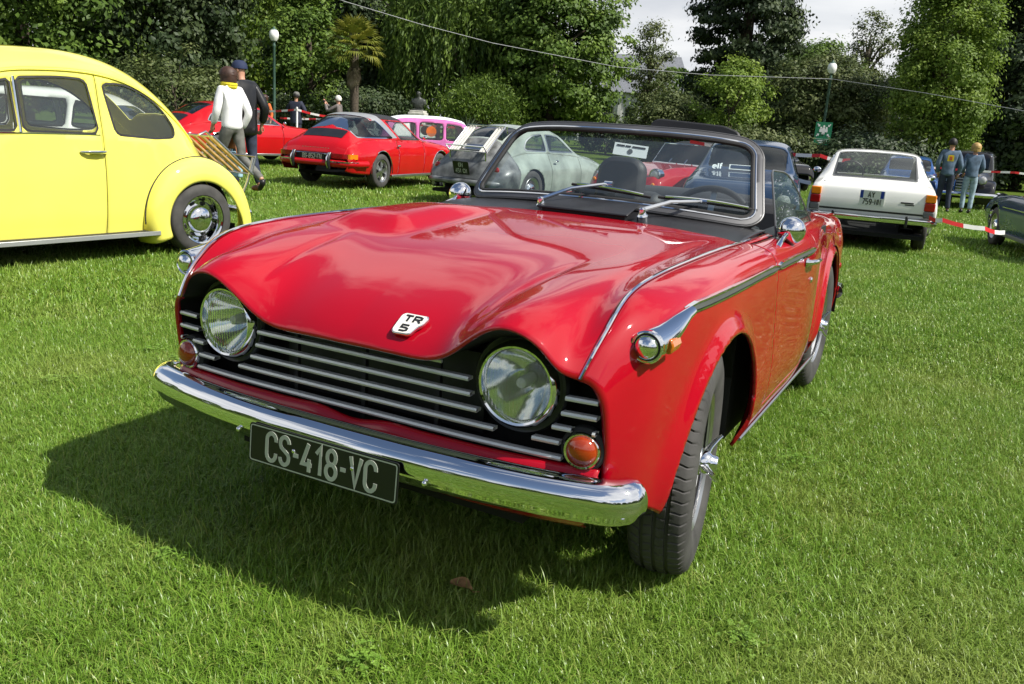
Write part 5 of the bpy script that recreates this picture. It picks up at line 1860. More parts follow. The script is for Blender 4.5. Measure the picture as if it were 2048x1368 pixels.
vwin = [([(-1.72, .93), (-1.26, 1.26), (-.75, 1.28), (-.75, .93)], .03), ([(-.68, 1.28), (-.68, .93), (.0, .93), (.0, 1.27)], .03), ([(.08, 1.27), (.08, .93), (.58, .93), (.40, 1.20)], .04)]
# teal-blue saloon whose flank shows beyond the door glass
RWS = [(r[0] * .86, r[1] * .93, r[2] * .92, r[3] * .93, r[4] * .94, r[5] * .93, r[6] * .94, r[7] * .95, r[8] * .94, r[9]) for r in RWV]
sw_ = [([(y * .86, z * .93) for y, z in p], r) for p, r in vwin]
b2 = estate('blue_saloon', RWS, -1.80, 11.0, 281, -.10, 'dark blue saloon facing the camera behind the windscreen pillar of the large roadster', 'navy_paint', sw_, (0, -2.15), .28, {'windscreen': (-1.58, -1.18, .50), 'rear_glass': (.43, .70, .46)})
b = B()
lettering(b, 'elf', .085, .018, Matrix.Translation((-.36, -1.75, .935)) @ Matrix.Rotation(R_(-40), 4, 'X'), gap=.14, th=.004, wide=1.1)
b.build('bonnet_lettering', 'paper_white', b2, smooth=False)
B().box((-.04, -1.75, .935), (.34, .004, .08), M=Matrix.Rotation(R_(-40), 4, 'X')).build('bonnet_sticker', 'paper_white', b2, smooth=False)
B().box((-.04, -1.755, .941), (.30, .004, .05), M=Matrix.Rotation(R_(-40), 4, 'X')).build('sticker_print', 'navy_paint', b2, smooth=False)
for s in (1, -1):
    B().lathe([(.085, -.04), (.085, .02), (.07, .035), (1e-5, .045)], 24, Matrix.Translation((s * .52, -2.72, .60)) @ FRONT).build('headlight', 'white_lens', b2)
B().tube([(-.68, -2.6, .36), (-.6, -2.86, .36), (.6, -2.86, .36), (.68, -2.6, .36)], .035, 10).build('front_bumper', 'alloy', b2)
# small dark open car cut by the right edge
b3 = place('navy_roadster', 2.70, 11.0, 104, -.12, 'small dark navy car cut off by the right edge of the picture')
P = shell([(r[0], r[1] * .94, r[2] * .95, r[3] * .92, *r[4:]) for r in RWR], .04, .035).clip(circ(0, .29, .33)).clip(circ(-2.03, .29, .33))
P = P.clip(op)
both(P).build('body', 'navy_paint', b3, solid=.006)
for s in (1, -1):
    simple_wheel(b3, (s * .63, 0, .29), 0 if s > 0 else math.pi, .29, .155, .185, 'cap', 'alloy')
    simple_wheel(b3, (s * .63, -2.03, .29), 0 if s > 0 else math.pi, .29, .155, .185, 'cap', 'alloy')
    hl = empty('headlight', (s * .50, -2.66, .66), 0, b3)
    B().lathe([(.10, -.10), (.105, .02), (.095, .03), (.085, .025)], 28, FRONT).build('rim', 'chrome', hl)
    B().ball((0, -.01, 0), .088, 20, 10, (1, .45, 1)).build('lens', 'white_lens', hl)
    B().tube([(s * .735, y, .60) for y in np.linspace(-1.6, -.4, 8)], .008, 6).build('side_trim', 'chrome', b3)
    B().box((s * .70, -1.0, .215), (.03, 1.30, .05)).build('sill_trim', 'strip_grey', b3, bevel=.008)
V = [(-.55, -1.22, .80), (.55, -1.22, .80), (.46, -1.02, 1.08), (-.46, -1.02, 1.08)]
B().add(V, [(0, 1, 2, 3)]).build('windscreen', 'car_glass', b3, smooth=False)
B().tube(V, .014, 8, closed=True).build('windscreen_frame', 'chrome', b3)
B().tube([(-.62, -2.70, .38), (-.5, -2.92, .38), (.5, -2.92, .38), (.62, -2.70, .38)], .032, 10).build('front_bumper', 'alloy', b3)
seats(b3, [(.30, -.35, .60), (-.30, -.35, .60)], 'vinyl_black', .5)
underbody(b3, -2.6, .6, .58, [(0, .33), (-2.03, .33)], .22, .62)
# far cars
b4 = estate('dark_saloon', RWS, -5.2, 27.5, 300, -.26, 'small dark car parked under the trees left of the green sign', 'black_paint', sw_, (0, -2.15), .28, {'windscreen': (-1.58, -1.18, .50), 'rear_glass': (.43, .70, .46)})
b5 = estate('blue_saloon', RWS, -.6, 24.5, 275, -.25, 'bright blue car half hidden by the man in the denim jacket', 'blue_paint', sw_, (0, -2.15), .28, {'windscreen': (-1.58, -1.18, .50), 'rear_glass': (.43, .70, .46)})
b7 = estate('white_saloon', RWS, -8.35, 4.80, 212, -.03, 'pale car glimpsed through the windows of the yellow saloon', 'white_paint', sw_, (0, -2.15), .28, {'windscreen': (-1.58, -1.18, .50), 'rear_glass': (.43, .70, .46)})
b6 = estate('silver_saloon', RWS, -15.8, 19.0, 60, -.10, 'pale grey car behind the striped tape and the man in the cap', 'sage_and_glass_veil', sw_, (0, -2.15), .28, {'windscreen': (-1.58, -1.18, .50), 'rear_glass': (.43, .70, .46)})
# ------------------------------------------------------------------ vintage car with chrome grille
vt = place('vintage_car', .95, 27.0, 268, -.26, 'black vintage car with chrome grille and round headlamps behind the denim couple')
RVN = [(-2.75, .88, .20, .86, .25, .70, .26, .55, .26, .42), (-2.0, .98, .28, .95, .34, .78, .36, .60, .36, .40), (-1.45, 1.04, .42, 1.0, .52, .86, .56, .6, .56, .36), (-1.25, 1.50, .48, 1.42, .58, 1.0, .62, .6, .6, .34), (-.6, 1.58, .52, 1.48, .62, 1.02, .66, .6, .62, .34),
       (.1, 1.56, .52, 1.46, .62, 1.0, .66, .6, .62, .34), (.55, 1.30, .48, 1.20, .58, .95, .62, .6, .6, .36), (.78, .80, .40, .78, .5, .7, .54, .55, .52, .40)]
P = shell(RVN, .06, .05)
P = windows(P, vt, [([(-1.12, 1.06), (-1.05, 1.40), (-.55, 1.44), (-.55, 1.06)], .04), ([(-.45, 1.44), (-.45, 1.06), (.30, 1.06), (.20, 1.40)], .05)], gl='dark_glass')
both(P).build('body', 'black_paint', vt, solid=.006)
B().box((0, -1.36, 1.22), (.92, .02, .34), M=Matrix.Rotation(R_(-22), 4, 'X')).build('windscreen', 'dark_glass', vt, bevel=.03)
B().poly(round_poly([(-.24, .42), (.24, .42), (.25, .72), (.16, .94), (-.16, .94), (-.25, .72)], .06), .06, M=Matrix.Translation((0, -2.78, 0))).build('grille_shell', 'chrome', vt, bevel=.015)
b = B()
for k in range(5):
    b.box((0, -2.83, .50 + .075 * k), (.40, .02, .035))
b.build('grille_bars', 'alloy', vt, smooth=False)
for s in (1, -1):
    B().lathe([(1e-5, -.14), (.06, -.12), (.10, -.02), (.115, .05), (.10, .07)], 28, Matrix.Translation((s * .40, -2.60, .78)) @ FRONT).build('headlamp', 'chrome', vt)
    B().ball((s * .40, -2.66, .78), .10, 20, 10, (1, .35, 1)).build('headlamp_lens', 'white_lens', vt)
    rows = []
    for a in np.linspace(-25, 205, 12):
        t = R_(a)
        ro = .46 + .10 * max(0, (a - 120) / 85)
        rows.append([(s * x, -2.15 - (.36 + (ro - .36) * k) * math.cos(t), .34 + (.36 + (ro - .36) * k) * math.sin(t)) for x, k in ((.30, 1), (.45, .98), (.62, .85), (.72, .45), (.74, 0))])
    Gq, q1, q2 = surf(rows, .06, .05)
    PQ = Patch.grid(Gq, q1, q2)
    PQ.build('front_wing', 'black_paint', vt, solid=.01)
    simple_wheel(vt, (s * .62, -2.15, .34), 0 if s > 0 else math.pi, .34, .14, .22, 'cap', 'alloy')
    simple_wheel(vt, (s * .62, .15, .34), 0 if s > 0 else math.pi, .34, .14, .22, 'cap', 'alloy')
    B().box((s * .66, -1.0, .36), (.22, 1.5, .04)).build('running_board', 'black_trim', vt, smooth=False)
B().tube([(-.78, -2.85, .40), (-.5, -2.98, .40), (.5, -2.98, .40), (.78, -2.85, .40)], .035, 10, flat=1.6).build('front_bumper', 'chrome', vt)
text_plate(vt, 'number_plate', (0, -3.03, .42), (0, 0, 0), (.45, .10), [('1', .06, 0, 0, .8)], 'plate_black', 'plate_silver') if False else None
underbody(vt, -2.6, .6, .5, [(.15, .36)], .30, .6)
B().box((0, -2.15, .34), (1.1, .10, .10)).build('axle', 'black_trim', vt, smooth=False)
# ================================================================== ground and grass
def grass_mat(name, root, mid, tip, dry):
    m, t, b = mat(name)
    at = t.nodes.new('ShaderNodeAttribute')
    at.attribute_name = 'tint'
    sp = t.nodes.new('ShaderNodeSeparateColor')
    t.links.new(at.outputs['Color'], sp.inputs[0])
    r = t.nodes.new('ShaderNodeValToRGB')
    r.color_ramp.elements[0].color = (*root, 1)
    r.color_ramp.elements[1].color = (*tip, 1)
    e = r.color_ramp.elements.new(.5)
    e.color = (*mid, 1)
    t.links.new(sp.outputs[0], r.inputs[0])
    # large soft patches of drier and lusher turf
    geo = t.nodes.new('ShaderNodeNewGeometry')
    nz = t.nodes.new('ShaderNodeTexNoise')
    nz.inputs['Scale'].default_value = 1.1
    nz.inputs['Detail'].default_value = 5
    t.links.new(geo.outputs['Position'], nz.inputs['Vector'])
    rp = t.nodes.new('ShaderNodeValToRGB')
    rp.color_ramp.elements[0].position = .46
    rp.color_ramp.elements[0].color = (0, 0, 0, 1)
    rp.color_ramp.elements[1].position = .75
    rp.color_ramp.elements[1].color = (.62, .62, .62, 1)
    t.links.new(nz.outputs['Fac'], rp.inputs[0])
    ad = t.nodes.new('ShaderNodeMath')
    ad.operation = 'MAXIMUM'
    t.links.new(rp.outputs[0], ad.inputs[0])
    t.links.new(sp.outputs[1], ad.inputs[1])
    mx = t.nodes.new('ShaderNodeMix')
    mx.data_type = 'RGBA'
    t.links.new(ad.outputs[0], mx.inputs[0])
    t.links.new(r.outputs[0], mx.inputs[6])
    mx.inputs[7].default_value = (*dry, 1)
    t.links.new(mx.outputs[2], b.inputs['Base Color'])
    b.inputs['Roughness'].default_value = .36
    b.inputs['Specular IOR Level'].default_value = .42
    tl = t.nodes.new('ShaderNodeBsdfTranslucent')
    t.links.new(mx.outputs[2], tl.inputs['Color'])
    ms = t.nodes.new('ShaderNodeMixShader')
    ms.inputs[0].default_value = .24
    out = t.nodes['Material Output']
    t.links.new(b.outputs[0], ms.inputs[1])
    t.links.new(tl.outputs[0], ms.inputs[2])
    t.links.new(ms.outputs[0], out.inputs['Surface'])
    return m
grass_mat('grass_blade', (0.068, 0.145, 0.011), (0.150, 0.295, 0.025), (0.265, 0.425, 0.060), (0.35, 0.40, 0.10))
m_, t_, b_ = mat('turf')
geo_ = t_.nodes.new('ShaderNodeNewGeometry')
na, nb_ = t_.nodes.new('ShaderNodeTexNoise'), t_.nodes.new('ShaderNodeTexNoise')
na.inputs['Scale'].default_value = .9
na.inputs['Detail'].default_value = 8
nb_.inputs['Scale'].default_value = 38
nb_.inputs['Detail'].default_value = 6
t_.links.new(geo_.outputs['Position'], na.inputs['Vector'])
t_.links.new(geo_.outputs['Position'], nb_.inputs['Vector'])
ra = t_.nodes.new('ShaderNodeValToRGB')
ra.color_ramp.elements[0].position = .35
ra.color_ramp.elements[0].color = (.060, .105, .012, 1)
ra.color_ramp.elements[1].position = .68
ra.color_ramp.elements[1].color = (.115, .165, .024, 1)
t_.links.new(na.outputs['Fac'], ra.inputs[0])
rb2 = t_.nodes.new('ShaderNodeValToRGB')
rb2.color_ramp.elements[0].position = .3
rb2.color_ramp.elements[0].color = (.45, .45, .45, 1)
rb2.color_ramp.elements[1].position = .7
rb2.color_ramp.elements[1].color = (1.25, 1.25, 1.1, 1)
t_.links.new(nb_.outputs['Fac'], rb2.inputs[0])
mu = t_.nodes.new('ShaderNodeMix')
mu.data_type = 'RGBA'
mu.blend_type = 'MULTIPLY'
mu.inputs[0].default_value = 1
t_.links.new(ra.outputs[0], mu.inputs[6])
t_.links.new(rb2.outputs[0], mu.inputs[7])
t_.links.new(mu.outputs[2], b_.inputs['Base Color'])
b_.inputs['Roughness'].default_value = .95
b_.inputs['Specular IOR Level'].default_value = .1
bpn = t_.nodes.new('ShaderNodeBump')
bpn.inputs['Strength'].default_value = .6
bpn.inputs['Distance'].default_value = .03
t_.links.new(nb_.outputs['Fac'], bpn.inputs['Height'])
t_.links.new(bpn.outputs[0], b_.inputs['Normal'])

RNG = np.random.default_rng(7)
ys_ = sorted(set([-300, -60, -20] + list(np.arange(-8, 30, 1.0)) + [32, 40, 60, 100, 200, 600]))
xs_ = sorted(set([-600, -200, -80, -40] + list(np.arange(-30, 31, 3.0)) + [40, 80, 200, 600]))
GV = [(x, y, gz(x, y) - .012) for y in ys_ for x in xs_]
nx_ = len(xs_)
GF = [(j * nx_ + i, j * nx_ + i + 1, (j + 1) * nx_ + i + 1, (j + 1) * nx_ + i) for j in range(len(ys_) - 1) for i in range(nx_ - 1)]
tag(mo('lawn', GV, GF, 'turf'), None, kind='structure')

def tuft_mesh(name, size, nbl, hmin, hmax, wid, seed, seg=3):
    rng = np.random.default_rng(seed)
    n = nbl
    bx = rng.uniform(-size / 2, size / 2, (n, 2))
    # clumping
    cl = rng.uniform(-size / 2, size / 2, (max(4, n // 14), 2))
    pick = rng.integers(0, len(cl), n)
    k = rng.uniform(0, 1, n) < .55
    bx[k] = cl[pick[k]] + rng.normal(0, size * .035, (k.sum(), 2))
    h = rng.uniform(hmin, hmax, n) * rng.choice([1, 1, 1, .7, .6, 1.5], n)
    w = wid * rng.uniform(.6, 1.3, n)
    az_ = rng.uniform(0, 2 * np.pi, n)
    lean = rng.gamma(2.6, .42, n)
    lean = np.clip(lean, .08, 2.2)
    face = az_ + np.pi / 2 + rng.normal(0, .5, n)
    V = np.zeros((n, (seg) * 2 + 1, 3))
    T = np.zeros((n, seg * 2 + 1, 2))
    dry = np.where(rng.uniform(0, 1, n) < .15, rng.uniform(.4, 1, n), rng.uniform(0, .12, n))
    px, py, pz = bx[:, 0].copy(), bx[:, 1].copy(), np.zeros(n)
    ang = lean * .25
    base = rng.uniform(.0, .5, n)
    for s in range(seg + 1):
        t = s / seg
        ww = w * (1 - t ** 1.6) * .5 + 1e-4
        cx, cy = np.cos(face) * ww, np.sin(face) * ww
        if s < seg:
            V[:, 2 * s, 0], V[:, 2 * s, 1], V[:, 2 * s, 2] = px - cx, py - cy, pz
            V[:, 2 * s + 1, 0], V[:, 2 * s + 1, 1], V[:, 2 * s + 1, 2] = px + cx, py + cy, pz
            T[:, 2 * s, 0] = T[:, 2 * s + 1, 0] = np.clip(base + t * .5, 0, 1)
        else:
            V[:, 2 * s, 0], V[:, 2 * s, 1], V[:, 2 * s, 2] = px, py, pz
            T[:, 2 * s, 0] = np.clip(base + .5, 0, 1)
        st = h / seg
        px += np.cos(az_) * np.sin(ang) * st
        py += np.sin(az_) * np.sin(ang) * st
        pz += np.cos(ang) * st
        ang = np.minimum(ang + lean * .62, 1.9)
    T[:, :, 1] = dry[:, None]
    m = seg * 2 + 1
    o = (np.arange(n) * m)[:, None]
    tris = []
    for s in range(seg - 1):
        a = 2 * s
        tris += [[a, a + 1, a + 3], [a, a + 3, a + 2]]
    a = 2 * (seg - 1)
    tris.append([a, a + 1, a + 2])
    F = np.concatenate([o + np.array(t)[None, :] for t in tris], 0)
    me = bpy.data.meshes.new(name)
    VV = V.reshape(-1, 3)
    VV[:, 2] -= .012
    me.vertices.add(len(VV))
    me.vertices.foreach_set('co', VV.astype(np.float32).ravel())
    me.loops.add(F.size)
    me.loops.foreach_set('vertex_index', F.ravel().astype(np.int32))
    me.polygons.add(len(F))
    me.polygons.foreach_set('loop_start', np.arange(0, F.size, 3, dtype=np.int32))
    me.polygons.foreach_set('loop_total', np.full(len(F), 3, dtype=np.int32))
    me.update(calc_edges=True)
    ca = me.color_attributes.new('tint', 'FLOAT_COLOR', 'POINT')
    C = np.zeros((len(VV), 4), np.float32)
    C[:, :2] = T.reshape(-1, 2)
    C[:, 3] = 1
    ca.data.foreach_set('color', C.ravel())
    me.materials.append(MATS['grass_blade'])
    return bpy.data.objects.new(name, me)
def instance_field(name, protos, pts, rots, scs, label):
    """points carry instances of the tuft meshes (geometry nodes)"""
    colp = bpy.data.collections.new(name + '_tufts')
    for p in protos:
        colp.objects.link(p)
    me = bpy.data.meshes.new(name)
    me.vertices.add(len(pts))
    me.vertices.foreach_set('co', np.asarray(pts, np.float32).ravel())
    a = me.attributes.new('rz', 'FLOAT', 'POINT')
    a.data.foreach_set('value', np.asarray(rots, np.float32))
    a = me.attributes.new('sc', 'FLOAT', 'POINT')
    a.data.foreach_set('value', np.asarray(scs, np.float32))
    me.update()
    o = link(bpy.data.objects.new(name, me))
    ng = bpy.data.node_groups.new(name, 'GeometryNodeTree')
    ng.interface.new_socket('Geometry', in_out='INPUT', socket_type='NodeSocketGeometry')
    ng.interface.new_socket('Geometry', in_out='OUTPUT', socket_type='NodeSocketGeometry')
    N = ng.nodes
    gi, go = N.new('NodeGroupInput'), N.new('NodeGroupOutput')
    iop = N.new('GeometryNodeInstanceOnPoints')
    ci = N.new('GeometryNodeCollectionInfo')
    ci.inputs['Collection'].default_value = colp
    ci.inputs['Separate Children'].default_value = True
    ci.inputs['Reset Children'].default_value = True
    iop.inputs['Pick Instance'].default_value = True
    ar = N.new('GeometryNodeInputNamedAttribute')
    ar.data_type = 'FLOAT'
    ar.inputs[0].default_value = 'rz'
    as_ = N.new('GeometryNodeInputNamedAttribute')
    as_.data_type = 'FLOAT'
    as_.inputs[0].default_value = 'sc'
    cx = N.new('ShaderNodeCombineXYZ')
    ng.links.new(ar.outputs[0], cx.inputs[2])
    ng.links.new(gi.outputs[0], iop.inputs['Points'])
    ng.links.new(ci.outputs[0], iop.inputs['Instance'])
    ng.links.new(cx.outputs[0], iop.inputs['Rotation'])
    ng.links.new(as_.outputs[0], iop.inputs['Scale'])
    ng.links.new(iop.outputs[0], go.inputs[0])
    md = o.modifiers.new('tufts', 'NODES')
    md.node_group = ng
    return tag(o, label, 'grass', kind='stuff')
camx, camy = 1.2802, -2.2874
vdir = (-math.sin(R_(27.402)), math.cos(R_(27.402)))
def scatter(step, dmin, dmax, jitter=.5, half=40):
    pts = []
    R2 = dmax + 1
    g = np.arange(-R2, R2, step)
    X, Y = np.meshgrid(g, g)
    X, Y = X.ravel() + RNG.uniform(-jitter, jitter, X.size) * step, Y.ravel() + RNG.uniform(-jitter, jitter, Y.size) * step
    d = np.hypot(X, Y)
    c = X * vdir[0] + Y * vdir[1]
    k = (d > dmin) & (d < dmax) & (c > d * math.cos(R_(half)))
    X, Y = X[k] + camx, Y[k] + camy
    Z = np.array([gz(a, b_) for a, b_ in zip(X, Y)])
    n = len(X)
    lush = .5 + .5 * np.sin(X * 2.3 + 1.1 * np.sin(Y * 1.7)) * np.sin(Y * 2.9 + 1.3 * np.sin(X * 1.9))
    return np.stack([X, Y, Z], 1), RNG.uniform(0, 6.28, n), RNG.uniform(.72, 1.05, n) * (.78 + .42 * lush)
near = [tuft_mesh('tuft', .30, 1500, .024, .058, .0028, 10 + i, 4) for i in range(8)]
p, r_, s_ = scatter(.145, .7, 5.2, jitter=.35, half=88)
instance_field('near_grass', near, p, r_, s_, 'short sunlit grass around the red roadster')
midt = [tuft_mesh('tuft', .6, 1300, .03, .062, .006, 40 + i, 3) for i in range(5)]
p, r_, s_ = scatter(.34, 4.9, 13.0, half=75)
instance_field('middle_grass', midt, p, r_, s_, 'short lawn grass between the parked cars')
fart = [tuft_mesh('tuft', 1.4, 1100, .04, .075, .014, 70 + i, 2) for i in range(4)]
p, r_, s_ = scatter(1.0, 12.5, 36.0, half=40)
instance_field('distant_grass', fart, p, r_, s_, 'short lawn grass under the far trees')

# clover and small broad-leaved weeds between the blades
leafm = grass_mat('clover_leaf', (0.085, 0.190, 0.020), (0.150, 0.300, 0.034), (0.245, 0.410, 0.066), (0.28, 0.36, 0.09))
def clover_mesh(name, seed):
    rng = np.random.default_rng(seed)
    V, F, C = [], [], []
    for k in range(46):
        r = abs(rng.normal(0, .07))
        a = rng.uniform(0, 6.28)
        cx, cy, cz = r * math.cos(a), r * math.sin(a), rng.uniform(.018, .042)
        t = rng.uniform(0, 1)
        for q in range(3):
            b_ = a + q * 2.094 + rng.uniform(-.2, .2)
            L = rng.uniform(.009, .015)
            o = len(V)
            dx, dy = math.cos(b_), math.sin(b_)
            V += [(cx, cy, cz), (cx + dx * L * .6 - dy * L * .55, cy + dy * L * .6 + dx * L * .55, cz + .003), (cx + dx * L * 1.15, cy + dy * L * 1.15, cz + .001), (cx + dx * L * .6 + dy * L * .55, cy + dy * L * .6 - dx * L * .55, cz + .003)]
            F.append((o, o + 1, o + 2, o + 3))
            C += [(t, 0, 0, 1)] * 4
    me = bpy.data.meshes.new(name)
    me.from_pydata(V, [], F)
    ca = me.color_attributes.new('tint', 'FLOAT_COLOR', 'POINT')
    ca.data.foreach_set('color', np.array(C, np.float32).ravel())
    me.materials.append(MATS['clover_leaf'])
    return bpy.data.objects.new(name, me)
protos = [clover_mesh('clover', 200 + i) for i in range(4)]
p, r_, s_ = scatter(.16, .7, 4.5, half=60)
keep = RNG.uniform(0, 1, len(p)) < .05
instance_field('clover', protos, p[keep], r_[keep], s_[keep] * .8, 'small scattered clover leaves in the foreground lawn')
# ================================================================== trees
def leaf_mat(name, dark, mid, light, transl=.30):
    m, t, b = mat(name)
    at = t.nodes.new('ShaderNodeAttribute')
    at.attribute_name = 'tint'
    r = t.nodes.new('ShaderNodeValToRGB')
    r.color_ramp.elements[0].color = (*dark, 1)
    r.color_ramp.elements[1].color = (*light, 1)
    e = r.color_ramp.elements.new(.5)
    e.color = (*mid, 1)
    t.links.new(at.outputs['Fac'], r.inputs[0])
    t.links.new(r.outputs[0], b.inputs['Base Color'])
    b.inputs['Roughness'].default_value = .55
    b.inputs['Specular IOR Level'].default_value = .3
    tl = t.nodes.new('ShaderNodeBsdfTranslucent')
    t.links.new(r.outputs[0], tl.inputs['Color'])
    ms = t.nodes.new('ShaderNodeMixShader')
    ms.inputs[0].default_value = transl
    t.links.new(b.outputs[0], ms.inputs[1])
    t.links.new(tl.outputs[0], ms.inputs[2])
    t.links.new(ms.outputs[0], t.nodes['Material Output'].inputs['Surface'])
leaf_mat('leaf_green', (.050, .095, .014), (.105, .180, .026), (.200, .290, .050))
leaf_mat('leaf_bright', (.085, .145, .020), (.165, .255, .034), (.270, .360, .060), .38)
leaf_mat('leaf_dark', (.018, .034, .013), (.040, .066, .024), (.082, .112, .038), .15)
leaf_mat('leaf_olive', (.042, .065, .018), (.090, .120, .034), (.165, .190, .066), .25)
leaf_mat('leaf_willow', (.035, .070, .012), (.090, .155, .022), (.190, .280, .045), .35)
leaf_mat('leaf_palm', (.070, .120, .016), (.200, .210, .028), (.420, .340, .055), .25)
leaf_mat('leaf_dead', (.12, .09, .055), (.20, .155, .10), (.30, .25, .17), .1)
plain('bark', (.075, .058, .042), rough=.95, var=.35, vscale=14, bump=.8, bscale=30)
plain('bark_pale', (.14, .12, .09), rough=.95, var=.35, vscale=14, bump=.8, bscale=30)
def leaf_cloud(P, size, rng, up=.35, aspect=.55, tint=None, axis=None, out=None):
    """one bent leaf spray (2 triangles) per point"""
    n = len(P)
    N = rng.normal(size=(n, 3))
    N[:, 2] = np.abs(N[:, 2]) + up
    if out is not None:
        N = N * .55 + out * 1.0
    N /= np.linalg.norm(N, axis=1)[:, None]
    if axis is None:
        T = np.cross(N, rng.normal(size=(n, 3)))
    else:
        T = axis + rng.normal(size=(n, 3)) * .25
        N = np.cross(T, rng.normal(size=(n, 3)))
        N /= np.maximum(np.linalg.norm(N, axis=1)[:, None], 1e-6)
    T /= np.maximum(np.linalg.norm(T, axis=1)[:, None], 1e-6)
    Bn = np.cross(N, T)
    s = (size * rng.uniform(.6, 1.4, n))[:, None]
    a = P - T * s * .5
    c = P + T * s * .5
    d = P + Bn * s * aspect * .5 + N * s * .08 * rng.normal(size=(n, 1))
    e = P - Bn * s * aspect * .5 - N * s * .08 * rng.normal(size=(n, 1))
    V = np.stack([a, e, c, d], 1).reshape(-1, 3)
    k = np.arange(n)[:, None] * 4
    F = np.concatenate([k + np.array([[0, 1, 2]]), k + np.array([[0, 2, 3]])], 0)
    return V, F
def crown_mesh(name, V, F, tint, m, parent):
    o = fast_mesh(name, V, F, m, parent)
    at = o.data.attributes.new('tint', 'FLOAT', 'POINT')
    at.data.foreach_set('value', np.repeat(np.clip(tint, 0, 1), 4).astype(np.float32))
    return o
def clump_points(rng, profile, n_cl, per, spread, flat=.7, shell_=.55):
    """profile(t)->radius for t 0..1 up the crown of unit height; returns points in unit crown coordinates scaled by caller"""
    C = []
    while len(C) < n_cl:
        t = rng.uniform(0, 1)
        r = profile(t)
        q = math.sqrt(rng.uniform(shell_ ** 2, 1)) * r * rng.uniform(.86, 1.10)
        if rng.uniform(0, 1) > (r + .15):
            continue
        a = rng.uniform(0, 2 * math.pi)
        C.append((q * math.cos(a), q * math.sin(a), t))
    C = np.array(C)
    return C
def tree(name, x, y, h, crown_r, crown_z0, m, label, profile=None, n_cl=170, per=110, spread=.55, size=.17, seed=1, trunk_r=.22, bark='bark', flat=.7, lean=0.0, group=None, cat='tree', up=.35, shell_=.35):
    rng = np.random.default_rng(seed)
    z0 = gz(x, y)
    t = tag(empty(name, (x, y, z0)), label, cat, group)
    ch = h - crown_z0
    if profile is None:
        profile = lambda q: max(.05, math.sin(math.pi * min(1, (q * .92 + .06))) ** .6)
    C = clump_points(rng, profile, n_cl, per, spread, shell_=shell_)
    C = C * np.array([crown_r, crown_r, ch]) + np.array([0, 0, crown_z0])
    # uneven outline: each clump its own size
    sz = rng.uniform(.55, 1.5, len(C)) * spread
    cnt = np.maximum(8, (per * (sz / spread) ** 1.6)).astype(int)
    idx = np.repeat(np.arange(len(C)), cnt)
    off = rng.normal(size=(len(idx), 3)) * np.array([1, 1, flat]) * .55 * sz[idx][:, None]
    P = C[idx] + off
    P[:, 2] = np.maximum(P[:, 2], .15)
    ct = rng.uniform(.15, .85, len(C))
    tint = ct[idx] + rng.normal(0, .14, len(idx))
    ov = off / np.maximum(np.linalg.norm(off, axis=1), 1e-6)[:, None] * .8
    ax0 = P - np.array([0, 0, crown_z0 + ch * .45])
    ov = ov + ax0 / np.maximum(np.linalg.norm(ax0, axis=1), 1e-6)[:, None] * .6
    V, F = leaf_cloud(P, size, rng, up, out=ov)
    crown_mesh('crown', V, F, tint, m, t)
    b = B()
    top = Vector((lean, 0, crown_z0 + ch * .72))
    b.tube([(0, 0, -.1), (lean * .1, 0, crown_z0 * .4), (lean * .4, .05, crown_z0 + ch * .3), tuple(top)], [trunk_r * 1.35, trunk_r, trunk_r * .7, trunk_r * .18], 10)
    pick = rng.choice(len(C), min(14, len(C)), replace=False)
    for k in pick:
        c = Vector(C[k])
        s0 = Vector((lean * .3, 0, max(crown_z0 * .75, min(c.z - .6, crown_z0 + ch * .55) * .82)))
        mid = s0.lerp(c, .5) + Vector((0, 0, .25))
        b.tube([tuple(s0), tuple(mid), tuple(c)], [trunk_r * .38, trunk_r * .24, trunk_r * .07], 6)
    b.build('trunk', bark, t)
    return t
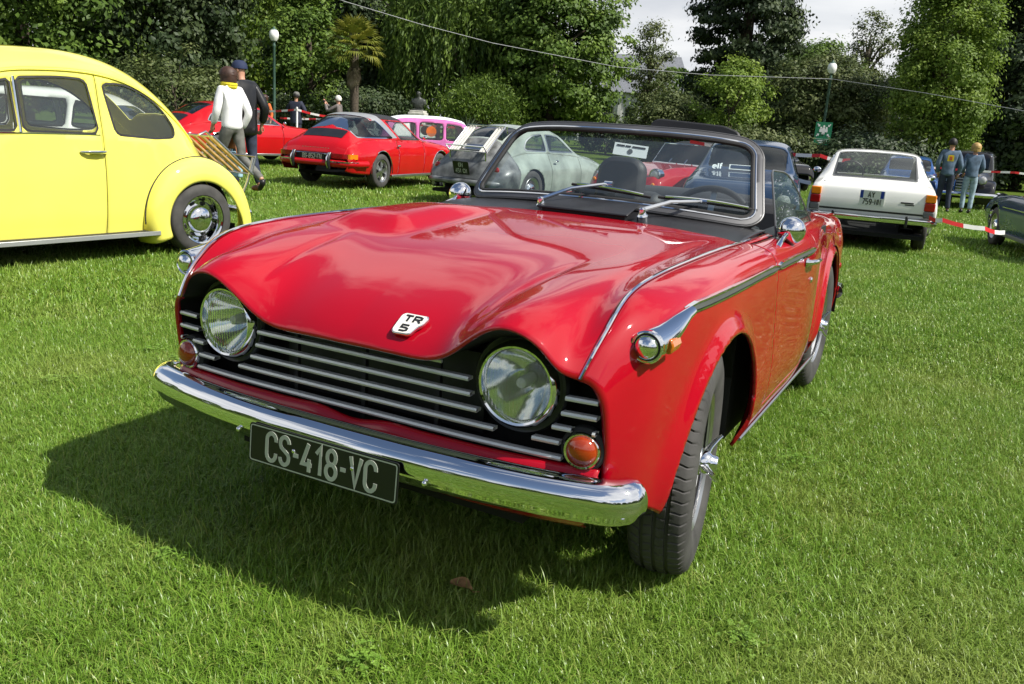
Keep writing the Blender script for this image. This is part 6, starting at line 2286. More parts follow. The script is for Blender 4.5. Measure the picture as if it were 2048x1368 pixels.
def willow(name, x, y, h, R, label, seed, n=420, m='leaf_willow', low=.8, size=.20):
    rng = np.random.default_rng(seed)
    t = tag(empty(name, (x, y, gz(x, y))), label, 'tree')
    pts, ax, tints = [], [], []
    for k in range(n):
        a = rng.uniform(0, 2 * math.pi)
        q = math.sqrt(rng.uniform(.05, 1))
        r = R * q
        zt = h * (1 - .42 * q ** 2.2) * rng.uniform(.80, 1.0)
        L = rng.uniform(.25, 1.0) * (zt - low) * (.45 + .55 * q)
        if L < .5:
            continue
        c = np.array([r * math.cos(a), r * math.sin(a)])
        cnt = int(L / .085)
        zz2 = zt - np.linspace(0, L, cnt)
        sw = rng.normal(0, .10, (cnt, 2)).cumsum(0) * .10
        base = np.stack([np.full(cnt, c[0]), np.full(cnt, c[1]), zz2], 1)
        base[:, :2] += sw + rng.normal(0, .10, (cnt, 2))
        pts.append(base)
        ax.append(np.tile([c[0] * .06, c[1] * .06, -1.0], (cnt, 1)))
        tints.append(np.full(cnt, rng.uniform(.05, .95)) + rng.normal(0, .1, cnt))
    # leafy dome on top
    C = []
    for k in range(170):
        a = rng.uniform(0, 2 * math.pi)
        q = math.sqrt(rng.uniform(0, 1)) * .95
        C.append((R * q * math.cos(a), R * q * math.sin(a), h * (1 - .42 * q ** 2.2) * rng.uniform(.80, 1.02)))
    C = np.array(C)
    idx = np.repeat(np.arange(len(C)), 60)
    D = C[idx] + rng.normal(size=(len(idx), 3)) * np.array([.42, .42, .30])
    pts.append(D)
    ax.append(rng.normal(size=(len(D), 3)) * .7 + np.array([0, 0, -.5]))
    tints.append(rng.uniform(.2, 1, len(C))[idx] + rng.normal(0, .12, len(idx)))
    P, A, T = np.concatenate(pts), np.concatenate(ax), np.concatenate(tints)
    V, F = leaf_cloud(P, size, rng, 0, .30, axis=A)
    crown_mesh('crown', V, F, T, m, t)
    b = B()
    b.tube([(0, 0, -.1), (.1, 0, h * .22), (.0, .1, h * .45)], [.55, .42, .30], 12)
    for k in range(9):
        a = 2 * math.pi * k / 9 + rng.uniform(-.2, .2)
        b.tube([(0, 0, h * .25), (R * .3 * math.cos(a), R * .3 * math.sin(a), h * .55), (R * .62 * math.cos(a), R * .62 * math.sin(a), h * .74)], [.22, .13, .05], 7)
    b.build('trunk', 'bark', t)
    return t
def cone(q):
    return max(.06, (1 - q) ** .75)
def column(q):
    return max(.10, math.sin(math.pi * min(1, q * .85 + .12)) ** .5 * .9)
def at_px(u, v, depth):
    """a point the given depth away along the photograph's line of sight"""
    M = cam.matrix_world
    return M @ Vector(((u - 1024) / 1731.46 * depth, -(v - 684) / 1731.46 * depth, -depth))
def spot(u, depth):
    p = at_px(u, 260, depth)
    return p.x, p.y
TREES = [
    # name, u, depth, height, crown radius, crown base, leaf, label, options
    ('broadleaf_tree', 60, 33, 11.5, 5.0, .6, 'leaf_green', 'large mid-green leafy tree above the roof of the yellow saloon', dict(seed=3, n_cl=300, per=150, spread=.70, size=.21)),
    ('yew_tree', 345, 34, 12.5, 3.1, .2, 'leaf_dark', 'tall very dark evergreen behind the tail of the yellow saloon', dict(seed=5, n_cl=330, per=150, spread=.55, profile=column, up=.1, size=.21)),
    ('low_shrub', 350, 28, 2.9, 2.0, .05, 'leaf_olive', 'low olive shrub just above the tail of the yellow saloon', dict(seed=55, n_cl=80, per=100, spread=.36, size=.12, trunk_r=.06)),
    ('broadleaf_tree', 520, 46, 15.5, 3.4, .8, 'leaf_bright', 'light green feathery tree behind the left street lamp', dict(seed=6, n_cl=300, per=130, spread=.6, size=.23)),
    ('broadleaf_tree', 618, 39, 6.8, 1.9, .4, 'leaf_green', 'rounded green tree between the left street lamp and the palm', dict(seed=7, n_cl=130, per=130, spread=.45, size=.18)),
    ('yew_tree', 770, 52, 17.0, 5.5, .2, 'leaf_dark', 'dark evergreen mass behind the fan palm', dict(seed=8, n_cl=420, per=140, spread=.8, profile=column, size=.27)),
    ('broadleaf_tree', 1095, 43, 9.6, 3.6, .9, 'leaf_green', 'spreading fresh green tree at the right side of the weeping willow', dict(seed=9, n_cl=330, per=150, spread=.55, flat=.5, size=.21)),
    ('cedar_tree', 1470, 50, 21.0, 3.7, .4, 'leaf_dark', 'towering dark conifer standing against the white sky', dict(seed=10, n_cl=560, per=150, spread=.6, profile=lambda q: max(.08, .95 - .50 * q), flat=.4, up=.2, trunk_r=.5, size=.23)),
    ('thin_tree', 1288, 60, 8.3, 1.8, 2.4, 'leaf_olive', 'small thin-crowned tree standing alone in the gap of sky', dict(seed=11, n_cl=80, per=80, spread=.5, flat=.5)),
    ('young_tree', 1455, 37, 4.6, 1.7, .8, 'leaf_bright', 'young yellow-green tree in front of the dark conifer', dict(seed=12, n_cl=110, per=80, spread=.32, size=.14, trunk_r=.07)),
    ('clipped_shrub', 1345, 39, 3.1, 2.2, .05, 'leaf_olive', 'broad olive shrub left of the young yellow-green tree', dict(seed=13, n_cl=130, per=130, spread=.36, size=.13, trunk_r=.07)),
    ('broadleaf_tree', 1650, 44, 5.7, 3.9, .1, 'leaf_olive', 'wide olive tree behind the green sign', dict(seed=14, n_cl=330, per=140, spread=.48, size=.17)),
    ('broadleaf_tree', 1610, 58, 7.9, 3.6, .6, 'leaf_green', 'mid-green tree to the right of the dark conifer', dict(seed=15, n_cl=200, per=130, spread=.6, size=.23)),
    ('thin_tree', 1712, 60, 10.2, 1.7, 5.4, 'leaf_olive', 'sparse tall tree with thin branches above the right street lamp', dict(seed=16, n_cl=60, per=60, spread=.42, flat=.6, bark='bark_pale', shell_=.1)),
    ('broadleaf_tree', 1868, 33, 8.2, 1.9, .3, 'leaf_bright', 'bright yellow-green upright tree above the denim couple', dict(seed=17, n_cl=260, per=190, spread=.42, size=.125, profile=column)),
    ('yew_tree', 2050, 38, 12.5, 2.8, .2, 'leaf_dark', 'dark tree filling the top right corner', dict(seed=18, n_cl=300, per=150, spread=.55, profile=column, size=.22)),
    ('yew_tree', 1930, 47, 11.0, 3.6, .1, 'leaf_dark', 'dark tree mass behind the denim couple', dict(seed=48, n_cl=300, per=140, spread=.7, profile=column, size=.25)),
    ('dark_shrub', 1215, 46, 2.0, 1.9, .05, 'leaf_dark', 'dark shrub in front of the pale building', dict(seed=20, n_cl=70, per=110, spread=.34, size=.14, trunk_r=.05)),
    ('dark_shrub', 1760, 33, 1.9, 3.2, .05, 'leaf_dark', 'dark shrub row behind the white coupe', dict(seed=21, n_cl=140, per=110, spread=.38, size=.14, trunk_r=.05)),
    ('dark_shrub', 690, 40, 2.3, 4.2, .05, 'leaf_dark', 'dark shrubs at the foot of the fan palm', dict(seed=22, n_cl=170, per=110, spread=.42, size=.15, trunk_r=.05)),
    ('olive_shrub', 1525, 34, 1.9, 2.4, .05, 'leaf_olive', 'olive shrub behind the windscreen corner', dict(seed=23, n_cl=110, per=110, spread=.36, size=.13, trunk_r=.05)),
]
for nm, u, dep, h, r, z0_, m_l, lab, kw in TREES:
    xx, yy = spot(u, dep)
    tree(nm, xx, yy, h, r, z0_, m_l, lab, **kw)
xx, yy = spot(930, 46)
willow('weeping_willow', xx, yy, 10.0, 4.6, 'big weeping willow with hanging strands in the middle of the background', 31, n=900, size=.26)
xx, yy = spot(960, 40)
willow('small_willow', xx, yy, 2.9, 1.6, 'low bright weeping shrub to the right of the bust', 32, n=150, low=.3, size=.17)
# fan palm ------------------------------------------------------------------
xx, yy = spot(706, 36)
pz = gz(xx, yy)
palm = tag(empty('fan_palm', (xx, yy, pz)), 'fan palm with yellowing fronds and a skirt of dead leaves', 'palm tree')
hp = at_px(706, 100, 36).z - pz
B().tube([(0, 0, -.1), (.05, 0, hp * .35), (.0, .03, hp * .7), (0, 0, hp)], [.20, .17, .19, .16], 12).build('trunk', 'bark', palm)
def frond_mesh(n, p, mt='leaf_palm', seed=0):
    rng = np.random.default_rng(seed)
    V, F, T = [], [], []
    V += [(-.012, 0, 0), (.012, 0, 0), (.010, .70, .06), (-.010, .70, .06)]
    F += [(0, 1, 2, 3)]
    for k in range(17):
        a = R_(-82 + 164 * k / 16)
        L = .62 * (1 - .18 * abs(math.sin(a))) * rng.uniform(.9, 1.1)
        c, s = math.sin(a), math.cos(a)
        o = len(V)
        q = .030
        V += [(0 + q * .2 * s, .70 - q * .2 * c, .06), (c * L * .6 + q * s, .70 + s * L * .6 - q * c, .085), (c * L, .70 + s * L, -.02 - .10 * rng.uniform(0, 1)), (c * L * .6 - q * s, .70 + s * L * .6 + q * c, .085)]
        F += [(o, o + 1, o + 2, o + 3)]
    ob = mo(n, V, F, mt, p, smooth=False)
    at = ob.data.attributes.new('tint', 'FLOAT', 'POINT')
    at.data.foreach_set('value', rng.uniform(.05, .95, len(V)).astype(np.float32) * .5 + rng.uniform(0, .5))
    return ob
rngp = np.random.default_rng(5)
for k in range(40):
    o = put('frond%d' % (k % 5), 'frond', lambda n, p: frond_mesh(n, p, 'leaf_palm', k), palm)
    a = k * 2.39996
    el_ = R_(78 - 105 * (k / 40) ** .9)
    o.location = (0, 0, hp - .05 + .10 * math.sin(el_))
    o.rotation_euler = (el_, 0, a)
    o.scale = (1.06, 1.06, 1.06)
for k in range(26):
    o = put('deadfrond%d' % (k % 3), 'dead_frond', lambda n, p: frond_mesh(n, p, 'leaf_dead', 90 + k), palm)
    a = k * 2.39996
    o.location = (0, 0, hp - .25 - .5 * (k / 26))
    o.rotation_euler = (R_(-78 + rngp.uniform(-8, 8)), 0, a)
    o.scale = (.55, .70, .55)
# spiky yucca by the willow ---------------------------------------------------
xx, yy = spot(935, 30)
yk = tag(empty('yucca_plant', (xx, yy, gz(xx, yy))), 'grey-green spiky yucca behind the grey coupe', 'plant')
B().tube([(0, 0, -.05), (.02, 0, .5), (0, .02, .95)], [.09, .07, .05], 8).build('stem', 'bark', yk)
leaf_mat('leaf_yucca', (.06, .085, .045), (.11, .14, .08), (.20, .23, .15), .1)
def yl(n, p):
    o = mo(n, [(-.018, 0, 0), (.018, 0, 0), (.014, .30, .03), (0, .62, -.02), (-.014, .30, .03)], [(0, 1, 2, 3, 4)], 'leaf_yucca', p, smooth=False)
    return o
for k in range(46):
    o = put('yuccaleaf', 'leaf', yl, yk)
    o.location = (0, 0, .90 + .1 * (k % 5) / 5)
    o.rotation_euler = (R_(75 - 85 * k / 46), 0, k * 2.39996)
# woodland further back on both sides of the gap of sky, and round the rest of the park
def wood(name, label, spots, hmin, hmax, r, n, size, m, seed):
    rng = np.random.default_rng(seed)
    Pw, Tw = [], []
    for cx, cy in spots:
        hh = rng.uniform(hmin, hmax)
        th = rng.uniform(0, 2 * math.pi, n)
        t = rng.uniform(0, 1, n)
        lump = 1 + .25 * np.sin(th * 3 + t * 9 + rng.uniform(0, 6))
        rr2 = r * np.sqrt(rng.uniform(.35, 1, n)) * np.sqrt(np.clip(1 - t ** 2.2, .03, 1)) * lump
        Pw.append(np.stack([cx + rr2 * np.cos(th), cy + rr2 * np.sin(th), hh * t], 1))
        Tw.append(np.clip(rng.uniform(0, 1) * .6 + .4 * (np.sin(th * 5 + t * 14) * .5 + .5) + rng.normal(0, .12, n), 0, 1))
    V, F = leaf_cloud(np.concatenate(Pw), size, rng, .3, .7)
    o = crown_mesh(name, V, F, np.concatenate(Tw), m, None)
    return tag(o, label, 'woodland', kind='stuff')
rngw = np.random.default_rng(78)
wood('left_woodland', 'dense wood closing the view behind the left-hand trees', [spot(u, d) for u, d in zip(np.linspace(-420, 1010, 26), rngw.uniform(60, 74, 26))], 13, 18, 4.4, 3000, .42, 'leaf_green', 80)
wood('right_woodland', 'dense wood closing the view behind the right-hand trees', [spot(u, d) for u, d in zip(np.linspace(1860, 2500, 12), rngw.uniform(52, 62, 12))], 11, 15, 3.8, 3000, .40, 'leaf_green', 81)
wood('low_woodland', 'low line of trees under the gap of sky', [spot(u, d) for u, d in zip(np.linspace(1340, 1860, 12), rngw.uniform(70, 76, 12))], 4.5, 6.5, 4.0, 2200, .36, 'leaf_green', 82)
ring_ = [(1.3 + rngw.uniform(46, 60) * math.cos(a), -2.3 + rngw.uniform(46, 60) * math.sin(a)) for a in np.linspace(R_(172), R_(410), 64)]
wood('park_woodland', 'belt of leafy trees around the rest of the park', ring_, 6, 12, 4.2, 2600, .60, 'leaf_green', 83)
# ================================================================== people
plain('skin', (.52, .27, .18), rough=.5, var=.08)
plain('hair_brown', (.050, .022, .014), rough=.6, var=.3, vscale=30)
plain('hair_dark', (.012, .010, .010), rough=.6, var=.3, vscale=30)
plain('hair_blond', (.42, .27, .09), rough=.6, var=.25, vscale=30)
plain('hair_white', (.70, .68, .63), rough=.7, var=.12, vscale=30)
plain('cloth_white', (.80, .80, .80), rough=.85, var=.06, vscale=12)
plain('cloth_grey', (.13, .13, .115), rough=.7, var=.25, vscale=12)
plain('cloth_navy', (.016, .020, .040), rough=.8, var=.25, vscale=12)
plain('cloth_denim', (.10, .15, .22), rough=.85, var=.3, vscale=10)
plain('cloth_pale_denim', (.30, .40, .48), rough=.85, var=.25, vscale=10)
plain('cloth_dark_denim', (.022, .030, .055), rough=.85, var=.3, vscale=10)
plain('cloth_taupe', (.16, .14, .13), rough=.85, var=.2, vscale=10)
plain('leather_black', (.010, .010, .011), rough=.32, var=.3, vscale=14, bump=.6, bscale=26)
plain('leather_brown', (.28, .10, .035), rough=.45, var=.25, vscale=18)
plain('boot_black', (.012, .012, .013), rough=.4, var=.2)
plain('scarf_yellow', (.62, .52, .02), rough=.9, var=.2, vscale=20)
plain('cap_navy', (.012, .022, .065), rough=.8, var=.2)
plain('plastic_blue', (.35, .55, .65), rough=.4, var=.1)
def skin_mesh(name, chains, m, parent, sub=2):
    """chains: lists of (x,y,z,radius or (rx,ry)); chains whose first point repeats an earlier point are joined there"""
    V, E, Rr, idx = [], [], [], {}
    for ch in chains:
        prev = None
        for p in ch:
            k = tuple(round(c, 4) for c in p[:3])
            if k not in idx:
                idx[k] = len(V)
                V.append(p[:3])
                r = p[3]
                Rr.append(r if hasattr(r, '__len__') else (r, r))
            i = idx[k]
            if prev is not None and prev != i:
                E.append((prev, i))
            prev = i
    me = bpy.data.meshes.new(name)
    me.from_pydata(V, E, [])
    me.materials.append(MATS[m])
    o = link(bpy.data.objects.new(name, me), parent)
    md = o.modifiers.new('skin', 'SKIN')
    md.use_smooth_shade = True
    me.skin_vertices[0].data[0].use_root = True
    for i, r in enumerate(Rr):
        me.skin_vertices[0].data[i].radius = r
    if sub:
        s = o.modifiers.new('sub', 'SUBSURF')
        s.levels = s.render_levels = sub
    return o
def person(loc, rz, h, label, P, top, legs, shoes, hair, hat=None, long_top=False, group=None, hairstyle='short'):
    """local: forward -y, left +x; joints for a 1.70 m figure then scaled"""
    t = tag(empty('person', loc, rz), label, 'person', group)
    k = h / 1.70
    t.scale = (k, k, k)
    pel, chest, neck = Vector((0, 0, .93)), Vector(P.get('chest', (0, -.01, 1.26))), Vector(P.get('neck', (0, -.01, 1.46)))
    hd = Vector(P.get('head', (0, -.03, 1.595)))
    look = P.get('look', 0.0)
    # body: one continuous skinned figure
    ch = [[(*pel, .085), (*((pel + chest) / 2), (.095, .075)), (*chest, (.12, .085)), (*neck, .052), (*(neck.lerp(hd, .45)), .055), (*hd, (.074, .086)), (*(hd + Vector((0, .005, .055))), (.062, .072))]]
    arms, lgs = {}, {}
    for s, n in ((1, 'l'), (-1, 'r')):
        sh = chest + Vector((s * .165, 0, .135))
        el = Vector(P.get('el_' + n, (s * .235, .03, 1.10)))
        wr = Vector(P.get('wr_' + n, (s * .25, -.06, .87)))
        hip = Vector((s * .085, 0, .89))
        kn = Vector(P.get('kn_' + n, (s * .095, -.02, .49)))
        an = Vector(P.get('an_' + n, (s * .095, .01, .085)))
        arms[n] = (sh, el, wr)
        lgs[n] = (hip, kn, an)
        d = (wr - el).normalized()
        hand = wr + d * .05
        ch.append([(*chest, (.12, .085)), (*sh, .045), (*el, .040), (*wr, .027), (*hand, (.036, .022)), (*(hand + d * .05), (.030, .018))])
        ch.append([(*pel, .085), (*hip, .066), (*kn, .046), (*an, .038)])
    skin_mesh('body', ch, 'skin', t)
    # fingers
    for n in 'lr':
        sh, el, wr = arms[n]
        d = (wr - el).normalized()
        side = d.cross(Vector((0, 1, 0)))
        side = side.normalized() if side.length > .01 else Vector((1, 0, 0))
        hand = wr + d * .085
        b = B()
        for q in range(4):
            p0 = hand + side * (-.027 + .018 * q)
            p1 = p0 + d * (.034 - .004 * abs(q - 1.2)) + Vector((0, -.006, 0))
            p2 = p1 + d * .020 + Vector((0, -.016, 0))
            b.tube([tuple(p0), tuple(p1), tuple(p2)], [.0088, .0082, .0065], 6)
        p0 = wr + d * .035 - side * .028
        b.tube([tuple(p0), tuple(p0 + d * .03 - side * .018), tuple(p0 + d * .055 - side * .016)], [.010, .009, .007], 6)
        b.build('fingers', 'skin', t)
    # face
    fw = Matrix.Rotation(look, 3, 'Z')
    B().ball(tuple(hd + fw @ Vector((0, -.092, -.008))), .017, 8, 6, (.8, 1, 1.4)).build('nose', 'skin', t)
    for s in (1, -1):
        B().ball(tuple(hd + fw @ Vector((s * .078, .01, .0))), .022, 8, 6, (.45, .8, 1.3)).build('ear', 'skin', t)
        B().ball(tuple(hd + fw @ Vector((s * .030, -.080, .018))), .010, 8, 6).build('eye', 'hair_dark', t)
    b = B()
    b.ball(tuple(hd + fw @ Vector((0, -.086, -.052))), .020, 8, 6, (1, .4, .35))
    b.build('mouth', 'orange_cloth', t)
    if hair:
        rng = np.random.default_rng(int(h * 1000))
        b = B()
        nn, mm = 22, 14
        V, F = [], []
        for i in range(mm + 1):
            ph = math.pi * .62 * i / mm
            for j in range(nn):
                th = 2 * math.pi * j / nn
                r = (.105 if hairstyle == 'short' else .128) + .005 * math.sin(j * 5 + i * 3)
                x, y, z = math.sin(ph) * math.cos(th), math.sin(ph) * math.sin(th), math.cos(ph)
                low = -.02 if hairstyle == 'short' else -.085
                face = max(0, -y) * (1 if i > mm * .55 else 0)
                zz2 = z * .118 + .012
                if zz2 < .03 and y < -.45:
                    zz2 = .035
                if hairstyle == 'bob' and i == mm and y > -.4:
                    zz2 = low
                V.append(tuple(hd + fw @ Vector((x * r * .90, y * r * 1.02 + .008, zz2))))
        for i in range(mm):
            for j in range(nn):
                F.append((i * nn + j, i * nn + (j + 1) % nn, (i + 1) * nn + (j + 1) % nn, (i + 1) * nn + j))
        b.add(V, F)
        b.build('hair', hair, t)
    if hat:
        b = B()
        b.lathe([(1e-5, .135), (.05, .130), (.088, .098), (.102, .045), (.104, .025)], 24, Matrix.Translation(hd) @ Matrix.Rotation(look, 4, 'Z') @ Matrix.Diagonal((.92, 1.05, 1, 1)))
        pk_ = [hd + fw @ Vector((.075 * math.sin(R_(a)), -.088 - .075 * math.cos(R_(a)), .030 - .012 * math.cos(R_(a)))) for a in range(-90, 91, 15)]
        V = [tuple(p) for p in pk_]
        b.add(V, [tuple(range(len(V)))])
        b.build('cap', hat, t)
    # clothing
    hem = .72 if long_top else .84
    bk = 1.22 if long_top else 1.0
    tc_ = [[(0, 0, hem, (.170 * bk, .135 * bk)), (*(Vector((0, 0, hem)).lerp(chest, .25)), (.168 * bk, .136 * bk)), (*(Vector((0, 0, hem)).lerp(chest, .55)), (.150 * bk, .122 * bk)), (*chest, (.172, .122 * bk)), (*(chest.lerp(neck, .75)), (.075, .07))]]
    for n in 'lr':
        sh, el, wr = arms[n]
        tc_.append([(*chest, (.172, .122 * bk)), (*sh, .072 * bk), (*el, .058 * bk), (*(el.lerp(wr, .93)), .045 * bk)])
    skin_mesh('jacket' if long_top else 'top', tc_, top, t)
    tr = [[(0, 0, 1.04, (.132, .105)), (0, 0, .97, (.150, .118)), (0, .004, .90, (.160, .130))]]
    for n in 'lr':
        hip, kn, an = lgs[n]
        tr.append([(0, .004, .90, (.160, .130)), (*hip, .098), (*(hip.lerp(kn, .5)), .084), (*kn, .066), (*(kn.lerp(an, .5)), .060), (*(kn.lerp(an, .96)), .054)])
    skin_mesh('trousers', tr, legs, t)
    for n in 'lr':
        hip, kn, an = lgs[n]
        d = (an - kn).normalized()
        f = Vector(P.get('toe_' + n, (0, -.17, -.045)))
        skin_mesh('shoe', [[(*(an - d * .03), .046), (*(an + Vector((0, .02, -.035))), .045), (*(an + f * .55 + Vector((0, 0, -.008))), (.040, .044)), (*(an + f), (.030, .036))]], shoes, t, 1)
    return t
def body_at(u, v, dep, h, z=None):
    p = at_px(u, v, dep)
    return (p.x, p.y, (p.z - h) if z is None else z)
# heading: rotate so that local -y points the way the person faces
def face_dir(dx, dy):
    return math.atan2(dx, -dy)
left_dir = (-math.cos(R_(27.4)), -math.sin(R_(27.4)))     # towards the left of the picture
away = (-math.sin(R_(27.4)), math.cos(R_(27.4)))
def mixd(l, a):
    return face_dir(left_dir[0] * l + away[0] * a, left_dir[1] * l + away[1] * a)
# strolling couple ------------------------------------------------------------
p = body_at(463, 135, 11.7, 1.68)
wom = person(p, mixd(.85, .52), 1.68, 'woman in white top, yellow scarf and grey trousers walking away', dict(kn_r=(-.09, .08, .50), an_r=(-.09, .50, .22), toe_r=(0, -.08, -.15), kn_l=(.09, -.17, .51), an_l=(.09, -.20, .085), el_r=(-.225, .09, 1.10), wr_r=(-.20, -.04, .88), el_l=(.225, -.05, 1.10), wr_l=(.20, -.16, .92), chest=(0, -.03, 1.26), neck=(0, -.05, 1.46), head=(0, -.08, 1.59)), 'cloth_white', 'cloth_grey', 'boot_black', 'hair_brown', hairstyle='bob')
b = B()
for k in range(2):
    b.tube([(.085 * math.cos(a) , -.055 + .085 * math.sin(a), 1.455 + .030 * k - .012 * math.sin(a)) for a in np.linspace(0, 2 * math.pi, 20, endpoint=False)], .030, 8, closed=True)
b.tube([(.06, -.13, 1.45), (.09, -.17, 1.32), (.11, -.18, 1.18), (.12, -.17, 1.05)], [.035, .040, .045, .040], 8, flat=.5)
b.build('scarf', 'scarf_yellow', wom)
p = body_at(488, 124, 12.1, 1.80)
man = person(p, mixd(.80, .60), 1.80, 'man in navy cap and black leather jacket walking beside the woman', dict(kn_r=(-.09, .04, .50), an_r=(-.09, .20, .10), kn_l=(.09, -.08, .50), an_l=(.09, -.10, .085), el_r=(-.26, .10, 1.12), wr_r=(-.26, .02, .90), el_l=(.25, .02, 1.10), wr_l=(.25, -.10, .88), chest=(0, -.03, 1.26), neck=(0, -.06, 1.46), head=(0, -.10, 1.59), look=.5), 'leather_black', 'cloth_dark_denim', 'leather_brown', None, 'cap_navy', True)
hb = tag(empty('handbag', (p[0] + .10, p[1] - .34, p[2] + .62)), 'tan leather shoulder bag hanging between the strolling couple', 'bag')
B().poly(round_poly([(-.10, .0), (.10, .0), (.085, .24), (-.085, .24)], .03), .09).build('pouch', 'leather_brown', hb, bevel=.02)
B().tube([(-.08, 0, .22), (-.03, 0, .46), (.0, 0, .72), (.03, 0, .46), (.08, 0, .22)], .009, 6).build('strap', 'leather_brown', hb)
B().tube([(.09, -.04, .12), (.12, -.05, .02), (.14, -.05, -.08)], [.012, .012, .004], 6).build('tassel', 'leather_brown', hb)
pb_ = tag(empty('carrier_bag', (p[0] + .02, p[1] - .22, p[2] + .22)), 'pale blue plastic carrier bag held low between the couple', 'bag')
B().poly(round_poly([(-.13, .0), (.13, .0), (.12, .30), (.05, .36), (-.05, .36), (-.12, .30)], .03), .08).build('sack', 'plastic_blue', pb_, bevel=.03)
B().tube([(-.05, 0, .35), (-.03, 0, .46), (.03, 0, .46), (.05, 0, .35)], .008, 6).build('handles', 'plastic_blue', pb_)
# behind the tape ---------------------------------------------------------------
p = body_at(592, 185, 27, 1.76)
person(p, mixd(-.2, .98), 1.76, 'man in dark navy coat and grey cap standing behind the white post', dict(el_l=(.30, -.02, 1.14), wr_l=(.20, -.16, 1.02), el_r=(-.30, -.02, 1.14), wr_r=(-.20, -.16, 1.02)), 'cloth_navy', 'cloth_dark_denim', 'boot_black', 'hair_dark', 'cloth_grey', True)
p = body_at(678, 192, 27, 1.72)
ph_ = person(p, mixd(1.0, .15), 1.72, 'white-haired person raising a camera behind the striped tape', dict(el_l=(.18, -.30, 1.22), wr_l=(.06, -.42, 1.46), el_r=(-.18, -.30, 1.22), wr_r=(-.06, -.42, 1.46)), 'cloth_taupe', 'cloth_dark_denim', 'boot_black', 'hair_white')
cm = tag(empty('photo_camera', (p[0] + left_dir[0] * .45, p[1] + left_dir[1] * .45, p[2] + 1.50), mixd(1.0, .15)), 'small dark camera held up by the white-haired person', 'camera')
B().box((0, 0, .03), (.11, .035, .07)).build('case', 'black_trim', cm, bevel=.006)
B().lathe([(.028, 0), (.028, .03), (.02, .034), (1e-5, .03)], 16, Matrix.Translation((0, -.016, .03)) @ FRONT).build('objective', 'black_satin', cm)
p = body_at(530, 190, 27.5, 1.66)
person(p, mixd(.3, -.9), 1.66, 'person in an orange top and sunglasses beyond the leather jacket', dict(), 'orange_cloth', 'cloth_dark_denim', 'boot_black', 'hair_brown', hairstyle='bob')
# denim couple --------------------------------------------------------------------
p = body_at(1908, 278, 20.8, 1.78)
m2 = person(p, mixd(-.35, .93), 1.78, 'dark-haired man in blue denim jacket with a bright patch on the back', dict(el_l=(.24, .05, 1.12), wr_l=(.20, -.06, .92), el_r=(-.25, .05, 1.12), wr_r=(-.22, -.08, .92), an_l=(.13, .02, .085), an_r=(-.13, .02, .085)), 'cloth_denim', 'cloth_dark_denim', 'boot_black', 'hair_dark')
B().poly(round_poly([(-.07, 1.20), (.07, 1.20), (.06, 1.34), (-.06, 1.34)], .02), .012, M=Matrix.Translation((0, .128, 0))).build('back_patch', 'yellow_plain', m2, smooth=False)
B().poly(round_poly([(-.03, 1.22), (.03, 1.22), (.03, 1.31), (-.03, 1.31)], .01), .016, M=Matrix.Translation((0, .130, 0))).build('patch_print', 'orange_cloth', m2, smooth=False)
p = body_at(1955, 287, 20.8, 1.68)
person(p, mixd(-.25, .96), 1.68, 'fair-haired woman in denim jacket and pale jeans', dict(el_l=(.23, .03, 1.12), wr_l=(.17, -.12, .98), el_r=(-.23, .03, 1.12), wr_r=(-.17, -.12, .98), an_l=(.09, .02, .085), an_r=(-.09, .02, .085)), 'cloth_denim', 'cloth_pale_denim', 'boot_black', 'hair_blond', hairstyle='bob')

# ================================================================== park furniture
plain('lamp_green', (.05, .10, .075), rough=.5, var=.15)
plain('globe_white', (.85, .86, .84), rough=.25, var=.03)
plain('stone', (.50, .49, .44), rough=.85, var=.15, vscale=8, bump=.3)
plain('bronze', (.060, .065, .060), rough=.45, var=.4, vscale=12)
plain('tape_red', (.60, .02, .025), rough=.5, var=.08)
plain('tape_white', (.80, .80, .78), rough=.5, var=.05)
plain('sign_green', (.010, .19, .085), rough=.5, var=.06)
plain('wall_pale', (.55, .56, .55), rough=.9, var=.10, vscale=3)
plain('slate', (.16, .17, .19), rough=.8, var=.15)
def street_lamp(u, vtop, dep, label):
    p = at_px(u, vtop, dep)
    z0 = gz(p.x, p.y)
    t = tag(empty('street_lamp', (p.x, p.y, z0)), label, 'lamp', 'park street lamps')
    h = p.z - z0
    B().lathe([(.16, -.05), (.16, .10), (.10, .20), (.085, .70), (.055, .85), (.048, h - .62), (.060, h - .60), (.060, h - .54), (.040, h - .50), (.05, h - .44), (.10, h - .40)], 20).build('post', 'lamp_green', t)
    B().lathe([(.09, h - .41), (.16, h - .30), (.175, h - .20), (.155, h - .09), (.10, h - .02)], 24).build('globe', 'globe_white', t)
    B().lathe([(.115, h - .04), (.09, h), (.04, h + .03), (.02, h + .08), (1e-5, h + .10)], 20).build('cap', 'lamp_green', t)
    return t
street_lamp(548, 58, 31, 'green street lamp with white globe left of the palm')
street_lamp(1666, 125, 33, 'green street lamp with white globe carrying the green sign')
